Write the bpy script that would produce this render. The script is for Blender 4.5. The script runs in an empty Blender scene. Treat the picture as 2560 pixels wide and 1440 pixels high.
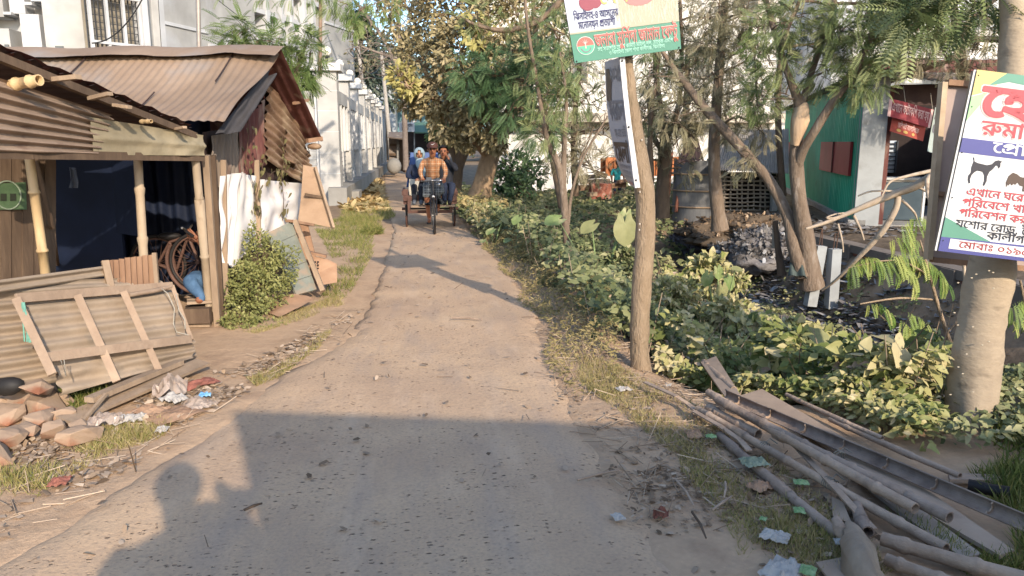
import bpy, bmesh, math, random
import numpy as np
from mathutils import Vector, Matrix, noise
from mathutils.geometry import tessellate_polygon
SC = bpy.context.scene
COL = SC.collection
rad = math.radians
# ------------------------------------------------------------------ camera, light, exposure
FPX = 1900.0                      # focal length in pixels of a 2560 wide frame
PITCH = math.atan(363.0/FPX)
YAW = rad(6.63)
CAM = Vector((0, 0, 1.7))
cd = bpy.data.cameras.new('camera'); co = bpy.data.objects.new('camera', cd); COL.objects.link(co)
cd.sensor_width = 36.0; cd.lens = 36.0*FPX/2560.0; cd.clip_start = .05; cd.clip_end = 2000
co.location = CAM; co.rotation_euler = (math.pi/2-PITCH, 0, -YAW)
SC.camera = co
SUN_EL, SUN_AZ = rad(24.0), rad(17.0)      # the sun stands behind the camera, a little to the right
w = bpy.data.worlds.new('World'); SC.world = w; w.use_nodes = True
nt = w.node_tree; bg = nt.nodes['Background']
sky = nt.nodes.new('ShaderNodeTexSky'); sky.sky_type = 'NISHITA'; sky.sun_disc = False
sky.sun_elevation = SUN_EL; sky.sun_rotation = math.pi-SUN_AZ
sky.dust_density = 1.1; sky.air_density = 1.0; sky.ozone_density = 3
nt.links.new(sky.outputs[0], bg.inputs[0]); bg.inputs[1].default_value = 0.15
sl = bpy.data.lights.new('sun', 'SUN'); so = bpy.data.objects.new('sun', sl); COL.objects.link(so)
sl.energy = 2.5; sl.angle = rad(.6); sl.color = (1, .86, .70)
sdir = Vector((-math.sin(SUN_AZ)*math.cos(SUN_EL), math.cos(SUN_AZ)*math.cos(SUN_EL), -math.sin(SUN_EL)))
so.rotation_euler = sdir.to_track_quat('-Z', 'Y').to_euler()
SC.view_settings.view_transform = 'Standard'; SC.view_settings.look = 'None'
SC.view_settings.exposure = 1.37; SC.view_settings.gamma = 1
SC.cycles.max_bounces = 6; SC.cycles.diffuse_bounces = 4; SC.cycles.transparent_max_bounces = 12
SC.cycles.use_denoising = True
CR = co.rotation_euler.to_matrix()

def ray(px, py):
    return CR @ Vector(((px-1280)/FPX, (720-py)/FPX, -1.0))
def at(px, py, Y):                 # the point of a sight line that lies Y metres down the lane
    r = ray(px, py); return CAM + r*(Y/r.y)
def gp(px, py, z=0.0):             # the point of a sight line at height z
    r = ray(px, py); return CAM + r*((z-CAM.z)/r.z)
def pix(p):
    q = CR.transposed() @ (Vector(p)-CAM); return (1280+FPX*q.x/-q.z, 720-FPX*q.y/-q.z)
RN = random.Random(11)
NR = np.random.RandomState(5)
def U(a, b): return RN.uniform(a, b)
def hx(s, k=1.0):
    v = [int(s[i:i+2], 16)/255 for i in (0, 2, 4)]
    return tuple((c/12.92 if c <= .04045 else ((c+.055)/1.055)**2.4)*k for c in v)
def sm(a, b, x):
    t = max(0.0, min(1.0, (x-a)/(b-a))); return t*t*(3-2*t)
def lerp(a, b, t): return a+(b-a)*t

# ------------------------------------------------------------------ materials
MC = {}
def M(name, c1, c2=None, scale=6, rough=.85, bump=0, bscale=30, stretch=(1, 1, 1), spec=.25, lo=.3, hi=.7, dust=None, metal=0, big=.25, detail=6, blotch=None, alpha=None):
    if name in MC: return MC[name]
    m = bpy.data.materials.new(name); m.use_nodes = True; MC[name] = m
    n = m.node_tree.nodes; l = m.node_tree.links; b = n['Principled BSDF']
    b.inputs['Roughness'].default_value = rough; b.inputs['Specular IOR Level'].default_value = spec; b.inputs['Metallic'].default_value = metal
    if c2 is None: c2 = tuple(c*.8 for c in c1)
    tc = n.new('ShaderNodeTexCoord'); mp = n.new('ShaderNodeMapping'); mp.inputs['Scale'].default_value = stretch
    l.new(tc.outputs['Object'], mp.inputs[0])
    no = n.new('ShaderNodeTexNoise'); no.inputs['Scale'].default_value = scale; no.inputs['Detail'].default_value = detail; no.inputs['Roughness'].default_value = .65
    l.new(mp.outputs[0], no.inputs[0])
    cr = n.new('ShaderNodeValToRGB'); cr.color_ramp.elements[0].position = lo; cr.color_ramp.elements[1].position = hi
    cr.color_ramp.elements[0].color = (*c1, 1); cr.color_ramp.elements[1].color = (*c2, 1); l.new(no.outputs[0], cr.inputs[0])
    out = cr.outputs[0]
    def mix(fac, a, bb, mode='MIX'):
        x = n.new('ShaderNodeMix'); x.data_type = 'RGBA'; x.blend_type = mode
        if hasattr(fac, 'node'): l.new(fac, x.inputs[0])
        else: x.inputs[0].default_value = fac
        for k, s in ((6, a), (7, bb)):
            if hasattr(s, 'node'): l.new(s, x.inputs[k])
            else: x.inputs[k].default_value = (*s, 1)
        return x.outputs[2]
    def ramp(src, a, bb):
        r = n.new('ShaderNodeMapRange'); r.inputs[1].default_value = a; r.inputs[2].default_value = bb; l.new(src, r.inputs[0]); return r.outputs[0]
    if big:
        n2 = n.new('ShaderNodeTexNoise'); n2.inputs['Scale'].default_value = .9; n2.inputs['Detail'].default_value = 3; l.new(tc.outputs['Object'], n2.inputs[0])
        v = n.new('ShaderNodeMapRange'); v.inputs[1].default_value = .3; v.inputs[2].default_value = .7; v.inputs[3].default_value = 1-big; v.inputs[4].default_value = 1+big*.5
        l.new(n2.outputs[0], v.inputs[0])
        cc = n.new('ShaderNodeCombineColor')
        for k in range(3): l.new(v.outputs[0], cc.inputs[k])
        out = mix(1.0, out, cc.outputs[0], 'MULTIPLY')
    if blotch:
        bc, bs, b0, b1 = blotch
        n3 = n.new('ShaderNodeTexNoise'); n3.inputs['Scale'].default_value = bs; n3.inputs['Detail'].default_value = 5; l.new(mp.outputs[0], n3.inputs[0])
        out = mix(ramp(n3.outputs[0], b0, b1), out, bc)
    if dust:
        dc, amt = dust
        g = n.new('ShaderNodeNewGeometry'); sx = n.new('ShaderNodeSeparateXYZ'); l.new(g.outputs['True Normal'], sx.inputs[0])
        a = ramp(sx.outputs[2], -.1, .9); n4 = n.new('ShaderNodeTexNoise'); n4.inputs['Scale'].default_value = 9; l.new(tc.outputs['Object'], n4.inputs[0])
        k = n.new('ShaderNodeMath'); k.operation = 'MULTIPLY'; l.new(a, k.inputs[0]); l.new(ramp(n4.outputs[0], .25, .6), k.inputs[1])
        k2 = n.new('ShaderNodeMath'); k2.operation = 'MULTIPLY'; l.new(k.outputs[0], k2.inputs[0]); k2.inputs[1].default_value = amt
        out = mix(k2.outputs[0], out, dc)
    l.new(out, b.inputs['Base Color'])
    if bump:
        nb = n.new('ShaderNodeTexNoise'); nb.inputs['Scale'].default_value = bscale; nb.inputs['Detail'].default_value = 6; l.new(mp.outputs[0], nb.inputs[0])
        bp = n.new('ShaderNodeBump'); bp.inputs['Strength'].default_value = bump; bp.inputs['Distance'].default_value = .02
        l.new(nb.outputs[0], bp.inputs['Height']); l.new(bp.outputs[0], b.inputs['Normal'])
    if alpha is not None: b.inputs['Alpha'].default_value = alpha
    return m
def leafmat(name, cols, rough=.6, trans=.2):
    if name in MC: return MC[name]
    m = bpy.data.materials.new(name); m.use_nodes = True; MC[name] = m
    n = m.node_tree.nodes; l = m.node_tree.links; b = n['Principled BSDF']; b.inputs['Roughness'].default_value = rough; b.inputs['Specular IOR Level'].default_value = .25
    a = n.new('ShaderNodeAttribute'); a.attribute_name = 'tint'; cr = n.new('ShaderNodeValToRGB'); l.new(a.outputs['Fac'], cr.inputs[0])
    while len(cr.color_ramp.elements) < len(cols): cr.color_ramp.elements.new(.5)
    for i, c in enumerate(cols):
        cr.color_ramp.elements[i].position = i/(len(cols)-1); cr.color_ramp.elements[i].color = (*c, 1)
    l.new(cr.outputs[0], b.inputs['Base Color'])
    t = n.new('ShaderNodeBsdfTranslucent'); l.new(cr.outputs[0], t.inputs[0]); mx = n.new('ShaderNodeMixShader'); mx.inputs[0].default_value = trans
    l.new(b.outputs[0], mx.inputs[1]); l.new(t.outputs[0], mx.inputs[2]); l.new(mx.outputs[0], n['Material Output'].inputs[0])
    return m
DUST = hx('A98B72')
DIRT = None

# ------------------------------------------------------------------ mesh builder
class MB:
    def __init__(s): s.v = []; s.f = []; s.m = []; s.s = []
    def add(s, vs, fs, m=0, smooth=False):
        b = len(s.v); s.v += [tuple(p) for p in vs]
        for f in fs: s.f.append([b+i for i in f]); s.m.append(m); s.s.append(smooth)
        return s
    def hexa(s, p, m=0):            # 8 points: bottom ring, top ring
        return s.add(p, [(3, 2, 1, 0), (4, 5, 6, 7), (0, 1, 5, 4), (1, 2, 6, 5), (2, 3, 7, 6), (3, 0, 4, 7)], m)
    def box(s, c, d, m=0, R=None):
        c = Vector(c); h = [x/2 for x in d]; ps = []
        for z in (-1, 1):
            for x, y in ((-1, -1), (1, -1), (1, 1), (-1, 1)):
                q = Vector((x*h[0], y*h[1], z*h[2])); ps.append(c+(R @ q if R else q))
        return s.hexa(ps, m)
    def slab(s, a, b, c, d, th, m=0):   # quad a b c d seen from its front, thickness behind it
        a, b, c, d = map(Vector, (a, b, c, d)); n = (b-a).cross(d-a).normalized()*th
        return s.hexa([a-n, b-n, c-n, d-n, a, b, c, d], m)
    def bar(s, p, q, wd, ht, up=(0, 0, 1), m=0):
        p = Vector(p); q = Vector(q); d = (q-p).normalized(); up = Vector(up)
        if abs(d.dot(up)) > .97: up = Vector((0, 1, 0))
        x = d.cross(up).normalized()*wd/2; y = x.cross(d).normalized()*ht/2
        return s.hexa([p-x-y, p+x-y, p+x+y, p-x+y, q-x-y, q+x-y, q+x+y, q-x+y], m)
    def tube(s, pts, rs, n=8, m=0, cap=True, jit=0):
        pts = [Vector(p) for p in pts]; k = len(pts)
        if not hasattr(rs, '__len__'): rs = [rs]*k
        vs = []; fs = []; ref = None
        for i in range(k):
            d = (pts[min(i+1, k-1)]-pts[max(i-1, 0)]).normalized()
            if ref is None: ref = Vector((0, 0, 1)) if abs(d.z) < .9 else Vector((1, 0, 0))
            x = d.cross(ref)
            if x.length < 1e-4: x = d.orthogonal()
            x.normalize(); y = x.cross(d).normalized(); ref = y.cross(x) if False else ref
            for j in range(n):
                a = 2*math.pi*j/n; r = rs[i]*(1+(U(-jit, jit) if jit else 0)); vs.append(pts[i]+x*math.cos(a)*r+y*math.sin(a)*r)
        for i in range(k-1):
            for j in range(n):
                fs.append((i*n+j, i*n+(j+1) % n, (i+1)*n+(j+1) % n, (i+1)*n+j))
        s.add(vs, fs, m, True)
        if cap: s.add(vs[:n], [tuple(range(n))], m); s.add(vs[-n:], [tuple(range(n))[::-1]], m)
        return s
    def bamboo(s, p, q, r0, r1=None, step=.3, n=10, m=0, bend=0, hollow=False):
        p = Vector(p); q = Vector(q); L = (q-p).length; r1 = r1 or r0; k = max(2, int(L/step)); pts = []; rs = []
        off = (q-p).cross(Vector((0, 0, 1)))
        off = off.normalized() if off.length > 1e-3 else Vector((1, 0, 0))
        for i in range(k+1):
            for e, kr in ((-.02, 1.0), (-.006, 1.22), (.006, 1.22), (.02, .98)):
                t = (i+.35+U(-.12, .12)*(e == -.02))/k+e/max(L, .1)
                if 0 < t < 1: pts.append((t, kr))
        pts = sorted([(0, 1)]+pts+[(1, 1)])
        P3 = [p.lerp(q, t)+off*(bend*math.sin(t*math.pi)) for t, _ in pts]; rs = [lerp(r0, r1, t)*kr for t, kr in pts]
        s.tube(P3, rs, n, m, cap=not hollow)
        if hollow: s.tube([P3[-1], P3[-1]+(P3[0]-P3[-1]).normalized()*.12], [rs[-1]*.78, rs[-1]*.7], n, m, False); \
            s._ring(P3[-1], P3[-1]-P3[-2], rs[-1]*.78, rs[-1], n, m); s.tube([P3[0], P3[0]+(P3[-1]-P3[0]).normalized()*.03], [rs[0]*.9, rs[0]*.2], n, m, False)
        return s
    def _ring(s, c, d, a, b, n, m):
        d = Vector(d).normalized(); x = d.cross(Vector((0, 0, 1)) if abs(d.z) < .9 else Vector((1, 0, 0))).normalized(); y = x.cross(d)
        vs = []
        for r in (a, b):
            for j in range(n): t = 2*math.pi*j/n; vs.append(Vector(c)+(x*math.cos(t)+y*math.sin(t))*r)
        s.add(vs, [(j, (j+1) % n, n+(j+1) % n, n+j) for j in range(n)], m)
    def patch(s, a, b, c, d, nu, nv, fn=None, m=0, smooth=True, crop=None):
        a, b, c, d = map(Vector, (a, b, c, d)); nn = (b-a).cross(d-a).normalized(); vs = []; fs = []
        for j in range(nv+1):
            for i in range(nu+1):
                u = i/nu; v = j/nv; p = a.lerp(b, u).lerp(d.lerp(c, u), v)
                if fn:
                    o = fn(u, v); p = p+nn*o if not hasattr(o, 'x') else p+o
                vs.append(p)
        for j in range(nv):
            for i in range(nu):
                if crop and crop((i+.5)/nu, (j+.5)/nv): continue
                k = j*(nu+1)+i; fs.append((k, k+1, k+nu+2, k+nu+1))
        return s.add(vs, fs, m, smooth)
    def ball(s, c, r, nu=14, nv=9, m=0, sc=(1, 1, 1), fn=None, R=None):
        c = Vector(c); vs = []; fs = []
        for j in range(nv+1):
            th = math.pi*j/nv
            for i in range(nu):
                ph = 2*math.pi*i/nu; d = Vector((math.sin(th)*math.cos(ph), math.sin(th)*math.sin(ph), math.cos(th)))
                k = r*(fn(d) if fn else 1); q = Vector((d.x*sc[0]*k, d.y*sc[1]*k, d.z*sc[2]*k)); vs.append(c+(R @ q if R else q))
        for j in range(nv):
            for i in range(nu): fs.append((j*nu+i, (j+1)*nu+i, (j+1)*nu+(i+1) % nu, j*nu+(i+1) % nu))
        return s.add(vs, fs, m, True)
    def torus(s, c, ax, R0, r, n=28, k=7, m=0, a0=0, a1=2*math.pi):
        ax = Vector(ax).normalized(); x = ax.orthogonal().normalized() if abs(ax.z) > .9 else ax.cross(Vector((0, 0, 1))).normalized(); y = ax.cross(x); c = Vector(c)
        full = abs(a1-a0-2*math.pi) < 1e-3; N = n if full else n+1; vs = []; fs = []
        for i in range(N):
            t = a0+(a1-a0)*i/n; e = x*math.cos(t)+y*math.sin(t)
            for j in range(k):
                q = 2*math.pi*j/k; vs.append(c+e*(R0+r*math.cos(q))+ax*(r*math.sin(q)))
        for i in range(n):
            for j in range(k):
                i2 = (i+1) % N; fs.append((i*k+j, i2*k+j, i2*k+(j+1) % k, i*k+(j+1) % k))
        return s.add(vs, fs, m, True)
    def poly(s, pts, th, m=0, n=None):     # a flat outline of 3D points with a thickness behind it
        pts = [Vector(p) for p in pts]
        if n is None:
            n = Vector((0, 0, 0))
            for i in range(len(pts)): n += (pts[i]-pts[0]).cross(pts[(i+1) % len(pts)]-pts[0])
        n = Vector(n).normalized()
        k = len(pts); tr = tessellate_polygon([pts]); bk = [p-n*th for p in pts]
        s.add(pts, [tuple(t) for t in tr], m); s.add(bk, [tuple(t) for t in tr], m)
        s.add(pts+bk, [(i, (i+1) % k, k+(i+1) % k, k+i) for i in range(k)], m); return s
    def build(s, name, mats, parent=None, origin=None):
        root = parent
        o3 = Vector((0, 0, 0))
        if parent is not None:
            while root.parent: root = root.parent
            o3 = root.location.copy()
        elif origin is not None: o3 = Vector(origin)
        elif s.v:
            A = np.array(s.v); o3 = Vector((A[:, 0].mean(), A[:, 1].mean(), A[:, 2].min()))
        A = np.array(s.v, dtype=np.float64).reshape(-1, 3)-np.array(o3)
        me = bpy.data.meshes.new(name); me.from_pydata(A.tolist(), [], s.f)
        for x in (mats if isinstance(mats, (list, tuple)) else [mats]): me.materials.append(x)
        me.polygons.foreach_set('material_index', s.m); me.polygons.foreach_set('use_smooth', s.s); me.update()
        o = bpy.data.objects.new(name, me); COL.objects.link(o)
        if parent is not None: o.parent = parent
        else: o.location = o3
        return o
def tag(o, label=None, cat=None, group=None, kind=None):
    if label: o['label'] = label
    if cat: o['category'] = cat
    if group: o['group'] = group
    if kind: o['kind'] = kind
    return o
def thing(name, label, cat, loc=(0, 0, 0), group=None):
    o = bpy.data.objects.new(name, None); o.empty_display_size = .1; COL.objects.link(o); o.location = loc
    return tag(o, label, cat, group)
def dup(root, loc, label=None):
    r = root.copy(); COL.objects.link(r); r.location = loc
    if label: r['label'] = label
    for ch in list(root.children):
        c = ch.copy(); COL.objects.link(c); c.parent = r
        for g in list(ch.children):
            d = g.copy(); COL.objects.link(d); d.parent = c
    return r
# ------------------------------------------------------------------ leaves
LEAF = (np.array([(0, 0, 0), (.26, .38, .06), (.16, .75, .03), (0, 1, -.10), (-.16, .75, .03), (-.26, .38, .06), (0, .5, 0)]), [(0, 1, 6), (1, 2, 6), (2, 3, 6), (3, 4, 6), (4, 5, 6), (5, 0, 6)])
SLIM = (np.array([(0, 0, 0), (.12, .4, .03), (0, 1, -.15), (-.12, .4, .03), (0, .45, 0)]), [(0, 1, 4), (1, 2, 4), (2, 3, 4), (3, 0, 4)])
HEART = (np.array([(0, 0, .0), (.2, -.14, .03), (.42, .08, .07), (.4, .42, .05), (.2, .78, 0), (0, 1.05, -.1), (-.2, .78, 0), (-.4, .42, .05), (-.42, .08, .07), (-.2, -.14, .03), (0, .4, 0)]), [(i, i+1, 10) for i in range(9)]+[(9, 0, 10)])
BLADE = (np.array([(-.035, 0, 0), (.035, 0, 0), (.028, .45, .05), (-.028, .45, .05), (0, 1, .25)]), [(0, 1, 2, 3), (3, 2, 4)])
CHIP = (np.array([(-.2, 0, 0), (.15, .1, .05), (.22, .8, .02), (-.1, 1, .1), (-.3, .5, .12)]), [(0, 1, 4), (1, 2, 4), (2, 3, 4)])
TWIG = (np.array([(-.02, 0, 0), (.02, 0, 0), (.0, 0, .03), (-.015, 1, .02), (.015, 1, .02), (0, 1, .045)]), [(0, 1, 4, 3), (1, 2, 5, 4), (2, 0, 3, 5)])
def _frond(n, ll, wd, droop):
    v = [(-.008, 0, 0), (.008, 0, 0), (.004, 1, -droop), (-.004, 1, -droop)]; f = [(0, 1, 2, 3)]
    for i in range(n):
        t = .12+.88*i/(n-1) if n > 1 else 1; z = -droop*t*t; L = ll*(.6+.4*math.sin(min(1, t*1.1)*math.pi*.8))
        for sd in (-1, 1):
            b = len(v); dx, dy = sd*math.cos(.5)*L, math.sin(.5)*L; px, py = -dy*wd, dx*wd
            v += [(0, t, z), (dx*.5+px*sd, t+dy*.5+py*sd, z+.015), (dx, t+dy, z-.05*L), (dx*.5-px*sd, t+dy*.5-py*sd, z+.015)]; f.append((b, b+1, b+2, b+3))
    return (np.array(v), f)
FROND = _frond(11, .24, .15, .25)
FEATHER = _frond(12, .20, .16, .25)
def leaves(name, tmpl, pos, axis, nrm, size, tint, mat, parent=None, kind=None):
    """N copies of a small leaf outline, each with its own place, direction, size and tint, as one mesh."""
    T, Fc = tmpl; N = len(pos); k = len(T)
    axis = axis/np.maximum(np.linalg.norm(axis, axis=1, keepdims=True), 1e-6); x = np.cross(axis, nrm); x /= np.maximum(np.linalg.norm(x, axis=1, keepdims=True), 1e-6); z = np.cross(x, axis)
    V = (pos[:, None, :]+size[:, None, None]*(T[None, :, 0:1]*x[:, None, :]+T[None, :, 1:2]*axis[:, None, :]+T[None, :, 2:3]*z[:, None, :])).reshape(-1, 3)
    root = parent
    o3 = np.zeros(3)
    if parent is not None:
        while root.parent: root = root.parent
        o3 = np.array(root.location)
    lens = np.array([len(f) for f in Fc]); flat = np.array([i for f in Fc for i in f])
    me = bpy.data.meshes.new(name); me.vertices.add(N*k); me.vertices.foreach_set('co', (V-o3).astype(np.float32).ravel())
    loops = (flat[None, :]+(np.arange(N)*k)[:, None]).ravel().astype(np.int32); me.loops.add(len(loops)); me.loops.foreach_set('vertex_index', loops)
    L = np.tile(lens, N); st = np.concatenate([[0], np.cumsum(L)[:-1]]).astype(np.int32)
    me.polygons.add(len(L)); me.polygons.foreach_set('loop_start', st); me.polygons.foreach_set('loop_total', L.astype(np.int32)); me.update(calc_edges=True)
    a = me.attributes.new('tint', 'FLOAT', 'POINT'); a.data.foreach_set('value', np.repeat(tint, k).astype(np.float32))
    me.materials.append(mat); o = bpy.data.objects.new(name, me); COL.objects.link(o)
    if parent is not None: o.parent = parent
    if kind: o['kind'] = kind
    return o
def rnd_dirs(n, up=0.0):
    d = NR.normal(size=(n, 3)); d /= np.linalg.norm(d, axis=1, keepdims=True); d[:, 2] += up; return d
def nz(p, s, seed=0.0):
    return noise.noise(Vector((p[0]*s+seed, p[1]*s-seed, p[2]*s+seed*.7)))
def blob_points(blobs, gap=-.12, gs=2.2, shell=.35):
    """points inside a set of balls, thinned by a noise so that gaps and clumps appear; returns positions, outward directions, clump value"""
    P = []; D = []; Cv = []
    for c, r, n in blobs:
        c = np.array(c); k = 0; tries = 0
        while k < n and tries < n*6:
            tries += 1; d = NR.normal(size=3); d /= np.linalg.norm(d); rr = (shell+(1-shell)*NR.rand())**.6; p = c+d*rr*np.array(r)
            q = nz(p, gs/np.mean(r)*.8, 3.1)
            if q < gap+NR.rand()*.1: continue
            P.append(p); D.append(d); Cv.append(q); k += 1
    return np.array(P), np.array(D), np.array(Cv)
def crown(name, blobs, tmpl, size, mat, parent, gap=-.1, droop=-.3, gs=2.2, tb=0.0, flat=.5):
    if tmpl is FROND: blobs = [(c, r, int(k*1.4)) for c, r, k in blobs]
    P, D, Cv = blob_points(blobs, gap, gs); n = len(P)
    ax = D*.7+rnd_dirs(n)*.8; ax[:, 2] += droop
    nr = rnd_dirs(n)*flat; nr[:, 2] += .8; nr[:, 1] -= .5; nr[:, 0] += .2
    s = size*NR.uniform(.6, 1.3, n); t = np.clip(.45+tb+Cv*.7+NR.normal(size=n)*.17, 0, 1)
    return leaves(name, tmpl, P, ax, nr, s, t, mat, parent)
def inpoly(x, y, poly):
    r = False; j = len(poly)-1
    for i in range(len(poly)):
        if (poly[i][1] > y) != (poly[j][1] > y) and x < (poly[j][0]-poly[i][0])*(y-poly[i][1])/(poly[j][1]-poly[i][1])+poly[i][0]: r = not r
        j = i
    return r
def scatter(poly, n, dens=None, seed=1.0):
    """n ground points inside an outline of ground positions (x, y)"""
    xs = [p[0] for p in poly]; ys = [p[1] for p in poly]; out = []; t = 0
    while len(out) < n and t < n*40:
        t += 1; x = NR.uniform(min(xs), max(xs)); y = NR.uniform(min(ys), max(ys))
        if not inpoly(x, y, poly): continue
        if dens is not None and noise.noise(Vector((x*2.1+seed, y*2.1, seed))) < dens+NR.uniform(-.25, .25): continue
        out.append((x, y))
    return out
def gpoly(pts, z=0): return [tuple(gp(a, b, z)[:2]) for a, b in pts]
# ------------------------------------------------------------------ ground and lane
ROAD = [(-4, -3.4, 1.0), (1.5, -2.6, 1.0), (3.17, -1.77, 1.0), (4.32, -1.40, .97), (5.28, -1.2, .98), (6.05, -.9, 1.07), (7.6, -.57, 1.1), (9.5, -.57, 1.1), (11.8, -.56, 1.03), (15, -.58, .92), (20, -.9, .72), (30, -1.5, .1), (45, -2.2, -.6), (62, -2.6, -.8)]
def redge(y, k):
    for a, b in zip(ROAD, ROAD[1:]):
        if y <= b[0]: return lerp(a[k], b[k], max(0, min(1, (y-a[0])/(b[0]-a[0]))))
    return ROAD[-1][k]
def ditch(x, y):
    xe = redge(y, 2)
    a = sm(xe+.35, xe+1.9, x)*(1-sm(5.7, 6.9, x))*sm(4.3, 6.6, y)*(1-.75*sm(13, 18, y))
    return a
def terrain(x, y):
    z = -.9*ditch(x, y)+.2*sm(6.3, 7.2, x)*sm(4.5, 8, y)*(1-sm(20, 30, y))
    z += .022*noise.noise(Vector((x*1.3, y*1.3, 0)))+.010*noise.noise(Vector((x*5, y*5, 1)))
    return z
def axisvals(segs):
    o = []
    for a, b, s in segs:
        n = max(1, int(round((b-a)/s))); o += [a+(b-a)*i/n for i in range(n)]
    return o+[segs[-1][1]]
xs = axisvals([(-600, -60, 60), (-60, -8, 4), (-8, -4, .4), (-4, 7.6, .1), (7.6, 14, .5), (14, 80, 5), (80, 600, 60)])
ys = axisvals([(-60, -6, 6), (-6, 2, 1), (2, 9, .09), (9, 18, .2), (18, 70, 1.5), (70, 900, 60)])
V = []; soil = []
for y in ys:
    for x in xs:
        z = terrain(x, y)
        if redge(y, 1)+.15 < x < redge(y, 2)-.15 and y < 62: z -= .06
        V.append((x, y, z))
        d = max(ditch(x, y), sm(6.3, 6.8, x)*.75*sm(5, 9, y), sm(2.4, 4, x)*.5)
        gsoil = max(d, .55*sm(14, 18, y))
        soil.append(min(1, gsoil))
nx = len(xs)
me = bpy.data.meshes.new('ground'); me.from_pydata(V, [], [(j*nx+i, j*nx+i+1, (j+1)*nx+i+1, (j+1)*nx+i) for j in range(len(ys)-1) for i in range(nx-1)])
me.polygons.foreach_set('use_smooth', [True]*len(me.polygons))
a = me.attributes.new('soil', 'FLOAT', 'POINT'); a.data.foreach_set('value', soil)
ground = bpy.data.objects.new('ground', me); COL.objects.link(ground); ground['kind'] = 'structure'
def groundmat():
    m = bpy.data.materials.new('dusty_ground'); m.use_nodes = True; n = m.node_tree.nodes; l = m.node_tree.links; b = n['Principled BSDF']
    b.inputs['Roughness'].default_value = .95; b.inputs['Specular IOR Level'].default_value = .1
    tc = n.new('ShaderNodeTexCoord')
    def nz_(s, d=6, r=.65):
        x = n.new('ShaderNodeTexNoise'); x.inputs['Scale'].default_value = s; x.inputs['Detail'].default_value = d; x.inputs['Roughness'].default_value = r; l.new(tc.outputs['Object'], x.inputs[0]); return x.outputs[0]
    def rp(src, els):
        r = n.new('ShaderNodeValToRGB'); l.new(src, r.inputs[0])
        while len(r.color_ramp.elements) < len(els): r.color_ramp.elements.new(.5)
        for i, (p, c) in enumerate(els): r.color_ramp.elements[i].position = p; r.color_ramp.elements[i].color = (*c, 1)
        return r.outputs[0]
    tan = rp(nz_(2.2), [(.3, hx('A78A6E')), (.5, hx('B79A7C')), (.72, hx('9A8068'))])
    dark = rp(nz_(5), [(.3, hx('4E4439')), (.55, hx('6A5C4C')), (.75, hx('83715D'))])
    at_ = n.new('ShaderNodeAttribute'); at_.attribute_name = 'soil'
    ad = n.new('ShaderNodeMath'); ad.operation = 'ADD'; l.new(at_.outputs['Fac'], ad.inputs[0])
    sb = n.new('ShaderNodeMath'); sb.operation = 'MULTIPLY_ADD'; l.new(nz_(3), sb.inputs[0]); sb.inputs[1].default_value = .8; sb.inputs[2].default_value = -.4; l.new(sb.outputs[0], ad.inputs[1])
    mr = n.new('ShaderNodeMapRange'); l.new(ad.outputs[0], mr.inputs[0]); mr.inputs[1].default_value = .2; mr.inputs[2].default_value = .75
    mx = n.new('ShaderNodeMix'); mx.data_type = 'RGBA'; l.new(mr.outputs[0], mx.inputs[0]); l.new(tan, mx.inputs[6]); l.new(dark, mx.inputs[7])
    v = n.new('ShaderNodeTexVoronoi'); v.inputs['Scale'].default_value = 38; l.new(tc.outputs['Object'], v.inputs[0])
    pb = rp(v.outputs[0], [(.0, (1.25, 1.2, 1.15)), (.14, (1, 1, 1)), (.8, (.9, .9, .9))])
    m2 = n.new('ShaderNodeMix'); m2.data_type = 'RGBA'; m2.blend_type = 'MULTIPLY'; m2.inputs[0].default_value = .7; l.new(mx.outputs[2], m2.inputs[6]); l.new(pb, m2.inputs[7])
    l.new(m2.outputs[2], b.inputs['Base Color'])
    bp = n.new('ShaderNodeBump'); bp.inputs['Strength'].default_value = .55; bp.inputs['Distance'].default_value = .03; l.new(nz_(14, 8, .7), bp.inputs['Height']); l.new(bp.outputs[0], b.inputs['Normal'])
    return m
me.materials.append(groundmat())
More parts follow.
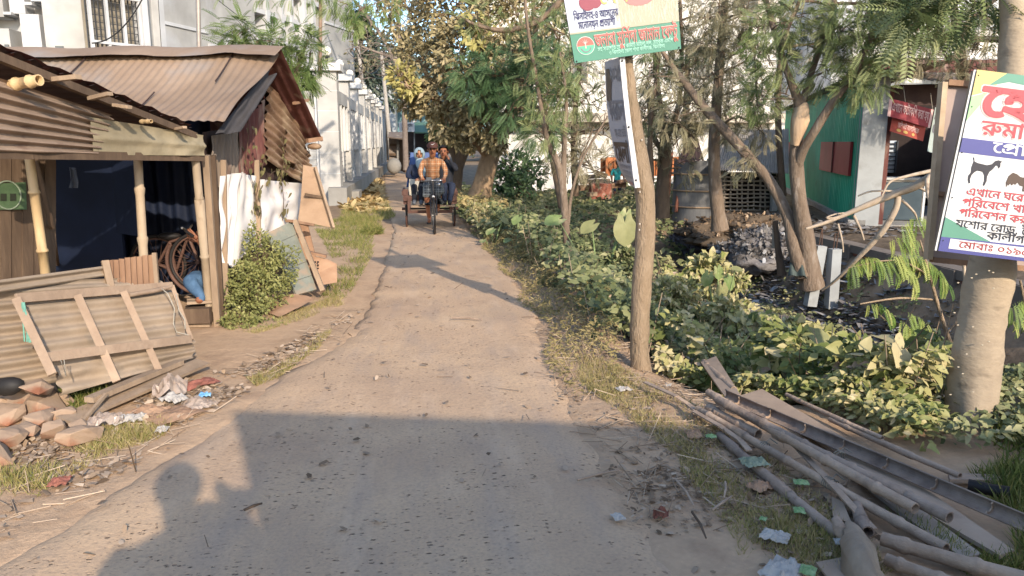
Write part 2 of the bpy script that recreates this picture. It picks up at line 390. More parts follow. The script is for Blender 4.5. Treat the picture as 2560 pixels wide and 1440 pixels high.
# the worn concrete lane: a slab with broken edges
def roadmat():
    m = bpy.data.materials.new('worn_concrete'); m.use_nodes = True; n = m.node_tree.nodes; l = m.node_tree.links; b = n['Principled BSDF']
    b.inputs['Roughness'].default_value = .93; b.inputs['Specular IOR Level'].default_value = .12
    tc = n.new('ShaderNodeTexCoord')
    def tex(kind, s, st=(1, 1, 1), **kw):
        mp = n.new('ShaderNodeMapping'); mp.inputs['Scale'].default_value = st; l.new(tc.outputs['Object'], mp.inputs[0])
        x = n.new(kind); x.inputs['Scale'].default_value = s; l.new(mp.outputs[0], x.inputs[0])
        for k, v in kw.items(): x.inputs[k].default_value = v
        return x.outputs[0]
    def rng(src, a, c, d=0., e=1.):
        r = n.new('ShaderNodeMapRange'); l.new(src, r.inputs[0]); r.inputs[1].default_value = a; r.inputs[2].default_value = c; r.inputs[3].default_value = d; r.inputs[4].default_value = e; return r.outputs[0]
    def mix(f, a, c, mode='MIX'):
        x = n.new('ShaderNodeMix'); x.data_type = 'RGBA'; x.blend_type = mode
        if hasattr(f, 'node'): l.new(f, x.inputs[0])
        else: x.inputs[0].default_value = f
        for k, s in ((6, a), (7, c)):
            if hasattr(s, 'node'): l.new(s, x.inputs[k])
            else: x.inputs[k].default_value = (*s, 1)
        return x.outputs[2]
    def mul(a, c):
        x = n.new('ShaderNodeMath'); x.operation = 'MULTIPLY'
        for k, s in enumerate((a, c)):
            if hasattr(s, 'node'): l.new(s, x.inputs[k])
            else: x.inputs[k].default_value = s
        return x.outputs[0]
    c = mix(rng(tex('ShaderNodeTexNoise', 1.1, Detail=5), .35, .68), hx('AF9377'), hx('C2A483'))
    c = mix(rng(tex('ShaderNodeTexNoise', 3.0, (1.6, .35, 1), Detail=6), .5, .75, 0, .55), c, hx('98887A'))
    c = mix(rng(tex('ShaderNodeTexNoise', 60, Detail=4), .4, .75, 0, .35), c, hx('7E7064'))
    # pits: scattered cells whose centres sank, gathered by a slow noise
    def pits(scale, st, lo, hi, dlo, dhi):
        v = tex('ShaderNodeTexVoronoi', scale, st); pk = n.new('ShaderNodeSeparateColor'); l.new(v.node.outputs['Color'], pk.inputs[0]); d = tex('ShaderNodeTexNoise', 2.3, Detail=3)
        wob = tex('ShaderNodeTexNoise', scale*2.2, Detail=2)
        return mul(mul(mul(rng(v, lo, hi, 1, 0), rng(d, dlo, dhi)), rng(wob, .42, .55)), rng(pk.outputs[0], .45, .85))
    p1 = pits(30, (.7, 1.4, 1), .16, .3, .36, .55); p2 = pits(58, (.7, 1.4, 1), .2, .34, .34, .52); p3 = pits(9, (1, 1.3, 1), .05, .10, .5, .62)
    c = mix(mul(p1, .95), c, hx('554B43')); c = mix(mul(p2, .9), c, hx('5A4F46')); c = mix(mul(p3, .7), c, hx('544B43'))
    c = mix(rng(tex('ShaderNodeTexNoise', 1.6, (2.2, .5, 1), Detail=7, Roughness=.7), .52, .66, 0, .5), c, hx('C4A98C'))
    l.new(c, b.inputs['Base Color'])
    s1 = n.new('ShaderNodeMath'); s1.operation = 'MULTIPLY_ADD'; l.new(tex('ShaderNodeTexNoise', 25, Detail=8, Roughness=.7), s1.inputs[0]); s1.inputs[1].default_value = .5
    sb = n.new('ShaderNodeMath'); sb.operation = 'MULTIPLY_ADD'; l.new(p1, sb.inputs[0]); sb.inputs[1].default_value = -1.0; sb.inputs[2].default_value = .5; l.new(sb.outputs[0], s1.inputs[2])
    sc = n.new('ShaderNodeMath'); sc.operation = 'MULTIPLY_ADD'; l.new(p3, sc.inputs[0]); sc.inputs[1].default_value = -1.2; l.new(s1.outputs[0], sc.inputs[2])
    bp = n.new('ShaderNodeBump'); bp.inputs['Strength'].default_value = .9; bp.inputs['Distance'].default_value = .016; l.new(sc.outputs[0], bp.inputs['Height']); l.new(bp.outputs[0], b.inputs['Normal'])
    return m
ry = axisvals([(-4, 2, .5), (2, 12, .06), (12, 24, .2), (24, 62, 1)])
V = []; F_ = []; NU = 22
for j, y in enumerate(ry):
    a = redge(y, 1); b = redge(y, 2); k = 1 if y < 14 else .6
    a += (.05*noise.noise(Vector((1, y*1.1, 0)))+.045*noise.noise(Vector((2, y*4, 0)))+.02*noise.noise(Vector((3, y*13, 0))))*k
    b += (.06*noise.noise(Vector((5, y*.9, 0)))+.045*noise.noise(Vector((6, y*4, 0)))+.02*noise.noise(Vector((7, y*13, 0))))*k
    row = [(a-.01, y, -.08)]
    for i in range(NU+1):
        u = i/NU; x = lerp(a, b, u)
        z = .03+.012*noise.noise(Vector((x*1.5, y*1.2, 4)))+.004*noise.noise(Vector((x*7, y*7, 4)))-(.05*(1-sm(0, .2, min(u, 1-u)*(b-a))) if y < 7 else .02*(i in (0, NU)))
        row.append((x, y, z))
    row.append((b+.01, y, -.08)); V += row
W_ = NU+3
for j in range(len(ry)-1):
    for i in range(W_-1): F_.append((j*W_+i, j*W_+i+1, (j+1)*W_+i+1, (j+1)*W_+i))
me = bpy.data.meshes.new('road'); me.from_pydata(V, [], F_); me.materials.append(roadmat()); me.polygons.foreach_set('use_smooth', [True]*len(me.polygons))
road = bpy.data.objects.new('road', me); COL.objects.link(road); road['kind'] = 'structure'
def tz(x, y):
    return max(terrain(x, y), .035) if redge(y, 1) < x < redge(y, 2) else terrain(x, y)
# ------------------------------------------------------------------ what stands behind the photographer and throws the long shadow
def shoff(h): k = h/math.tan(SUN_EL); return Vector((-math.sin(SUN_AZ)*k, math.cos(SUN_AZ)*k, 0))
HB = 2.9
A_ = gp(580, 1028)-shoff(HB); B_ = gp(1480, 1060)-shoff(HB); Dv = (B_-A_).normalized(); A_.z = 0
Nb = Vector((-Dv.y, Dv.x, 0)); Nb = Nb if Nb.y < 0 else -Nb
bb = thing('roadside_shop', 'plain cement shop beside the photographer, known by its straight roof shadow', 'shop', A_)
m_cem = M('cement_plaster', hx('9C9A96'), hx('86827C'), 5, .9, .2)
bk = Vector((math.sin(SUN_AZ), -math.cos(SUN_AZ), 0))*4      # the side wall runs along the sunlight
q = [A_, A_+Dv*6.5, A_+Dv*6.5+bk, A_+bk]
MB().hexa([p+Vector((0, 0, -.1)) for p in q]+[p+Vector((0, 0, HB-.16)) for p in q]).build('wall', m_cem, bb)
MB().hexa([p+Vector((0, 0, HB-.157)) for p in q]+[p+Vector((0, 0, HB)) for p in q]).build('roof', m_cem, bb)
# ------------------------------------------------------------------ left: tin shacks
m_roof = M('dusty_roof_tin', hx('7F6A57'), hx('8D7966'), 2.2, .8, .12, 60, (1, 1, 1), .2, blotch=(hx('857C74'), 1.3, .55, .7))
m_tin = M('dusty_tin', hx('8D7C69'), hx('A08E79'), 4, .8, .15, 40, blotch=(hx('6E655A'), 5, .6, .78))
m_tin2 = M('brown_tin', hx('7B6859'), hx('94806E'), 3, .75, .15, 40, blotch=(hx('5A4138'), 4, .56, .72))
m_olive = M('olive_tin', hx('857A62'), hx('96896F'), 7, .7, .2, 25, blotch=(hx('6A5F48'), 6, .58, .72))
m_rust = M('rusty_tin', hx('6A4F3E'), hx('8A7058'), 5, .85, .3, 40, (1, 1, .8), blotch=(hx('A38E74'), 3, .5, .7))
m_maroon = M('maroon_tin', hx('54302C'), hx('6B463F'), 5, .85, .25, 40, (1, 1, .3), blotch=(hx('7F6D60'), 5, .55, .7))
m_greytin = M('weathered_grey_tin', hx('71655A'), hx('8B7C6D'), 5, .8, .25, 40, (1, 1, .3), blotch=(hx('553C32'), 4, .58, .72))
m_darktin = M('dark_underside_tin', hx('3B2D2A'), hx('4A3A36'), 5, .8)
m_flap = M('slate_flap', hx('3C3A3B'), hx('4A4747'), 4, .8, .2, 20)
m_wood = M('dusty_wood', hx('84705C'), hx('9C8770'), 9, .9, .3, 30, (1, 1, .25))
m_wood_d = M('dark_old_wood', hx('4C3D31'), hx('665443'), 9, .9, .35, 30, (1, 1, .2))
m_wood_r = M('reddish_wood', hx('7C5F4B'), hx('97785F'), 9, .9, .35, 30, (1, 1, .2))
m_bam_y = M('yellow_bamboo', hx('B0936A'), hx('C0A67E'), 7, .55, .1, 30, (1, 1, .3), .35, blotch=(hx('8F7450'), 9, .6, .75))
m_bam_g = M('grey_bamboo', hx('97836B'), hx('AC9A82'), 7, .75, .2, 30, (1, 1, .3), blotch=(hx('6C5B49'), 9, .6, .75))
m_navy = M('shade_navy_tarp', hx('101829'), hx('182238'), 2, .7, .1, 8)  # near black: the shed's inner darkness is put into the tarp colour
m_white = M('white_sheet', hx('C9C3BC'), hx('D8D2CB'), 3, .6, .1, 12, blotch=(hx('A49A8E'), 4, .58, .75))
m_vine = leafmat('vine_leaf', [hx('5B5638'), hx('77704A'), hx('8B8058')])
m_bush = leafmat('bush_leaf', [hx('4A5028'), hx('757743'), hx('9B9760')])
m_rope = M('white_string', hx('A59E90'), hx('928A7C'), 20)
m_green = M('green_rope', hx('6E9C8C'), hx('5A8878'), 20)
m_black = M('black_rubber', hx('1E1C1B'), hx('2A2725'), 10, .6)
def corr(n, amp, bend=0, along='v', dent=.0, seed=0.0):
    def f(u, v):
        t = v if along == 'v' else u
        return amp*math.sin(t*n*2*math.pi)+bend*math.sin(u*math.pi)*math.sin(v*math.pi)+dent*noise.noise(Vector((u*3+seed, v*3, seed)))
    return f
# --- gable shack
APEX = at(697, 122, 8.4); RL = APEX+Vector((-.98, .19, 0))*4.4; EV = at(562, 303, 6.95); EL = EV+Vector((-.98, .19, 0))*4.4; BK = at(808, 352, 10.0); BL_ = BK+Vector((-.98, .19, 0))*4.4
shack = thing('tin_shack', 'gable-roofed shack of rusty tin patches and white sheets beside the lane', 'shack', gp(535, 815))
def roofbend(n, amp, sag, seed):
    return lambda u, v: amp*math.sin(u*n*2*math.pi)-sag*math.sin(v*math.pi)+.02*noise.noise(Vector((u*4, v*3, seed)))+(.05*max(0, u-.92)/.08*math.sin(v*5) if u > .92 else 0)
rf = MB().patch(EL, EV, APEX, RL, 260, 24, roofbend(52, .0055, .05, 2)).build('roof', m_roof, shack)
mb = MB()                                             # lap joints where one roof sheet ends over the next
for u0, u1, v0, v1 in ((.905, .90, .55, .93), (.80, .79, .06, .40), (.55, .548, .1, .9)):
    p = EL.lerp(EV, u0).lerp(RL.lerp(APEX, u0), v0); q = EL.lerp(EV, u1).lerp(RL.lerp(APEX, u1), v1); up = (EV-EL).cross(RL-EL).normalized()
    pts = [p.lerp(q, t)+up*(.012-.05*math.sin(lerp(v0, v1, t)*math.pi)+.01) for t in np.linspace(0, 1, 8)]; MB().tube(pts, .007, 5).build('sheet_edge', m_darktin, rf)
MB().patch(RL, APEX+Vector((.02, 0, 0)), BK, BL_, 200, 10, lambda u, v: .01*math.sin(u*40*2*math.pi)+.02*noise.noise(Vector((u*4, v*3, 9)))).build('roof', m_maroon, shack)
mb = MB(); fr = (EV-APEX).normalized(); 
k = 60; vs = []; fs = []
for i in range(k+1):
    t = i/k; p = RL.lerp(APEX+Vector((.05, 0, 0)), t)+Vector((0, 0, .035+.012*math.sin(t*23)))
    w2 = .30+.04*noise.noise(Vector((t*9, 0, 0))); curl = .02+.03*max(0, noise.noise(Vector((t*14, 3, 0))))
    vs += [p-fr*.12+Vector((0, .1, -.03)), p, p+fr*w2*.55+Vector((0, 0, .012)), p+fr*w2+Vector((0, -.01, curl))]
for i in range(k):
    for j in range(3): fs.append((i*4+j, (i+1)*4+j, (i+1)*4+j+1, i*4+j+1))
mb.add(vs, fs, 0, True); mb.build('ridge_cap', m_roof, shack)
# gable wall towards the lane
W0 = gp(535, 815); W1 = gp(772, 690); WD = (W1-W0).normalized(); WN = Vector((WD.y, -WD.x, 0))
def wp(px, py, off=0.0):          # a point on the wall's plane
    r = ray(px, py); t = (W0-CAM).dot(WN)/r.dot(WN); return CAM+r*t+WN*off
def wpatch(pts, m, name, n, amp, along='u', off=0.0, dent=.03, nu=70, nv=70, parent=shack, curl=0):
    a, b, c, d = [wp(x, y, off) for x, y in pts]
    f0 = corr(n, amp, 0, along, dent, n*1.7)
    return MB().patch(a, b, c, d, nu, nv, lambda u, v: f0(u, v)+(curl*max(0, v-.8)*5*max(0, u-.7) if curl else 0)).build(name, m, parent)
wpatch([(538, 790), (772, 690), (775, 560), (535, 600)], m_wood_d, 'wall', 10, .012, off=-.05)
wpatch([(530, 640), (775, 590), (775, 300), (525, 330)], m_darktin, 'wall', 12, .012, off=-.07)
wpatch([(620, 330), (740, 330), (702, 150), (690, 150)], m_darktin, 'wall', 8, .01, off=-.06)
wpatch([(527, 470), (612, 462), (606, 325), (536, 340)], m_greytin, 'wall_sheet', 9, .016, off=-.02)
wpatch([(600, 448), (668, 410), (662, 240), (595, 330)], m_maroon, 'wall_sheet', 8, .016, off=.0)
wpatch([(655, 400), (768, 468), (758, 330), (660, 195)], m_rust, 'wall_sheet', 9, .022, 'v', off=.03, dent=.06, curl=.05)
wpatch([(700, 400), (762, 440), (762, 380), (700, 320)], m_rust, 'wall_sheet', 5, .012, 'v', off=.06, dent=.06)
wpatch([(540, 652), (575, 668), (602, 430), (540, 440)], m_white, 'wall_sheet', 3, .02, off=.03, dent=.05)
wpatch([(575, 668), (650, 610), (640, 442), (596, 432)], m_white, 'wall_sheet', 2, .012, off=.02, dent=.04)
wpatch([(648, 600), (752, 550), (758, 460), (642, 448)], m_white, 'wall_sheet', 3, .012, off=.025, dent=.05)
mb = MB()
for px in (534, 556, 640): mb.bar(wp(px, 800 if px < 600 else 640, .035), wp(px-6, 400, .035), .05, .03)
mb.build('batten', m_wood, shack)
MB().bar(at(736, 258, 9.2), at(768, 250, 9.5), .05, .03).build('rafter', m_wood_r, shack); MB().bar(at(768, 352, 9.8), at(804, 346, 9.95), .05, .05).build('rafter', m_wood_r, shack)
mb = MB(); mb.ball(at(786, 366, 9.9), .075, 10, 7, 0, (1.2, .8, .55)); mb.build('gutter_cap', m_rust, shack)
mb = MB(); p = at(768, 366, 9.8); mb.tube([p, p+Vector((.02, 0, -.05)), p+Vector((.03, 0, -.1)), p+Vector((.0, 0, -.13)), p+Vector((-.02, 0, -.1)), p+Vector((.02, 0, -.08))], .004, 5); mb.build('hook', m_black, shack)
for pr, nm in (((at(489, 398, 6.85), gp(528, 818, -.03), .036), 'post'),):
    MB().bamboo(pr[1], pr[0], pr[2]*1.05, pr[2]*.95, .42).build(nm, m_bam_g, shack)
MB().bar(gp(545, 822, -.03), at(515, 388, 7.0), .055, .05).build('post', m_wood, shack)
MB().bar(gp(556, 818, -.03), at(532, 388, 7.15), .05, .04).build('post', m_wood_d, shack)
# hanging dark flap under the verge
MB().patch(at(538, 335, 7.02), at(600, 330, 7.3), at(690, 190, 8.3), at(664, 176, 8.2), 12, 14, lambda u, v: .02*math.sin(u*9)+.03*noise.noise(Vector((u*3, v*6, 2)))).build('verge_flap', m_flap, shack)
# vine hanging on the gable wall
def vine(name, paths, label):
    P = []; A = []; t = thing(name, label, 'vine', paths[0][0]); mb = MB()
    for pts in paths:
        mb.tube(pts, .004, 5)
        for a, b in zip(pts, pts[1:]):
            for k in range(9):
                P.append(np.array(a.lerp(b, RN.random()))+NR.normal(size=3)*.035); A.append((U(-.6, .6), U(-.3, .3), -1))
    mb.build('stem', m_wood_d, t); n = len(P); nr = rnd_dirs(n)*.4; nr += np.array(WN)[None, :]
    leaves('foliage', HEART, np.array(P), np.array(A), nr, NR.uniform(.035, .075, n), NR.rand(n), m_vine, t)
vine('climbing_vine', [[wp(x, y, .06) for x, y in q] for q in ([(690, 330), (700, 390), (690, 440), (697, 500), (694, 550)], [(600, 270), (608, 330), (600, 400), (622, 470), (632, 530)], [(650, 380), (640, 430), (628, 480), (620, 520)], [(700, 420), (670, 430), (650, 450)])], 'dry creeper with dusty leaves hanging down the white sheets of the shack wall')
# --- open shed in front, on the left
F0 = gp(530, 818); FD = Vector((-.423, -.906, 0)); FNb = Vector((-.906, .423, 0))
def fr_(px, py, off=0.0):
    n = FNb; r = ray(px, py); t = (F0+FNb*off-CAM).dot(n)/r.dot(n); return CAM+r*t
shed = thing('bamboo_shed', 'open bamboo-post shed with corrugated fascia and navy tarp darkened for its dim inside', 'shed', fr_(350, 760))
V0 = at(-60, 92, 4.75); V1 = at(480, 318, 6.75); RB = FNb*2.9
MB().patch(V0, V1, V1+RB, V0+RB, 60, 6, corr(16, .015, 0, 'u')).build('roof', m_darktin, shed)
MB().patch(V0+Vector((.0, -.0, .02)), V1+Vector((0, 0, .02)), V1+RB*.05+Vector((0, 0, -.02)), V0+RB*.05+Vector((0, 0, -.02)), 20, 1, corr(7, .012, 0, 'u')).build('roof_edge', m_maroon, shed)
MB().bar(V0+Vector((0, .06, -.07)), V1+Vector((0, .06, -.07)), .05, .05).build('rafter', m_wood_d, shed)
def fan(u, v): return .022*math.sin(v*7*2*math.pi)+.02*noise.noise(Vector((u*3, v*3, 4)))
MB().patch(at(-60, 378, 4.85), at(238, 386, 5.75), at(282, 288, 5.95), at(-60, 176, 4.85), 30, 84, fan).build('fascia', m_tin2, shed)
MB().patch(at(234, 387, 5.72), at(512, 389, 6.86), at(512, 338, 6.86), at(226, 292, 5.72), 40, 12, lambda u, v: .02*noise.noise(Vector((u*7, v*3, 1)))+.012*(abs(v-.45) < .05)-.012*(v > .6)).build('fascia', m_olive, shed)
MB().bar(at(-60, 384, 4.9), at(505, 394, 6.9), .06, .06).build('beam', m_wood_d, shed)
mb = MB()
for (a, b, r) in (((30, 212, 5.1), (98, 200, 5.0), .034),): mb.bamboo(at(*a), at(*b), r, r, .4, 12, hollow=True)
mb.build('purlin', m_bam_y, shed)
mb = MB(); mb.bamboo(at(352, 304, 6.1), at(378, 303, 6.0), .015, .015, .4, 8, hollow=True); mb.build('purlin', m_bam_y, shed)
mb = MB()
for a, b, s in (((120, 200, 5.3), (196, 192, 5.2), .05), ((225, 246, 5.6), (275, 234, 5.5), .045), ((285, 262, 5.8), (325, 268, 5.75), .04), ((440, 322, 6.5), (462, 318, 6.4), .035)): MB().bar(at(*a), at(*b), s, s*.55).build('rafter', m_wood, shed)
for a, b, r, mm in (((72, 384), (112, 672), .033, m_bam_y), ((344, 390), (359, 640), .036, m_bam_g)):
    p = fr_(*a); q = fr_(*b); q2 = q+(q-p).normalized()*((q.z+.03)/max(.01, (p.z-q.z))*(q-p).length)
    MB().bamboo(q2, p, r*1.03, r*.95, .36, 12).build('post', mm, shed)
p = fr_(100, 480, .25); MB().tube([fr_(90, 400, .3), fr_(128, 560, .2), gp(150, 700, 0)], .02, 8).build('brace', m_wood_d, shed)
B0 = F0+FNb*2.6+FD*-.2; B1 = F0+FNb*2.6+FD*5
MB().patch(B0, B1, B1+Vector((0, 0, 2.3)), B0+Vector((0, 0, 2.3)), 60, 4, lambda u, v: .03*math.sin(u*60)+.03*noise.noise(Vector((u*9, v, 0)))).build('tarp_wall', m_navy, shed)
S0 = F0+FNb*.05+WD*.0; TB0 = at(20, 600, 8.9); TB1 = at(548, 600, 8.9); TB0.z = TB1.z = 0; MB().patch(TB0, TB1, TB1+Vector((0, 0, 2.0)), TB0+Vector((0, 0, 2.6)), 90, 8, lambda u, v: .035*math.sin(u*70+2*math.sin(u*9))+.05*noise.noise(Vector((u*12, v*1.5, 0)))).build('tarp_wall', m_navy, shed); MB().slab(F0+FNb*1.3+FD*-.35+Vector((0, 0, .0)), F0+FNb*3.4+FD*-.35, F0+FNb*3.4+FD*-.35+Vector((0, 0, 2.2)), F0+FNb*1.3+FD*-.35+Vector((0, 0, 2.0)), .03).build('tarp_wall', m_navy, shed); MB().slab(F0+FNb*.9+FD*-.2+Vector((0, 0, .8)), F0+FNb*1.5+FD*-.4+Vector((0, 0, .8)), F0+FNb*1.5+FD*-.4+Vector((0, 0, 1.9)), F0+FNb*.9+FD*-.2+Vector((0, 0, 1.8)), .03).build('tarp_wall', m_navy, shed)
# plank wall at the far left with a faded poster
mb = MB(); x0 = -60; i = 0
while x0 < 112:
    x1 = x0+27; mb.slab(fr_(x1, 720, .32+.01*(i % 2)), fr_(x0, 720, .32+.01*(i % 2)), fr_(x0, 386, .32+.01*(i % 2)), fr_(x1, 386, .32+.01*(i % 2)), .02); x0 += 28; i += 1
mb.build('plank_wall', m_wood_d, shed)
pst = thing('wall_poster', 'faded green poster stuck on the brown plank wall of the shed', 'poster', fr_(30, 525, .27))
MB().slab(fr_(66, 524, .285), fr_(-60, 524, .285), fr_(-60, 462, .285), fr_(64, 455, .285), .004).build('sheet', M('poster_green', hx('3E5238'), hx('566A4B'), 9, .6), pst)
mb = MB(); mb.torus(fr_(20, 488, .28), FNb, .10, .006, 24, 5); mb.build('printed_ring', M('poster_white', hx('7F8A76'), None, 9, .6), pst)
mb = MB()
for px in (8, 32): mb.slab(fr_(px+8, 502, .278), fr_(px-7, 502, .278), fr_(px-7, 484, .278), fr_(px+8, 484, .278), .002)
mb.build('printed_picture', M('poster_dark', hx('2F3327'), None, 9, .6), pst)
# hanging rag and wires inside
MB().patch(fr_(172, 470, .9), fr_(192, 470, .9), fr_(190, 420, .9), fr_(174, 418, .9), 6, 8, lambda u, v: .02*math.sin(u*7+v*3)).build('hanging_cloth', M('rag_grey', hx('5E6470'), None, 9), shed)
# --- leaning corrugated barrier, slatted crate side and framed door in front of the shed
bar_ = thing('corrugated_barrier', 'dusty corrugated tin sheet propped up as a low wall before the shed', 'tin sheet', gp(150, 985))
MB().patch(at(-80, 995, 4.62), at(490, 893, 6.12), at(395, 690, 6.42), at(-80, 714, 4.95), 40, 110, lambda u, v: .020*math.sin(v*9*2*math.pi)+.03*noise.noise(Vector((u*3, v*2, 7)))).build('sheet', m_tin, bar_)
MB().patch(at(-20, 735, 4.98), at(268, 690, 5.98), at(266, 664, 6.0), at(-20, 702, 5.0), 30, 20, lambda u, v: .012*math.sin(v*1.5*2*math.pi)).build('top_sheet', m_tin, bar_)
cr_ = thing('slatted_crate_side', 'reddish slatted crate side standing on top of the tin barrier', 'crate side', at(330, 725, 6.1))
mb = MB()
for i in range(8):
    u = i/8; a = lerp(268, 384, u); b = lerp(268, 384, u+.115); t0 = lerp(650, 634, u); b0 = lerp(726, 716, u)
    mb.slab(at(a+4, b0, 6.0+u*.2), at(b+4, b0, 6.0+u*.2), at(b, t0-1+U(0, 3), 6.05+u*.2), at(a, t0+U(0, 3), 6.05+u*.2), .012, 0)
mb.build('slat', m_wood_r, cr_)
MB().bar(at(262, 652, 5.98), at(280, 730, 5.9), .05, .03).build('stile', m_wood, cr_)
MB().bar(at(386, 632, 6.2), at(393, 716, 6.15), .03, .03).build('stile', m_wood, cr_)
dr = thing('framed_tin_door', 'fallen tin door with wooden battens leaning on the corrugated barrier', 'door', gp(300, 960))
dTL = at(52, 750, 5.0); dTR = at(436, 718, 6.1); dBR = at(484, 852, 5.88); dBL = at(132, 905, 4.9)
MB().patch(dBL-Vector((0, -.02, .08)), dBR+Vector((0, .02, -.08)), dTR+Vector((0, .03, 0)), dTL+Vector((0, .03, 0)), 40, 60, lambda u, v: .014*math.sin(v*6*2*math.pi)-.01).build('sheet', m_tin, dr)
MB().patch(at(150, 990, 4.85), at(484, 895, 5.82), dBR+Vector((0, .02, -.0)), dBL+Vector((0, .02, -.0)), 30, 24, lambda u, v: .018*math.sin(v*2*2*math.pi+u*3)+.03*noise.noise(Vector((u*4, v*3, 3)))).build('skirt_sheet', m_tin, dr)
m_fr = M('door_frame_wood', hx('8A7562'), hx('9C8772'), 9, .9, .3, 30)
fo = Vector((0, -.05, .02))
for nm, a, b, wd in (('rail', dTL, dTR, .06), ('rail', at(125, 896, 4.82), at(482, 850, 5.85), .06), ('stile', dTL, at(142, 938, 4.75), .05), ('stile', dTR, dBR, .03), ('batten', at(203, 742, 5.35), at(300, 955, 5.1), .05), ('batten', at(316, 733, 5.65), at(404, 928, 5.45), .045)):
    MB().bar(a+fo, b+fo, wd, .022, up=(.35, -.9, .3)).build(nm, m_fr, dr)
mb = MB(); mb.tube([at(322, 738, 5.65), at(386, 727, 5.85), at(430, 716, 6.05)], .018, 6); mb.build('rail', m_fr, dr)
t = thing('hanging_rope', 'bunch of pale green cord hanging from the door corner', 'cord', at(60, 850, 4.95)); mb = MB()
for i in range(9):
    p = at(57+U(-3, 4), 756, 4.92); q = at(66+U(-10, 8), 848+U(-20, 15), 4.85); mb.tube([p, p.lerp(q, .4)+Vector((U(-.02, .02), 0, 0)), q+Vector((U(-.01, .01), 0, 0))], .005, 5)
mb.build('strand', m_green, t)
t = thing('white_string', 'white string looped over the right end of the fallen door', 'string', at(440, 830, 5.8)); mb = MB()
mb.tube([at(405, 722, 5.9), at(420, 735, 5.82), at(436, 770, 5.8), at(434, 810, 5.78), at(441, 830, 5.76), at(472, 838, 5.8)], .0045, 5); mb.build('strand', m_rope, t); mb = MB(); mb.tube([at(440, 735, 5.95), at(447, 775, 5.85), at(462, 800, 5.82), at(463, 822, 5.8)], .0045, 5); mb.build('strand', m_rope, t); mb = MB()
mb.tube([at(160, 900, 4.78), at(165, 940, 4.7), at(152, 900, 4.75)], .003, 4); mb.build('strand', m_rope, t)
# planks lying at the foot
def gbar(name, a, b, wd, ht, m, lab, cat, z0=.04, z1=.04, up=(0, 0, 1)):
    t = MB().bar(gp(*a, z0), gp(*b, z1), wd, ht, up).build(name, m); return tag(t, lab, cat)
gbar('plank', (160, 1052), (508, 905), .13, .02, m_wood, 'wide grey plank lying along the foot of the fallen door', 'plank', .05, .08, (0, -.4, 1))
gbar('plank', (222, 1000), (450, 905), .07, .035, m_wood, 'narrow split plank lying on the wide plank below the door', 'plank', .12, .12)
gbar('stick', (195, 1068), (265, 985), .02, .02, m_wood, 'short stick propped across the end of the wide plank', 'stick', .03, .14)
# --- bench, cycle and the man sitting inside
bench = thing('wooden_bench', 'low dusty wooden bench behind the corner post', 'bench', gp(500, 800))
for i in range(3): MB().bar(at(468, 742+i*7, 7.45-i*.12), at(530, 738+i*7, 7.5-i*.12), .10, .025).build('slat', m_wood, bench)
MB().box(at(500, 785, 7.25), (.22, .2, .14)).build('block', m_wood_d, bench)
br = MB().box(gp(500, 803, .05), (.2, .12, .09)).build('brick', m_wood); tag(br, 'dusty brick-like block on the ground under the bench', 'block')
m_dustmetal = M('dusty_brown_metal', hx('4F3A31'), hx('64493D'), 12, .6, .1)
m_steel = M('dull_steel', hx('77726C'), hx('8B867F'), 12, .4, 0, metal=.7)
cy = thing('parked_bicycle', 'dusty brown bicycle parked inside the shed behind the seated man', 'bicycle', gp(470, 745))
def wheel(mbT, mbR, c, ax, r, sp=24, tw=.018):
    mbT.torus(c, ax, r, tw, 32, 7); mbR.torus(c, ax, r-tw*1.3, tw*.55, 32, 6); ax = Vector(ax).normalized(); x = ax.cross(Vector((0, 0, 1))).normalized(); y = ax.cross(x)
    mbR.tube([Vector(c)-ax*.04, Vector(c)+ax*.04], .02, 8)
    for i in range(sp):
        a = 2*math.pi*i/sp; e = x*math.cos(a)+y*math.sin(a); mbR.tube([Vector(c)+ax*(.03 if i % 2 else -.03), Vector(c)+e*(r-tw)], .0025, 3, cap=False)
wc = at(497, 655, 8.0); ax = Vector((.15, 1, 0))
for wc in (at(497, 655, 8.0), at(395, 660, 8.2)):
    a_ = MB(); b_ = MB(); wheel(a_, b_, wc, ax, .29); wt = a_.build('tyre', m_black, cy); b_.build('rim', m_dustmetal, wt)
MB().torus(at(497, 655, 8.0), ax, .33, .02, 20, 6, a0=1.6, a1=3.7).build('mudguard', m_dustmetal, cy)
mb = MB(); w0 = at(497, 655, 8.0); w1 = at(395, 660, 8.2); bb_ = at(440, 680, 8.1); st_ = at(425, 605, 8.1); hd = at(470, 590, 8.05)
for a, b in ((w1, bb_), (bb_, st_), (st_, hd), (hd, w0), (bb_, hd), (w1, st_)): mb.tube([a, b], .016, 7)
mb.build('frame', m_dustmetal, cy); MB().tube([at(455, 570, 7.9), at(470, 578, 8.05), at(480, 562, 8.2)], .012, 6).build('handlebar', m_steel, cy)
MB().ball(at(424, 590, 8.1), .1, 10, 7, 0, (1.2, .6, .4)).build('saddle', m_black, cy)
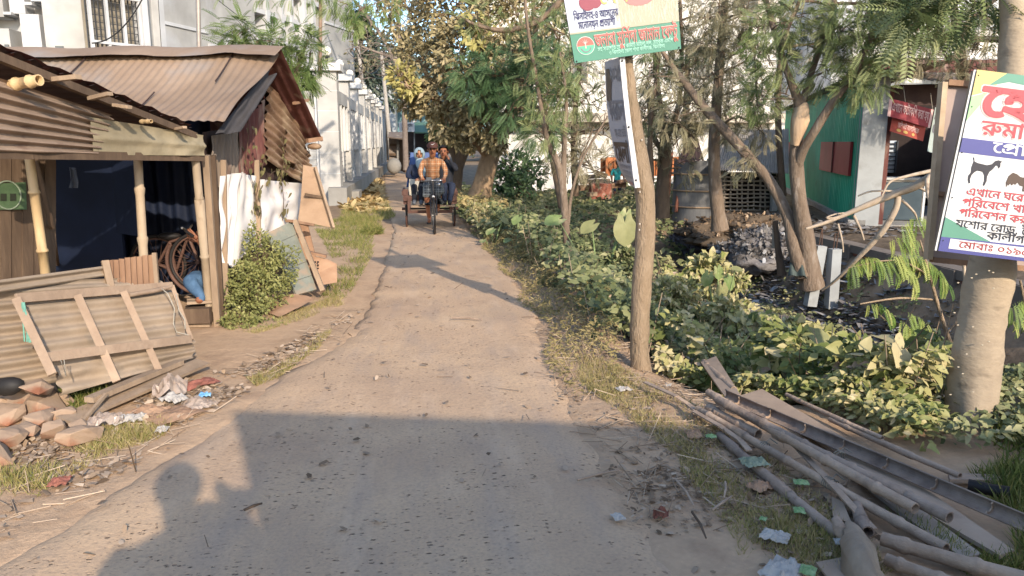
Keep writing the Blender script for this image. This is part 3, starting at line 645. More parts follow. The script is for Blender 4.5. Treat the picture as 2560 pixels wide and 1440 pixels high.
# --- small boards and cartons on the verge
m_grn = M('grey_green_paint', hx('6B6F66'), hx('7D7F74'), 8, .8, .2, 30, blotch=(hx('8F7C69'), 5, .55, .72))
m_ply = M('brown_plywood', hx('8F765F'), hx('9F866E'), 5, .85, .15, 20, blotch=(hx('776350'), 4, .55, .75))
m_card = M('cardboard', hx('97755B'), hx('A5866B'), 8, .9, .15)
cb = thing('painted_plank_board', 'grey-green board of five planks leaning beside the bush', 'board', gp(765, 735))
cTL = wp(663, 582, .55); cTL = at(664, 584, 8.55); cTR = at(730, 553, 8.75); cBR = at(792, 724, 8.35); cBL = at(742, 738, 8.1)
for i in range(5):
    a = cTL.lerp(cBL, i/5); b = cTR.lerp(cBR, i/5); c = cTR.lerp(cBR, (i+.97)/5); d = cTL.lerp(cBL, (i+.97)/5); MB().slab(d, c, b, a, .025).build('plank', m_grn, cb)
MB().bar(at(738, 552, 8.72), at(808, 728, 8.3), .06, .05, (1, 0, .3)).build('side_batten', m_wood, cb)
py = thing('plywood_sheet', 'tall cut plywood sheet with a crosspiece leaning on the shack end', 'plywood', gp(800, 640))
MB().poly([at(*p) for p in ((758, 412, 9.5), (789, 419, 9.5), (806, 480, 9.35), (833, 570, 9.1), (745, 552, 9.2), (752, 500, 9.35))], .015, n=(.3, -1, .2)).build('sheet', m_ply, py)
MB().bar(at(762, 486, 9.3), at(808, 494, 9.3), .03, .03).build('crosspiece', m_wood_d, py); MB().bar(at(788, 418, 9.45), at(834, 570, 9.05), .03, .03).build('edge_strip', m_wood, py)
MB().bar(gp(790, 715), at(752, 560, 9.3), .16, .03).build('prop', m_wood_r, py)
for a, b, wd, lab in (((722, 552, 8.7), (778, 562, 9.0), .10, 'rough plank end jutting out above the painted board'), ((770, 630, 8.9), (816, 641, 8.9), .07, 'short plank sticking out behind the painted board')):
    tag(MB().bar(at(*a), at(*b), wd, .03).build('plank', m_wood_r), lab, 'plank')
cbx = thing('cardboard_piece', 'torn brown carton flap with punched holes beside the board', 'carton', gp(815, 715))
MB().poly([at(*p) for p in ((786, 641, 8.9), (820, 648, 8.9), (842, 660, 8.85), (843, 706, 8.6), (795, 714, 8.55), (783, 690, 8.7))], .012, n=(.2, -1, .3)).build('flap', m_card, cbx)
mb = MB()
for i in range(8): mb.ball(at(788+7*(i % 2), 655+i//2*8, 8.78), .012, 6, 4)
mb.build('hole', m_black, cbx)
fl = MB().patch(gp(632, 768, .03), gp(698, 792, .03), gp(790, 742, .10), gp(712, 740, .12), 14, 10, lambda u, v: .03*math.sin(u*4)*v+.02*noise.noise(Vector((u*3, v*3, 0)))).build('cardboard_sheet', m_card); tag(fl, 'flat brown cardboard sheet lying on the dust below the bush', 'cardboard')
# --- bush at the shack corner
def leafbush(name, label, blobs, size, mat, base, tmpl=LEAF, n_st=10, cat='bush', gap=-.15, stem=.006, tb=0):
    t = thing(name, label, cat, base); mb = MB()
    for i in range(n_st):
        c, r, _ = blobs[i % len(blobs)]; q = Vector(c)+Vector((U(-1, 1)*np.mean(r)*.6, U(-1, 1)*np.mean(r)*.4, U(0, .6)*np.mean(r)))
        b0 = Vector(base)+Vector((U(-.08, .08), U(-.08, .08), 0)); mb.tube([b0, b0.lerp(q, .5)+Vector((U(-.04, .04), U(-.04, .04), .05)), q], [stem, stem*.8, stem*.4], 5)
    mb.build('stem', m_wood_d, t); crown('foliage', blobs, tmpl, size, mat, t, gap, -.1, tb=tb); return t
def B(px, py, d, rpx, n, sx=1, sy=1, sz=1):
    r = rpx*d/FPX; return (at(px, py, d), (r*sx, r*sy, r*sz), n)
leafbush('leafy_bush', 'small-leaved green bush sprawling at the corner of the shack', [B(660, 640, 7.9, 55, 900), B(640, 720, 7.7, 65, 1300), B(690, 680, 8.0, 55, 900), B(615, 770, 7.4, 55, 700), B(640, 600, 7.9, 34, 300), B(605, 690, 7.6, 40, 500), B(600, 805, 7.2, 40, 450, 1.3, 1, .5), B(690, 740, 7.9, 40, 350), B(725, 640, 8.1, 26, 160), B(632, 578, 7.9, 16, 60, .6, .6, 1.8), B(580, 730, 7.4, 26, 180), B(660, 815, 7.3, 50, 260, 1.5, 1, .3)], .034, m_bush, gp(640, 780), n_st=30)
# --- stones and rubbish
m_stone = M('dusty_rubble', hx('917A65'), hx('A28B75'), 5, .95, .4, 14, blotch=(hx('84563F'), 3, .5, .62))
def rock(c, r, sc, n=15):
    b = bmesh.new(); Rm = Matrix.Rotation(U(0, 3), 3, 'Z') @ Matrix.Rotation(U(-.3, .3), 3, 'X')
    for i in range(n):
        d = Vector(rnd_dirs(1)[0]); d /= max(abs(d.x), abs(d.y), abs(d.z))**.6; b.verts.new(Rm @ Vector((d.x*sc[0], d.y*sc[1], d.z*sc[2]))*r*U(.8, 1.05)+Vector(c))
    bmesh.ops.convex_hull(b, input=b.verts[:]); b.verts.ensure_lookup_table()
    for v in [v for v in b.verts if not v.link_faces]: b.verts.remove(v)
    bmesh.ops.subdivide_edges(b, edges=b.edges[:], cuts=2, use_grid_fill=True)
    for v in b.verts: v.co += v.normal*r*.05*noise.noise(v.co*30)
    b.verts.index_update(); m = MB(); m.add([v.co.copy() for v in b.verts], [[v.index for v in f.verts] for f in b.faces]); b.free(); return m
stones = [(40, 990, 60, 1.5), (112, 1012, 55, 1.5), (150, 1000, 32, 1), (20, 1040, 45, 1), (95, 1048, 42, 1.3), (158, 1036, 30, 1.2), (60, 1075, 38, 1), (10, 1095, 48, 1.1), (120, 1075, 40, 1.2), (30, 965, 40, 1.2), (200, 1088, 42, 1.6), (195, 1066, 28, 1), (5, 1010, 40, 1), (-10, 1130, 60, 1.2), (90, 975, 40, 1.4)]
names = ['flat stone lying on top of the rubble heap', 'large slab of broken masonry at the middle of the rubble heap', 'stone wedged behind the slab near the barrier', 'stone half hidden at the left edge of the rubble', 'orange-brown brick lump below the masonry slab', 'rounded stone at the right foot of the rubble', 'stone at the centre of the lowest row of rubble', 'broad stone at the lower left of the rubble', 'small stone beside the grass in the lowest rubble row', 'stone against the tin barrier at the back of the rubble', 'long flat stone nearest the plastic bag', 'small stone touching the wide plank', 'stone cut by the picture edge in the upper rubble', 'smooth mound-like stone nearest the camera on the left', 'pointed stone behind the masonry slab']
for i, (px, py, rp, asp) in enumerate(stones):
    z = .10 if py < 1000 else .06
    if py < 985: z = .2
    c = gp(px, py, z); r = rp*c.y/FPX*.75; sd = i*3.7
    ob = rock(c, r*1.25, (asp, .95, .62)).build('rubble_stone', m_stone); bv = ob.modifiers.new('worn_edges', 'BEVEL'); bv.width = r*.07; bv.segments = 2; bv.limit_method = 'ANGLE'
    tag(ob, names[i], 'stone', 'rubble stones by the barrier')
m_plast = M('clear_plastic', hx('9A8472'), hx('B3A394'), 9, .3, .5, 12, spec=.6, alpha=.75)
m_redp = M('red_wrapper', hx('966052'), hx('80503F'), 9, .6, .2)
m_bluep = M('blue_wrapper', hx('3E86B8'), hx('8FB4CC'), 30, .45)
m_whitep = M('white_scrap', hx('B3ADA4'), hx('9A9288'), 9, .6, .3)
m_greenp = M('green_wrapper', hx('587F44'), hx('93A67C'), 24, .45)
def crumple(name, px, py, sz, m, label, cat, asp=1.0, hgt=.5, z=.03, seed=0, grp=None):
    c = gp(px, py, z); c.z = max(c.z, tz(c.x, c.y)+.012); a = U(0, 3)
    def f(u, v):
        return sz*hgt*(.45*noise.noise(Vector((u*3.1+seed, v*3.1, seed)))+.35*noise.noise(Vector((u*7+seed, v*7, seed)))+.55*math.sin(u*math.pi)*math.sin(v*math.pi))
    x = Vector((math.cos(a), math.sin(a), 0))*sz/2*asp; y = Vector((-math.sin(a), math.cos(a), 0))*sz/2
    def ed(k): return 1+.25*noise.noise(Vector((k, seed, 3)))
    ob = MB().patch(c-x*ed(1)-y*ed(5), c+x*ed(2)-y*ed(6), c+x*ed(3)+y*ed(7), c-x*ed(4)+y*ed(8), 13, 11, f, smooth=False).build(name, m); sol = ob.modifiers.new('thick', 'SOLIDIFY'); sol.thickness = .0015
    return tag(ob, label, cat, grp)
crumple('plastic_bag', 425, 970, .21, m_plast, 'clear plastic bag crumpled at the end of the planks', 'plastic bag', 1.2, .6, .08, 1)
crumple('plastic_bag', 262, 1050, .16, m_plast, 'small clear plastic bag lying by the rubble stones', 'plastic bag', 1.2, .5, .05, 2)
crumple('plastic_bag', 490, 1010, .18, m_plast, 'torn clear plastic bag beside the blue wrapper', 'plastic bag', 1.2, .4, .03, 21)
crumple('cardboard_scrap', 435, 1035, .24, m_card, 'orange-brown cardboard scrap on the litter heap edge', 'cardboard', 1.3, .12, .03, 3)
crumple('cardboard_scrap', 372, 1025, .17, m_card, 'cardboard scrap in the middle of the roadside litter', 'cardboard', 1.2, .2, .03, 4)
crumple('red_wrapper', 497, 958, .15, m_redp, 'folded red wrapper above the blue wrapper', 'wrapper', 1.7, .25, .04, 5)
crumple('blue_wrapper', 512, 988, .075, m_bluep, 'small bright blue wrapper on the roadside litter', 'wrapper', .8, .5, .05, 6)
crumple('white_scrap', 437, 995, .12, m_whitep, 'white paper scrap between the bags', 'paper', 1.5, .4, .06, 7)
crumple('white_scrap', 310, 1048, .12, m_whitep, 'white plastic scrap in the grass below the planks', 'paper', 1.2, .4, .04, 8)
crumple('white_scrap', 405, 1073, .07, m_whitep, 'tiny white scrap at the verge below the cardboard', 'paper', 1.2, .4, .02, 9)
crumple('white_scrap', 340, 1045, .1, m_whitep, 'pale scrap beside the cardboard in the litter', 'paper', 1.2, .5, .03, 10)
crumple('red_wrapper', 148, 1203, .10, m_redp, 'faded red wrapper alone on the near verge', 'wrapper', .9, .3, .03, 11)
tag(MB().ball(at(20, 965, 4.75), .07, 12, 8, 0, (1.4, .7, .8), lambda d: 1+.2*noise.noise(d*2)).build('black_bag', m_black), 'black plastic bag tucked against the barrier above the rubble', 'plastic bag')
# ------------------------------------------------------------------ boundary wall with globe lamps
m_wallp = M('pale_grey_paint', hx('A3A19C'), hx('AFADA8'), 2, .75, .08, 30, blotch=(hx('A7A6A4'), 1.5, .58, .8))
m_white_p = M('white_paint', hx('B5B5B3'), hx('C0BFBC'), 3, .7, .05)
m_plinth = M('grey_plinth', hx('8D8A84'), hx('7D7A74'), 3, .85, .15)
m_groove = M('groove_shadow', hx('8B8D92'), None, 5, .8)
m_globe = M('lamp_globe', hx('EFE6D3'), hx('F2EADA'), 3, .25, 0, spec=.5)
m_iron = M('dark_iron', hx('3A3C3F'), None, 9, .5)
WX = -2.36; PY0 = 21.8; SP = 3.45; NP = 9
bw = thing('boundary_wall', 'pale grey boundary wall with capped pillars and tall recesses along the lane', 'wall', (WX, PY0, 0))
def pillar(i):
    y = PY0+i*SP; hp = 3.62; x = WX-.02; w_ = .54
    p = MB().box((x-w_/2+.10, y+w_/2, hp/2), (w_, w_, hp)).build('pillar', m_wallp, bw)
    MB().box((x-w_/2+.10, y+w_/2, hp+.10), (w_+.26, w_+.26, .20)).build('cap', m_white_p, p)
    mb = MB()
    for z in (.86, 1.42, 2.0, 2.56, 3.1): mb.box((x-w_/2+.10, y+w_/2, z), (w_+.008, w_+.008, .018))
    mb.build('joint_line', m_white_p, p)
for i in range(NP): pillar(i)
for i in range(NP-1):
    y0 = PY0+i*SP+.545; y1 = PY0+(i+1)*SP-.005; L = y1-y0; cx = WX-.12
    MB().box((cx, (y0+y1)/2, 2.98), (.30, L, .36)).build('top_beam', m_wallp, bw)
    MB().box((cx-.06, (y0+y1)/2, 1.62), (.18, L, 2.30)).build('panel', m_wallp, bw)
    for k in range(4):
        yy = lerp(y0+.05, y1-.05, k/3); MB().box((cx+.04, yy, 2.12), (.24, .11, 1.33)).build('fin', m_white_p, bw)
    mb = MB()
    for z in np.arange(.62, 1.42, .13): mb.box((cx+.034, (y0+y1)/2, z), (.012, L, .022))
    mb.build('groove', m_groove, bw)
    for k in (1, 2):
        yy = lerp(y0+.05, y1-.05, k/3); MB().box((cx+.045, yy, .98), (.05, .10, .93)).build('fin', m_white_p, bw)
MB().box((WX+.03, PY0+SP*(NP-1)/2, .24), (.5, SP*(NP-1)+.9, .5)).build('plinth', m_plinth, bw)
MB().box((WX+.24, PY0+1.5, .12), (.5, 1.0, .36)).build('step', m_plinth, bw)
# return wall going left from the corner pillar
MB().box((WX-.46-1.6, PY0+.33, 1.55), (3.2, .2, 3.1)).build('return_wall', m_wallp, bw)
mb = MB()
for z in np.arange(.62, 1.62, .16): mb.box((WX-.46-1.6, PY0+.225, z), (3.2, .014, .02))
mb.build('groove', m_white_p, bw); MB().box((WX-.52, PY0+.2, 1.55), (.08, .1, 3.1)).build('downpipe', m_white_p, bw)
lamp0 = None
ordn = ['globe lamp on the nearest corner pillar of the pale wall', 'globe lamp on the wall pillar next to the corner pillar', 'globe lamp on the third pillar along the pale wall', 'globe lamp on the fourth pillar along the pale wall', 'globe lamp on the fifth pillar along the pale wall', 'globe lamp on the sixth pillar along the pale wall', 'globe lamp on the seventh pillar along the pale wall', 'globe lamp on the eighth pillar along the pale wall', 'globe lamp on the farthest pillar of the pale wall']
for i in range(NP):
    loc = (WX-.02-.27+.10, PY0+i*SP+.27, 3.822)
    if i == 0:
        lamp0 = thing('globe_lamp', ordn[0], 'lamp', loc, 'globe lamps on the boundary wall'); L_ = Vector(loc)
        MB().tube([L_, L_+Vector((0, 0, .03)), L_+Vector((0, 0, .031)), L_+Vector((0, 0, .17)), L_+Vector((0, 0, .175)), L_+Vector((0, 0, .22))], [.09, .09, .04, .04, .09, .09], 12).build('stem', m_iron, lamp0)
        MB().ball(L_+Vector((0, 0, .34)), .135, 20, 12).build('globe', m_globe, lamp0)
    else: dup(lamp0, loc, ordn[i])
# ------------------------------------------------------------------ modern grey building on the left
gb = thing('modern_building', 'large pale grey building with deep window grids behind the wall', 'building', (-8.8, 24, 0))
m_bg = M('building_grey', hx('94938F'), hx('A1A09C'), .8, .75, .05, 20, blotch=(hx('A8AAAE'), .8, .55, .8))
m_bw = M('building_white', hx('A9ABAD'), hx('B8B8B7'), .8, .7, .05)
m_glass = M('dark_window', hx('474B4C'), hx('5B5C58'), 1.5, .25, 0, spec=.6)
m_beige = M('beige_glass', hx('7E776A'), hx('948B7B'), 2, .6)  # reflective beige window glass as one even matt tone
Q0 = Vector((-8.6, 23.6, 0)); QD = Vector((.335, .942, 0)); QN = Vector((.942, -.335, 0))
def q3(t, z, o=0.0): return Q0+QD*t+QN*o+Vector((0, 0, z))
def qbox(t0, t1, z0, z1, o0, o1): return [q3(t0, z0, o1), q3(t0, z0, o0), q3(t1, z0, o0), q3(t1, z0, o1), q3(t0, z1, o1), q3(t0, z1, o0), q3(t1, z1, o0), q3(t1, z1, o1)]
def tq(px):                       # distance along the facade of a sight line
    k = ray(px, 100); k = k.x/k.y; return (k*Q0.y-Q0.x)/(QD.x-k*QD.y)
tA, tB = tq(640), tq(812); tE = tq(884)
MB().hexa(qbox(-.5, tA, -.2, 13, -6, 0)).hexa(qbox(tA, tB, -.2, 4.6, -6, -.0)).hexa(qbox(tA, tB, 8.6, 13, -6, 0)).hexa(qbox(tB, tE, -.2, 13, -6, 0)).build('wall', m_bg, gb)
MB().hexa(qbox(tA, tB, 4.6, 8.6, -6, -.75)).build('window_glass', m_glass, gb)
NCOL, NROW = 6, 4
for i in range(1, NCOL):
    t = lerp(tA, tB, i/NCOL); MB().hexa(qbox(t-.11, t+.11, 4.6, 8.6, -.74, .03 if i % 2 else .12)).build('fin', m_bw, gb)
for j in range(1, NROW):
    z = lerp(4.6, 8.6, j/NROW); mb = MB()
    for i in range(NCOL): mb.hexa(qbox(lerp(tA, tB, i/NCOL)+.115, lerp(tA, tB, (i+1)/NCOL)-.115, z-.09, z+.09, -.73, -.02))
    mb.build('shelf', m_bw, gb)
for t0, t1, z in ((-.5, tq(395), 6.3), (tq(395), tq(520), 5.3), (tq(520), tA, 4.9), (tB, tE, 6.9)):
    MB().hexa(qbox(t0, t1-.02, z, z+.10, .0, .05)).build('trim_band', m_bw, gb)
MB().hexa(qbox(tq(385), tq(398), -.2, 13, -.0, .25)).build('pilaster', m_bw, gb)
# the tall gridded stair window stands forward of the facade
G0, G1 = tq(228)+.0, tq(360); 
gw = MB().hexa(qbox(G0, G1, -.2, 12, .02, .22)).build('bay_wall', m_bg, gb)
GP0 = at(232, 140, 20.5); GP1 = at(358, 140, 21.6); gd = (GP1-GP0); gd.z = 0; gl = gd.length; gd.normalize(); gn = Vector((gd.y, -gd.x, 0))
def g3(u, z, o=0): return Vector((GP0.x, GP0.y, 0))+gd*(u*gl)+gn*o+Vector((0, 0, z))
win = MB().hexa([g3(.03, 2.5, -.34), g3(.99, 2.5, -.34), g3(.99, 2.5, -.3), g3(.03, 2.5, -.3), g3(.03, 12, -.34), g3(.99, 12, -.34), g3(.99, 12, -.3), g3(.03, 12, -.3)]).build('stair_window', m_beige, gb)
mb = MB()
for u in (0.02, .34, .67, .99): mb.bar(g3(u, 2.5, .0), g3(u, 12, .0), .07, .07, gn)
for z in (3.0, 4.15, 5.3, 6.45, 7.6): mb.bar(g3(0, z, .01), g3(1.0, z, .01), .07, .07)
mb.build('window_frame', m_bw, win)
mb = MB()
for k in range(34): mb.bar(g3(0, 2.6+k*.17, -.12), g3(1, 2.6+k*.17, -.12), .018, .018)
for k in range(13): mb.bar(g3(k/12, 2.5, -.12), g3(k/12, 8.4, -.12), .025, .025)
mb.build('grille', m_iron, win)
MB().hexa([g3(1.0, -.2, -.6), g3(1.12, -.2, -.6), g3(1.12, -.2, .12), g3(1.0, -.2, .12), g3(1.0, 12, -.6), g3(1.12, 12, -.6), g3(1.12, 12, .12), g3(1.0, 12, .12)]).build('jamb', m_bw, gb)
# stepped fins of the frontal part
def pbox(px0, px1, y, z0, z1, dep, m, name, par):
    a = at(px0, 140, y); b = at(px1, 140, y); MB().hexa([Vector((a.x, y, z0)), Vector((b.x, y, z0)), Vector((b.x, y+dep, z0)), Vector((a.x, y+dep, z0)), Vector((a.x, y, z1)), Vector((b.x, y, z1)), Vector((b.x, y+dep, z1)), Vector((a.x, y+dep, z1))]).build(name, m, par)
pbox(-250, 236, 22.6, -.2, 12, 5, m_bg, 'wall', gb)
for a, b, z0, z1, y in ((-60, 22, 4.9, 12, 22.0), (38, 76, 5.0, 12, 22.1), (92, 134, 5.3, 12, 22.0), (60, 108, 0, 4.95, 21.8), (118, 232, 0, 5.35, 21.2), (150, 228, 5.45, 12, 21.7), (-60, 30, 0, 4.6, 21.9)):
    pbox(a, b, y, z0, z1, 1.2, m_bw if b-a < 60 else m_bg, 'fin', gb)
for a, b, z0, z1, y in ((138, 152, 5.35, 8, 22.55), (140, 160, 2.6, 4.1, 21.15), (14, 24, 2.6, 4.2, 21.85), (72, 84, 2.6, 4.1, 21.75)): pbox(a, b, y, z0, z1, .04, m_glass, 'window_glass', gb)
for a, b, z, y in ((150, 230, 5.38, 21.15), (20, 40, 4.95, 21.95), (76, 94, 5.2, 21.95)): pbox(a, b, y, z, z+.07, .5, m_bw, 'trim_band', gb)
# steel pole standing behind the shack roof
tag(MB().tube([at(498, 150, 13), at(494, -60, 13)], [.035, .035], 10).build('steel_pole', M('galvanised_steel', hx('A59C92'), hx('8A8078'), 9, .5, metal=.4)), 'thin steel pole rising behind the shack roof against the building', 'pole')
tag(MB().tube([at(800, 190, 19), at(802, -60, 19)], [.045, .04], 10).build('bamboo_pole', M('brown_pole', hx('8C7767'), hx('75604F'), 9, .8)), 'brown pole standing before the deep window grid', 'pole')
m_wire = M('black_wire', hx('222222'), None, 9, .6)
def wire(a, b, sag, lab, r=.006):
    a = Vector(a); b = Vector(b); tag(MB().tube([a.lerp(b, t)-Vector((0, 0, sag*4*t*(1-t))) for t in np.linspace(0, 1, 14)], r, 5).build('cable', m_wire), lab, 'cable')
wire(at(230, 108, 14), at(365, -20, 14), .2, 'black cable slanting across the tall stair window', .012)
wire(at(395, -10, 16), at(404, 128, 16), 0, 'black cable hanging straight beside the stair window')
wire(at(520, -20, 18), at(860, 170, 26), .3, 'thin cable running past the window grid to the wall lamps', .008)
# ------------------------------------------------------------------ end of the lane
m_pole = M('whitewashed_pole', hx('B1ACA4'), hx('969088'), 5, .8)
for a, b, d, r, lab in (((972, 325), (953, 128), 44, .12, 'pale leaning utility pole at the end of the wall'), ((909, 240), (893, 96), 38, .10, 'grey utility pole behind the row of wall lamps'), ((985, 360), (962, 250), 50, .08, 'thin white pole beside the leaning utility pole')):
    t = thing('utility_pole', lab, 'pole', gp(a[0]+4, 425)); MB().tube([at(a[0]+(a[0]-b[0])*.5, a[1]+(a[1]-b[1])*.5, d), at(*b, d)], [r*1.15, r*.8], 10).build('pole', m_pole, t)
    MB().bar(at(b[0]-14, b[1]+16, d), at(b[0]+16, b[1]+14, d), .09, .09).build('crossarm', m_iron, t)
for i, (a, b, lab) in enumerate((((955, 150, 44), (1060, 150, 60), 'cable leaving the leaning pole towards the trees'), ((955, 160, 44), (885, 150, 30), 'cable between the leaning pole and the grey pole'), ((962, 205, 44), (1030, 210, 60), 'lower cable beside the leaning pole'), ((960, 190, 44), (890, 120, 30), 'upper slack cable above the wall lamps'))): wire(at(*a), at(*b), .5, lab, .02)
m_teal = M('teal_paint', hx('5E7F82'), hx('6E8E90'), 2, .8)
m_shed_g = M('green_tin', hx('4C6A5B'), hx('5E7B6A'), 5, .7)
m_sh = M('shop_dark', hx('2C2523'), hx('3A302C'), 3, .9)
tb = thing('teal_building', 'teal building with arched windows at the far end of the lane', 'building', at(1090, 395, 78))
def fbox(px0, py0, px1, py1, d, dep, m, name, par):
    a = at(px0, py1, d); b = at(px1, py0, d); return MB().box(((a.x+b.x)/2, d+dep/2, (a.z+b.z)/2), (abs(b.x-a.x), dep, abs(b.z-a.z))).build(name, m, par)
fbox(940, 150, 1250, 365, 78, 8, m_teal, 'wall', tb)
for px, py in ((1010, 318), (1035, 318), (1010, 262), (1120, 270), (1160, 270)):
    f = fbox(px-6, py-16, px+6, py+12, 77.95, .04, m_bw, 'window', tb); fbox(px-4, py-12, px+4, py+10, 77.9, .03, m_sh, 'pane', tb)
gh = thing('grey_house', 'pale house with dark windows glimpsed above the wall lamps', 'house', at(955, 330, 70))
fbox(900, 165, 985, 345, 70, 6, M('pale_house', hx('9FA4A4'), hx('8C9090'), 2, .8), 'wall', gh); fbox(938, 168, 955, 186, 69.95, .04, m_sh, 'window', gh); fbox(958, 205, 972, 226, 69.95, .04, m_sh, 'window', gh); fbox(925, 205, 940, 226, 69.95, .04, m_sh, 'window', gh); fbox(936, 188, 957, 192, 69.7, .28, m_bw, 'sunshade', gh)
fs = thing('tin_market_stall', 'low dark stall with a green tin roof at the end of the lane', 'stall', at(1080, 385, 60))
MB().slab(at(1036, 330, 58.5), at(1120, 330, 58.5), at(1112, 306, 62), at(1036, 306, 62), .1).build('roof', m_shed_g, fs)
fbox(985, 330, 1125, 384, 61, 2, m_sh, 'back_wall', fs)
for px in (1036, 1073, 1012): MB().bar(at(px, 384, 59), at(px, 328, 59), .1, .1).build('post', m_plinth, fs)
ss = thing('shop_sign', 'white shop sign with dark lettering above the dark stall', 'sign', at(1017, 330, 58))
BRD = {}
fbox(998, 306, 1036, 329, 58, .1, m_white_p, 'board', ss)
# parked motorcycles, small in the distance
m_bike = M('motorbike_red', hx('6B2A22'), hx('3A2A28'), 9, .4); m_chrome = M('chrome', hx('A9A9A9'), None, 9, .2, metal=.8)
def motorbike(px, d, lab, m):
    o = gp(px, 379, 0); o = at(px, 380, d); o.z = 0; t = thing('parked_motorcycle', lab, 'motorcycle', o, 'motorcycles parked at the lane end')
    for s in (-.6, .6):
        wt = MB().torus(o+Vector((s*.55, s*.9, .3)), (.85, -.5, 0), .25, .06, 18, 6).build('wheel', m_black, t)
    MB().tube([o+Vector((-.33, -.55, .35)), o+Vector((-.2, -.35, .75)), o+Vector((0, 0, .8)), o+Vector((.3, .5, .75))], [.06, .14, .17, .1], 8).build('body', m, t)
    MB().tube([o+Vector((.0, .1, .92)), o+Vector((.35, .6, .9))], [.1, .08], 8).build('seat', m_black, t)
    MB().tube([o+Vector((-.55, -.25, 1.05)), o+Vector((-.22, -.4, 1.0)), o+Vector((.05, -.6, 1.05))], .025, 6).build('handlebar', m_chrome, t)
    MB().ball(o+Vector((-.3, -.5, .9)), .1, 10, 6).build('headlight', m_white_p, t)
motorbike(1012, 56, 'dark red motorcycle parked under the shop sign', m_bike); motorbike(1043, 55, 'dark motorcycle parked beside the stall post', m_black); motorbike(1066, 56, 'reddish motorcycle behind the woman on the cycle van', m_bike)
# shabby kiosk at the wall's end
kk = thing('old_kiosk', 'shabby grey plank kiosk at the far end of the pale wall', 'kiosk', gp(990, 428))
d = 40
fbox(974, 338, 992, 424, d, 2, m_greytin, 'wall', kk); MB().slab(at(996, 424, d-.1), at(1013, 432, d-1.5), at(1010, 345, d-1.4), at(996, 340, d-.1), .08).build('side_panel', m_wood_d, kk)
MB().slab(at(970, 342, d-.8), at(1015, 347, d-1.6), at(1010, 330, d+1.5), at(972, 330, d+1.5), .06).build('roof', m_greytin, kk)
for y in (362, 386, 402): MB().bar(at(974, y, d-.1), at(1002, y+1, d-.2), .1, .12).build('shelf', m_wood_d, kk)
MB().bar(at(996, 425, d-.3), at(995, 338, d-.3), .14, .14).build('post', m_plinth, kk)
jar = MB().ball(at(985, 415, 38), .36, 12, 8, 0, (1, 1, 1.1)).build('clay_pot', m_plinth); tag(jar, 'round grey pot standing below the old kiosk', 'pot')
# ------------------------------------------------------------------ right: white buildings behind the trees
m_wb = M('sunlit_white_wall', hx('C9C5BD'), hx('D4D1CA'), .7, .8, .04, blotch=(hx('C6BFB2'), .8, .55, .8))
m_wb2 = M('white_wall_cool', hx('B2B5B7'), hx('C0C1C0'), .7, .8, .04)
m_slab = M('concrete_slab', hx('A79C8D'), hx('B9AE9F'), 2, .9)
wb = thing('white_building', 'long whitewashed building with a concrete ledge behind the trees', 'building', at(1600, 440, 30))
fbox(1225, 305, 1990, 480, 30.0, .3, m_wb, 'wall', wb); fbox(1215, 284, 1965, 304, 29.0, 1.4, m_slab, 'ledge', wb); fbox(1225, -500, 2075, 283, 30.3, 6, m_wb, 'wall', wb)
for px, py, w_, h_ in ((1760, 160, 22, 70), (2005, 170, 18, 62), (1450, 170, 22, 70), (1300, 170, 20, 70), (2050, -10, 24, 40), (1880, 30, 20, 60), (1600, 30, 20, 60)):
    f = fbox(px-w_, py-h_/2-6, px+w_, py+h_/2, 30.24, .05, m_slab, 'window', wb); fbox(px-w_+4, py-h_/2-2, px+w_-4, py+h_/2-4, 30.2, .03, m_glass if px != 2050 else M('blue_pane', hx('4C7FA0'), hx('5E90AE'), 3, .3), 'pane', wb)
    fbox(px-w_-6, py-h_/2-14, px+w_+6, py-h_/2-7, 29.8, .5, m_slab, 'sunshade', wb)
wa = thing('white_flats', 'white block of flats with barred balconies above the green shop', 'building', at(2350, 200, 27))
fbox(2075, -500, 3000, 230, 27.5, 6, m_wb2, 'wall', wa)
for z0, z1 in ((76, 84), (108, 142)): fbox(2130, z0, 2570, z1, 26.5, .99, m_wb, 'balcony_slab', wa)
fbox(2170, 128, 2310, 186, 26.8, .2, M('pale_green_shutter', hx('9AA59A'), hx('AAB4A8'), 3, .6), 'shutter', wa)
mb = MB()
for k in range(9): mb.bar(at(2172, 133+k*6, 26.75), at(2308, 134+k*6, 26.75), .02, .03)
mb.build('shutter_slat', m_plinth, wa)
fbox(2312, 92, 2322, 190, 26.6, .2, M('blue_pipe_paint', hx('5C6C9E'), hx('6B7AAA'), 3, .6), 'drainpipe', wa)
lat = fbox(2358, 152, 2410, 190, 26.7, .1, m_wb, 'lattice_panel', wa); mb = MB()
for j in range(5):
    for i in range(6): a = at(2362+i*8+(j % 2)*4, 158+j*7, 26.68); mb.box(a, (.085, .05, .05))
mb.build('opening', m_sh, lat)
mb = MB()
for k in range(26): mb.bar(at(2335+k*9, 148, 26.45), at(2335+k*9, 188, 26.45), .02, .02)
for y in (149, 168, 188): mb.bar(at(2330, y, 26.44), at(2570, y, 26.44), .03, .03)
mb.build('balcony_railing', m_wb2, wa); fbox(2330, 84, 2570, 107, 27.4, .08, m_sh, 'window', wa); fbox(2420, 145, 2570, 190, 27.4, .08, m_sh, 'window', wa)
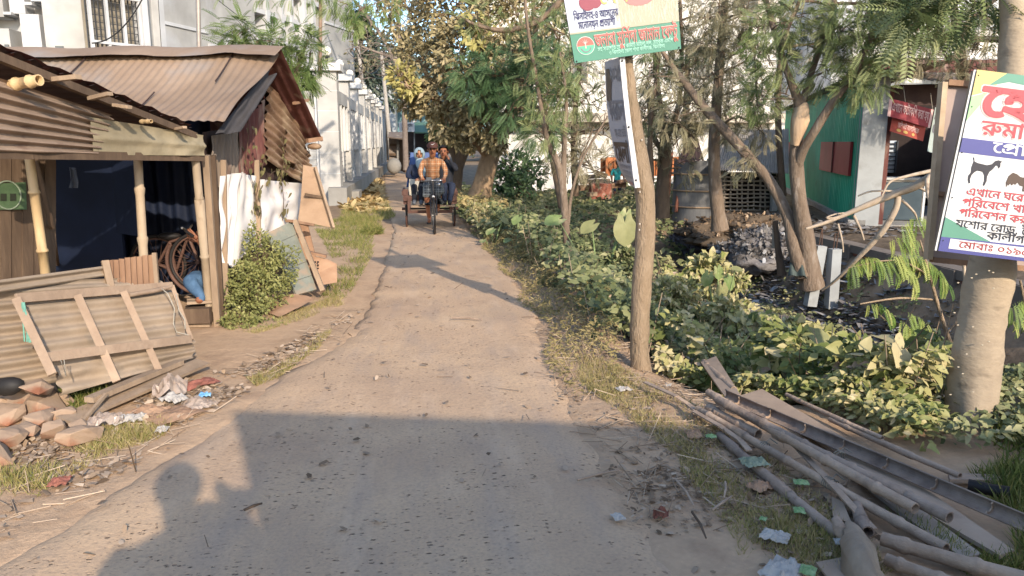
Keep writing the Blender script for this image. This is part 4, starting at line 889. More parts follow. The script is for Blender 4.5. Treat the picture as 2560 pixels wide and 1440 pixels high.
# ------------------------------------------------------------------ green tin shop
m_gr = M('green_corrugated', hx('2E9975'), hx('3BA784'), 1.5, .55, .05, 20, blotch=(hx('3A7F66'), 2, .55, .8))
m_redsh = M('red_shutter', hx('8A2C2A'), hx('983A3A'), 3, .6, .08)
m_col = M('cement_column', hx('8F9190'), hx('9DA09F'), 3, .85, .15, 20, blotch=(hx('73726E'), 3, .55, .75))
gs = thing('green_shop', 'green corrugated shop with a cement column, dark doorway and sagging tin roof', 'shop', at(2160, 575, 13))
C0 = at(2133, 572, 13.2); GD = Vector((.342, .94, 0)); FDr = Vector((.94, -.342, 0)); C0.z = 0
zb = terrain(C0.x, C0.y)
def gw_(t, z, o=0): return C0+GD*t-FDr*o+Vector((0, 0, z))
HG0, HG1 = .28, 2.86
MB().patch(gw_(12.5, HG0), gw_(0, HG0), gw_(0, HG1), gw_(12.5, HG1-.1), 300, 2, corr(70, .014, 0, 'u')).build('side_wall', m_gr, gs)
MB().hexa([gw_(12.5, -.6, .1), gw_(0, -.6, .1), gw_(0, -.6, -.2), gw_(12.5, -.6, -.2), gw_(12.5, HG0+.02, .1), gw_(0, HG0+.02, .1), gw_(0, HG0+.02, -.2), gw_(12.5, HG0+.02, -.2)]).build('footing', m_cem, gs)
def tg(px):
    k = ray(px, 400); k = k.x/k.y; return (k*C0.y-C0.x)/(GD.x-k*GD.y)
for p0, p1 in ((2133, 2056), (1977, 1952)):
    t0, t1 = tg(p0), tg(p1); a = 1.08; b = 1.72
    s_ = MB().hexa([gw_(t1, a, .06), gw_(t0+.06, a, .06), gw_(t0+.06, a, .01), gw_(t1, a, .01), gw_(t1, b, .06), gw_(t0+.06, b, .06), gw_(t0+.06, b, .01), gw_(t1, b, .01)]).build('window_shutter', m_redsh, gs)
    tm = (t0+t1)/2; MB().hexa([gw_(tm+.02, a, .09), gw_(tm-.02, a, .09), gw_(tm-.02, a, .061), gw_(tm+.02, a, .061), gw_(tm+.02, b, .09), gw_(tm-.02, b, .09), gw_(tm-.02, b, .061), gw_(tm+.02, b, .061)]).build('stile', m_maroon, s_)
cw = .42
MB().hexa([C0+Vector((0, 0, -.4)), C0+FDr*cw+Vector((0, 0, -.4)), C0+FDr*cw+GD*.35+Vector((0, 0, -.4)), C0+GD*.35+Vector((0, 0, -.4)), C0+Vector((0, 0, 2.84)), C0+FDr*cw+Vector((0, 0, 2.84)), C0+FDr*cw+GD*.35+Vector((0, 0, 2.84)), C0+GD*.35+Vector((0, 0, 2.84))]).build('column', m_col, gs)
def fw(s, z, o=0): return C0+FDr*s+GD*o+Vector((0, 0, z))
def fbx(s0, s1, z0, z1, o0, o1): return [fw(s0, z0, o0), fw(s1, z0, o0), fw(s1, z0, o1), fw(s0, z0, o1), fw(s0, z1, o0), fw(s1, z1, o0), fw(s1, z1, o1), fw(s0, z1, o1)]
MB().hexa(fbx(cw, cw+.09, .2, 2.7, .08, .2)).build('door_frame', m_maroon, gs)
MB().hexa(fbx(.3, 3.2, -.4, .22, .05, 9)).build('floor_slab', m_cem, gs)
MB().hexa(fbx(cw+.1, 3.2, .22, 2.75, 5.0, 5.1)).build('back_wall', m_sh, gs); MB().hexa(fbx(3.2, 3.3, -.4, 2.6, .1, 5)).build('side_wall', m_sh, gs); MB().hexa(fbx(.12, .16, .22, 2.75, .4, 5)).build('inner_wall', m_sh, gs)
MB().hexa(fbx(cw+.09, 3.2, 2.35, 2.72, .1, .2)).build('lintel', m_darktin, gs)
wn = MB().hexa(fbx(.95, 1.75, 1.0, 1.75, 4.9, 4.99)).build('back_window', M('bright_window', hx('C9D3DC'), None, 3, .6), gs)
mb = MB()
for k in range(7): mb.bar(fw(.95, 1.08+k*.1, 4.86), fw(1.75, 1.08+k*.1, 4.86), .025, .025)
for k in (0, .4, .8): mb.bar(fw(.95+k, 1.0, 4.85), fw(.95+k, 1.75, 4.85), .04, .03)
mb.build('bar', m_iron, wn)
# roof: small pitched tin over the doorway
MB().patch(fw(-.25, 2.9, -.35), fw(3.2, 2.48, -.55), fw(3.2, 2.95, 1.6), fw(-.25, 3.1, 1.6), 90, 6, corr(22, .02, 0, 'u')).build('roof', m_greytin, gs)
MB().patch(gw_(12.5, 2.75, .25), gw_(-.35, 2.9, .25), gw_(-.35, 3.1, -1.4), gw_(12.5, 2.95, -1.4), 160, 6, corr(60, .012, 0, 'u')).build('roof', m_greytin, gs)
MB().patch(fw(.2, 3.1, 1.6), fw(3.4, 2.95, 1.6), fw(3.4, 3.25, 1.7), fw(.2, 3.3, 1.7), 60, 2, corr(20, .015, 0, 'u')).build('roof_upstand', m_maroon, gs)
tbk = thing('shop_counter', 'pale panelled counter standing inside the green shop doorway', 'counter', fw(1.2, .22, 2))
MB().hexa(fbx(.75, 1.7, .22, .95, 2.0, 2.5)).build('body', m_slab, tbk); MB().hexa(fbx(.70, 1.75, .953, 1.0, 1.95, 2.55)).build('top', m_wb2, tbk); MB().hexa(fbx(.72, 1.72, .6, .64, 1.97, 2.0)).build('rail', m_plinth, tbk)
t = thing('glass_display_case', 'dim blue-grey glass case inside the shop doorway', 'display case', fw(.8, .22, .9)); MB().hexa(fbx(.56, 1.35, .24, .95, .9, 1.3)).build('case', M('dim_glass', hx('3B474E'), hx('4B565C'), 3, .2), t); MB().hexa(fbx(1.36, 1.40, .22, 1.0, .88, .92)).build('leg', m_wb2, t)
t = thing('leaning_board', 'grey board leaning inside the shop', 'board', fw(1.9, 1.2, 1.5)); MB().slab(fw(1.75, 1.15, 1.2), fw(2.5, 1.5, 1.2), fw(2.55, 1.95, 1.3), fw(1.8, 1.5, 1.3), .03).build('panel', m_iron, t)
# ------------------------------------------------------------------ bamboo lattice shed with tin roof
bs = thing('lattice_shed', 'woven bamboo lattice shed with a grey corrugated roof', 'shed', at(1880, 560, 16.5))
m_lat = M('grey_bamboo_strip', hx('80776C'), hx('968B7D'), 9, .85); m_groof = M('grey_corrugated_roof', hx('8A8378'), hx('9C958A'), 2, .7, .1, blotch=(hx('6F675C'), 2, .55, .75))
fbox(1802, 430, 1960, 575, 17.4, .1, m_sh, 'back_wall', bs)
mb = MB()
for k in range(13): y = 432+k*10.5; mb.tube([at(1805+j*26, y+U(-2, 2), 16.6) for j in range(7)], .022, 5)
mb.build('slat', m_lat, bs)
mb = MB()
for k in range(11): x = 1812+k*14.5; mb.tube([at(x+U(-2, 2), 430, 16.63), at(x+U(-2, 2), 500, 16.63), at(x+U(-2, 2), 566, 16.63)], .022, 5)
mb.build('upright', m_lat, bs)
mb = MB()
for k in range(9): mb.tube([at(1822+k*15, 568+U(-3, 3), 16.4), at(1818+k*15, 578+U(-3, 3), 16.4), at(1838+k*15, 572, 16.4)], .035, 5)
mb.build('bottom_rail', m_lat, bs)
MB().patch(at(1775, 424, 16.0), at(1972, 434, 16.0), at(1972, 322, 19.5), at(1806, 326, 19.5), 120, 4, corr(34, .02, 0, 'u')).build('roof', m_groof, bs)
MB().box(at(1933, 530, 16.3), (.12, .12, .9)).build('post', m_cem, bs)
rt = thing('plank_fodder_bin', 'round bin of upright grey planks tied with bamboo hoops', 'bin', at(1740, 540, 16.5)); mb = MB(); cc = at(1748, 470, 17.3)
for k in range(26):
    a = -math.pi+k*math.pi/25*1.0; p = Vector((cc.x+.62*math.cos(a), cc.y+.62*math.sin(a), 0)); n = Vector((math.cos(a), math.sin(a), 0)); tt = Vector((-n.y, n.x, 0))*.042
    mb.hexa([p-tt+Vector((0, 0, -.1)), p+tt+Vector((0, 0, -.1)), p+tt-n*.02+Vector((0, 0, -.1)), p-tt-n*.02+Vector((0, 0, -.1)), p-tt+Vector((0, 0, 1.3+U(0, .08))), p+tt+Vector((0, 0, 1.3)), p+tt-n*.02+Vector((0, 0, 1.3)), p-tt-n*.02+Vector((0, 0, 1.3))])
mb.build('plank', M('bin_plank', hx('5C5D5F'), hx('757472'), 9, .85, .3, 30, (1, 1, .2)), rt)
mb = MB()
for z in (.25, .62, 1.0): mb.torus((cc.x, cc.y, z), (0, 0, 1), .64, .02, 24, 5)
mb.build('hoop', m_wood, rt); MB().patch(at(1690, 410, 16.2), at(1760, 400, 16.4), at(1740, 330, 17.8), at(1725, 335, 17.8), 20, 3, corr(6, .02, 0, 'u')).build('lid', m_darktin, rt)
# carved doors, timber heap and the boy
m_teak = M('orange_timber', hx('A8653A'), hx('BC7A4C'), 6, .6, .25, 20, blotch=(hx('8E4F2C'), 5, .55, .75))
for i, (a, b, c, d_, dep, lab) in enumerate(((1502, 395, 1526, 430, 26.5, 'carved orange door leaf on the left of the stack'), (1514, 393, 1560, 440, 26.2, 'carved orange door leaf with an arched panel in the middle'), (1625, 398, 1660, 440, 26.4, 'orange door leaf standing right of the banner tree'), (1664, 392, 1726, 440, 26.6, 'wide stack of orange planks behind the trees'))):
    t = thing('carved_door', lab, 'door', at((a+c)/2, d_, dep), 'carved doors at the timber yard'); fbox(a, b, c, d_, dep, .08, m_teak, 'panel', t)
    mb = MB()
    for k in range(3): mb.bar(at(lerp(a+3, c-3, k/2), b+2, dep-.03), at(lerp(a+3, c-3, k/2), d_-2, dep-.03), .08, .05)
    mb.build('stile', m_teak, t); 
    if i == 1: MB().torus(at((a+c)/2, 415, dep-.04), (0, 1, 0), .2, .04, 20, 6).build('carving', m_teak, t)
m_brickr = M('red_brick', hx('7E4A3B'), hx('946050'), 12, .9, .3, 20, blotch=(hx('A79484'), 6, .58, .72))
for i, (a, b, wd, lab) in enumerate((((1440, 445, 24), (1500, 440, 24.5), .2, 'grey beam on the left of the timber heap'), ((1445, 470, 22.5), (1560, 462, 23), .25, 'long beam along the front of the timber heap'), ((1455, 455, 23.5), (1520, 452, 24), .22, 'pale beam in the middle of the timber heap'), ((1490, 432, 24), (1515, 440, 24), .25, 'short pale block on top of the timber heap'), ((1470, 486, 22), (1530, 480, 22.3), .2, 'dark beam at the bottom of the timber heap'), ((1545, 455, 22.6), (1580, 448, 22.8), .15, 'pale plank beside the boy at the timber heap'))): tag(MB().bar(at(*a), at(*b), wd, wd*.6).build('timber_beam', m_wood_r if i % 2 else m_wood), lab, 'timber', 'timber heap behind the banner tree')
for i, (px, py, r) in enumerate(((1668, 470, .02), (1690, 470, .025), (1705, 465, .02), (1712, 470, .02), (1722, 460, .02))):
    tag(MB().tube([at(px, 530, 17), at(px+12+i*4, 380+i*6, 17.5)], r*1.6, 6).build('red_stick', M('reddish_pole', hx('7A4C3C'), hx('8C5F4C'), 9, .8)), ['thin reddish pole leaning at the left of the bundle', 'reddish pole second in the leaning bundle', 'reddish pole at the middle of the leaning bundle', 'reddish pole fourth in the leaning bundle', 'reddish pole against the plank bin'][i], 'pole', 'poles leaning beside the plank bin')
fbs = MB().box(at(1500, 478, 22.2), (.6, .4, .45)).build('brick_pile', m_brickr); tag(fbs, 'low heap of red bricks below the timber', 'bricks')
# far bank: cement posts, brick wall, rubbish heap
def cpost(a, b, lab, y):
    t = thing('concrete_post', lab, 'post', at(a[0], a[1], y), 'concrete posts on the far bank'); p = at(*a, y); q = at(*b, y); p.z -= .1
    MB().bar(p, q, .145, .145, (0, -1, .2)).build('shaft', m_col, t); mb = MB(); mb.add([], [])
    for sx, sy in ((-.04, -.03), (.04, .03)):
        b0 = q+Vector((sx, sy, -.02)); MB().tube([b0, b0+Vector((U(-.02, .03), 0, .22+U(0, .1)))], .007, 5).build('rebar', M('rusty_rebar', hx('5B4438'), None, 9, .8), t)
cpost((2026, 748), (2051, 614), 'leaning concrete post with two rebars on the left of the pair', 10.6); cpost((2078, 754), (2087, 622), 'upright concrete post with two rebars on the right of the pair', 10.5)
bwl = thing('brick_retaining_wall', 'low red brick wall in a concrete frame along the far bank', 'wall', (6.9, 10, -.85)); X0 = 6.75; m_wall_c = M('dirty_concrete', hx('6A6056'), hx('7A6F64'), 5, .9, .3, 20)
MB().box((X0, 9.6, -.45), (.2, 6.6, .95)).build('brickwork', m_brickr, bwl)
for y in (6.4, 7.6, 8.8, 10.0, 11.2, 12.6): MB().box((X0-.03, y, -.42), (.3, .26, 1.1)).build('pillar', m_wall_c, bwl)
for z in (.08, -.38): MB().box((X0-.02, 9.6, z), (.27, 6.5, .12)).build('beam', m_wall_c, bwl)
def heap(name, px, py, z, rx, ry, rz, m, lab, cat, sd):
    c = gp(px, py, z); c.z = terrain(c.x, c.y)-.05
    o = MB().ball(c, 1, 46, 26, 0, (rx, ry, rz), lambda d: 1+.35*noise.noise(Vector((d.x*2+sd, d.y*2, d.z*2)))+.22*noise.noise(Vector((d.x*7+sd, d.y*7, d.z*7)))+.12*noise.noise(Vector((d.x*18+sd, d.y*18, d.z*18)))).build(name, m); return tag(o, lab, cat)
heap('rubbish_heap', 1810, 600, -.3, .95, .75, .5, M('charred_rubbish', hx('433F42'), hx('6A6468'), 16, .95, .7, 30), 'dark heap of charred rubbish below the lattice shed', 'heap', 1)
heap('ash_heap', 1930, 690, -.75, .9, .8, .4, M('ashy_rubbish', hx('6A6665'), hx('85807D'), 18, .95, .6, 30), 'grey ashy rubbish spread on the bank below the forked tree', 'heap', 4)
heap('earth_mound', 1880, 620, -.4, 1.4, .9, .34, M('bare_earth', hx('5A4E41'), hx('6B5C4C'), 6, .95, .5, 14), 'bare earth bank beside the charred rubbish', 'mound', 7)
m_tarp = M('dark_green_tarp', hx('39423E'), hx('4C5550'), 6, .7, .3, 10)
tp = thing('draped_tarp', 'dark green tarp draped over the stump below the forked tree', 'tarp', at(1992, 690, 10.8)); c = at(1994, 620, 10.8)
MB().patch(at(1970, 690, 10.6), at(2030, 700, 10.5), at(2008, 562, 10.9), at(1985, 565, 10.9), 16, 22, lambda u, v: .10*math.sin(u*math.pi)*(1.1-v)+.04*math.sin(u*14+v*4)).build('cloth', m_tarp, tp)
tag(MB().tube([at(1955, 690, 10.9), at(1945, 620, 11), at(1938, 552, 11)], [.07, .05, .04], 8, jit=.1).build('tree_stump', m_wood_d), 'dark charred stump leaning beside the tarp', 'stump')
tag(MB().tube([at(1938, 620, 11.4), at(1940, 560, 11.4)], [.06, .05], 8).build('tree_stump', m_lat), 'short grey stub standing behind the charred stump', 'stump')
# ------------------------------------------------------------------ trees
m_bark = M('grey_brown_bark', hx('655546'), hx('807060'), 14, .9, .9, 45, (1, 1, .35), blotch=(hx('94877A'), 9, .6, .75))
m_bark_d = M('dark_bark', hx('55473A'), hx('6B5A49'), 12, .9, .4, 40, (1, 1, .4), blotch=(hx('837462'), 7, .6, .75))
m_bark_p = M('pale_smooth_bark', hx('86725A'), hx('9C8870'), 18, .85, .9, 70, (1, 1, .3), blotch=(hx('73644F'), 14, .6, .74))
m_bark_m = M('mango_bark', hx('7D6750'), hx('9A8266'), 8, .9, 1.0, 25, (1, 1, .5), blotch=(hx('5C4B3A'), 6, .55, .72))
m_mango = leafmat('dusty_mango_leaf', [hx('55503A'), hx('786F4E'), hx('978A66'), hx('AD9F7E')], .6, .2)
m_mangoy = leafmat('yellow_leaf', [hx('7E7A48'), hx('9C9458'), hx('B0A670')], .6, .25)
m_neem = leafmat('neem_leaf', [hx('38452A'), hx('55643D'), hx('757F52'), hx('949568')], .55, .25)
m_neemd = leafmat('dusty_neem_leaf', [hx('3E402F'), hx('5C5B45'), hx('7C7559'), hx('998F74')], .6, .2)
m_dark = leafmat('dark_green_leaf', [hx('30462E'), hx('486140'), hx('667A52')], .5, .2)
m_acacia = leafmat('acacia_leaf', [hx('33461F'), hx('4D6531'), hx('6F8048'), hx('8A955F')], .55, .3)
m_far = leafmat('far_leaf', [hx('3E4A3C'), hx('556150'), hx('73776A')], .6, .2)
m_twig = M('grey_twig', hx('84786F'), hx('6E635B'), 9, .9)
def limb(mb, pts, n=9, wob=.0, sub=3, m=0):
    """pts: (px, py, depth, radius in pixels); smoothed through the points"""
    P = [at(a, b, d) for a, b, d, r in pts]; R_ = [r*d/FPX for a, b, d, r in pts]; Q = []; S = []
    for i in range(len(P)-1):
        p0 = P[max(0, i-1)]; p1 = P[i]; p2 = P[i+1]; p3 = P[min(len(P)-1, i+2)]
        for k in range(sub):
            t = k/sub; Q.append(.5*((2*p1)+(p2-p0)*t+(2*p0-5*p1+4*p2-p3)*t*t+(3*p1-p0-3*p2+p3)*t**3)+Vector((U(-wob, wob), 0, U(-wob, wob)))); S.append(lerp(R_[i], R_[i+1], t)*U(.96, 1.05))
    Q.append(P[-1]); S.append(R_[-1]); mb.tube(Q, S, n, m); return Q
def twigs(mb, blobs, n, r=.012, src=None, droop=0):
    for i in range(n):
        c, rr, _ = blobs[i % len(blobs)]; c = Vector(c); R0 = float(np.mean(rr))
        a = Vector(src) if src is not None and i < len(blobs) else c+Vector(rnd_dirs(1)[0])*R0*.3
        q = c+Vector(rnd_dirs(1)[0])*R0*.95; mid = a.lerp(q, .5)+Vector((U(-.1, .1), U(-.1, .1), U(0, .15)))*R0
        mb.tube([a, mid, q], [r, r*.7, r*.3], 5, cap=False)
def tree(name, label, base, limbs, mats, crowns, ntw=30, tw=.012, srcs=None, cat='tree', wob=.0, root=True):
    t = thing(name, label, cat, base); mb = MB(); ends = []
    for L in limbs:
        q = limb(mb, L, wob=wob); ends.append(q[-1])
    blobs = [b for c in crowns for b in c[0]]
    for i, b in enumerate(blobs):       # a bough from the nearest limb point to each clump
        c = Vector(b[0]); best = min((Vector(v) for v in mb.v[::3]), key=lambda v: (v-c).length+max(0, v.z-c.z)*.7) if mb.v else c
        if (best-c).length > .15: mb.tube([best, best.lerp(c, .5)+Vector((U(-.1, .1), U(-.1, .1), .08))*(best-c).length*.4, c], [tw*2.2, tw*1.6, tw], 5, cap=False)
    if ntw: twigs(mb, blobs, ntw, tw)
    mb.build('trunk', mats, t)
    for bl, tm, sz, m, kw in crowns: crown('crown', bl, tm, sz, m, t, **kw)
    return t
def ring(base_list, k):
    out = []
    for b in base_list: out.append(B(*b))
    return out
# old mango tree in the middle
mg = [B(x, y, d, r, n) for x, y, d, r, n in ((1040, 60, 21, 85, 900), (1130, 20, 20, 95, 1300), (1230, 60, 19, 100, 1400), (1330, 30, 20, 95, 1200), (1060, 160, 20, 75, 900), (1150, 130, 19, 85, 1200), (1260, 160, 19, 90, 1200), (1340, 130, 20, 70, 900), (1090, 240, 19.5, 70, 1000), (1180, 235, 18.5, 75, 1100), (1270, 250, 19, 70, 900), (1340, 230, 21, 60, 600), (1120, 305, 19, 50, 600), (1200, 310, 18.5, 50, 600), (1030, 250, 20, 42, 420), (1160, 350, 19, 32, 260), (1240, 345, 18.5, 36, 280), (1000, -30, 22, 80, 700), (1200, -60, 20, 110, 1100), (1400, -40, 20, 90, 700))]
tree('mango_tree', 'big dusty mango tree with a thick leaning trunk beside the lane', at(1198, 495, 19.5), [[(1195, 512, 19.5, 36), (1205, 470, 19.5, 26), (1218, 420, 19.6, 24), (1235, 365, 19.7, 23), (1262, 310, 19.8, 19), (1295, 240, 20, 14), (1330, 150, 20, 9)], [(1225, 395, 19.6, 14), (1190, 350, 19.5, 14), (1150, 325, 19.4, 11), (1100, 260, 19.6, 7), (1060, 170, 20, 5)], [(1250, 330, 19.7, 10), (1230, 240, 19.4, 7), (1180, 120, 19.4, 5), (1130, 30, 20, 4)]], m_bark_m, [(mg, LEAF, .15, m_mango, dict(gap=-.08)), ([B(1005, 190, 19, 34, 130), B(1020, 215, 18.8, 26, 80), B(1190, 75, 18, 45, 120), B(1260, 190, 17.8, 34, 60)], LEAF, .17, m_mangoy, {})], 120, .018)
tree('lane_tree', 'smaller dark-trunked tree standing left behind the mango trunk', at(1140, 470, 23), [[(1135, 480, 23, 20), (1143, 420, 23, 16), (1165, 365, 23, 14), (1200, 310, 23, 10)], [(1146, 415, 23, 10), (1125, 360, 23, 8), (1110, 320, 23, 6)]], m_bark_d, [([B(1120, 330, 23, 45, 350), B(1180, 300, 23.5, 50, 350)], LEAF, .14, m_neem, {})], 20)
# dark leafy masses behind
def leafmass(name, label, blobs, mat, sz, base, tmpl=LEAF, trunk=None, cat='tree', gap=-.12, tw=.02, ntw=20):
    return tree(name, label, base, [trunk] if trunk else [], m_bark_d, [(blobs, tmpl, sz, mat, dict(gap=gap))], ntw, tw, cat=cat)
leafmass('feathery_tree', 'dark green feathery tree growing through the mango crown', [B(1170, 185, 17.5, 42, 90), B(1240, 180, 17.4, 55, 130), B(1200, 225, 17.5, 40, 80), B(1290, 215, 17.2, 45, 80), B(1330, 130, 17, 60, 110), B(1280, 270, 17, 50, 90), B(1385, 200, 16.5, 55, 100), B(1350, 330, 16.5, 50, 80), B(1400, 90, 16, 70, 120)], m_dark, .30, at(1318, 500, 17), FROND, [(1405, 520, 16.5, 9), (1370, 330, 16.8, 7), (1345, 150, 17, 6), (1330, -40, 17, 5)])
leafmass('shade_tree', 'bushy dark tree in the shade behind the green undergrowth', [B(1290, 420, 24, 45, 500), B(1260, 450, 24, 36, 400), B(1330, 430, 25, 40, 400), B(1300, 470, 23, 40, 380)], m_dark, .16, at(1300, 500, 24), LEAF, [(1300, 500, 24, 8), (1300, 430, 24, 6)])
leafmass('young_tree', 'bright green young tree at the end of the lane', [B(1110, 320, 45, 30, 380), B(1090, 340, 46, 22, 240), B(1135, 345, 45, 20, 200)], m_acacia, .3, at(1110, 395, 45), LEAF, [(1110, 395, 45, 4), (1110, 330, 45, 3)])
for i, (bl, lab, px) in enumerate((([(960, 230, 60, 48), (1000, 180, 62, 50), (925, 200, 58, 40), (985, 130, 60, 44), (940, 150, 60, 44)], 'dim leafy tree far beyond the leaning utility pole', 965), ([(1050, 200, 70, 60), (1090, 130, 70, 70), (1040, 110, 70, 60), (1150, 200, 72, 80)], 'hazy tree far behind the mango crown', 1090), ([(905, 110, 46, 36), (915, 160, 46, 30), (890, 60, 46, 34)], 'small dark tree growing past the corner of the grey building', 905))):
    leafmass('distant_tree', lab, [B(x, y, d, r, 420) for x, y, d, r in bl], m_far, .45, at(px, 400, bl[0][2]), LEAF, [(px, 400, bl[0][2], 6), (px, bl[0][1], bl[0][2], 4)], gap=-.05)
# bare twiggy branches reaching over the lane
bt = thing('bare_tree', 'grey almost leafless tree whose twigs cross the patch of sky', 'tree', at(1010, 420, 33)); mb = MB()
for L in ([(1015, 425, 33, 8), (1010, 250, 33, 7), (1000, 100, 33, 6), (985, -40, 33, 5)], [(1008, 200, 33, 5), (960, 100, 33, 4), (900, 20, 33, 3), (850, -40, 33, 2)], [(1005, 150, 33, 4), (940, 130, 33, 3), (890, 110, 33, 2)], [(1002, 110, 33, 4), (960, 30, 33, 3), (930, -40, 33, 2)]): limb(mb, L, 6)
for i in range(170):
    c = at(U(880, 1030), U(-30, 200), 33+U(-2, 2)); q = c+Vector((U(-1, 1), U(-.5, .5), U(-.4, .9)))*.9; mb.tube([c, c.lerp(q, .5)+Vector((U(-.1, .1), 0, U(-.1, .1))), q], [.02, .014, .006], 4, cap=False)
mb.build('trunk', m_twig, bt); crown('crown', [B(920, 60, 33, 60, 180), B(960, 120, 33, 60, 120), B(1000, 30, 33, 60, 200), B(900, 140, 33, 40, 90)], LEAF, .16, m_neemd, bt, 0)
# big twisting branch crossing in front of the mango crown
tree('overhead_branch', 'curved bare branch sweeping across the top of the mango crown', at(1330, 70, 13), [[(1430, -40, 13, 9), (1385, 20, 13, 8), (1330, 60, 13, 7), (1260, 76, 13, 6), (1190, 62, 13, 4), (1150, 40, 13, 2)]], m_bark, [([B(1190, 40, 13, 40, 40), B(1290, 30, 13, 50, 50), B(1390, -20, 13, 60, 80)], FROND, 0.178, m_neem, {})], 8)
# slim trees behind the banner tree
tree('slim_tree', 'slim forked tree standing left of the banner tree', at(1420, 640, 10.5), [[(1422, 650, 10.5, 12), (1414, 560, 10.5, 10), (1408, 480, 10.5, 10), (1395, 410, 10.5, 9), (1368, 350, 10.5, 7), (1350, 250, 10.5, 5), (1318, 60, 10.5, 4), (1312, -40, 10.5, 3)], [(1408, 470, 10.5, 8), (1412, 330, 10.5, 6), (1416, 240, 10.5, 4), (1400, 130, 10.5, 3)], [(1420, 560, 10.5, 5), (1430, 480, 10.5, 4), (1460, 390, 10.5, 3), (1520, 290, 10.5, 2)]], m_bark, [([B(1400, 200, 10.5, 60, 45), B(1370, 240, 10.5, 60, 45), B(1440, 240, 10.8, 55, 40), B(1360, 320, 10.5, 50, 40), B(1420, 170, 10.4, 50, 35), B(1330, 190, 10.6, 50, 35)], FROND, 0.192, m_neem, dict(gap=0)), ([B(1450, 400, 11, 60, 45), B(1400, 390, 11, 45, 30), B(1480, 330, 11, 50, 35)], FROND, 0.163, m_neemd, dict(gap=0))], 40, .007)
tree('dark_trunk_tree', 'dark straight trunk between the banner tree and the plank bin', at(1655, 540, 15), [[(1655, 545, 15, 20), (1657, 470, 15, 17), (1660, 400, 15, 16), (1662, 350, 15, 13), (1655, 300, 15, 8), (1640, 180, 15, 6), (1630, 20, 15, 4)], [(1662, 350, 15, 10), (1690, 290, 15, 7), (1705, 180, 15, 5), (1700, 0, 15, 4)], [(1658, 380, 15, 8), (1630, 330, 15, 6), (1620, 230, 15, 4)]], m_bark_d, [([B(x, y, 15, r, n) for x, y, r, n in ((1640, 330, 55, 75), (1600, 400, 50, 60), (1690, 330, 60, 80), (1740, 260, 70, 90), (1660, 220, 70, 90), (1720, 150, 75, 100), (1640, 100, 70, 80), (1740, 40, 80, 110), (1700, 420, 45, 45), (1790, 320, 60, 70))], FROND, 0.222, m_neemd, dict(gap=-.02))], 60, .01)
tree('thin_trunk_tree', 'thin reddish-brown trunk just right of the banner tree', at(1622, 520, 14), [[(1624, 530, 14, 9), (1628, 430, 14, 8), (1625, 330, 14, 6), (1640, 200, 14, 5), (1660, 60, 14, 4)]], m_bark_d, [([B(1640, 130, 14, 60, 60), B(1610, 280, 14, 50, 45), B(1760, 110, 14.5, 70, 70)], FROND, 0.207, m_neem, dict(gap=0))], 20, .008)
tree('round_trunk_tree', 'tall grey trunk standing against the lattice shed', at(1792, 560, 13.5), [[(1800, 575, 13.5, 23.7), (1795, 530, 13.5, 18.5), (1788, 460, 13.5, 16.3), (1785, 380, 13.5, 14.8), (1790, 280, 13.5, 13.3), (1800, 150, 13.5, 11.1), (1812, 0, 13.5, 8.9), (1816, -60, 13.5, 7.4)]], m_bark, [([B(x, y, 13, r, n) for x, y, r, n in ((1800, 60, 80, 110), (1850, 130, 75, 100), (1780, 180, 75, 100), (1870, 220, 60, 70), (1840, 290, 60, 70), (1880, 30, 80, 110), (1800, -20, 90, 110), (1900, 320, 45, 45))], FROND, 0.222, m_neemd, dict(gap=0)), ([B(1885, 120, 12, 34, 60), B(1890, 200, 12, 30, 60), B(1895, 270, 12, 32, 60), B(1900, 60, 12, 36, 60)], FROND, 0.163, m_acacia, dict(gap=-.05))], 60, .01)
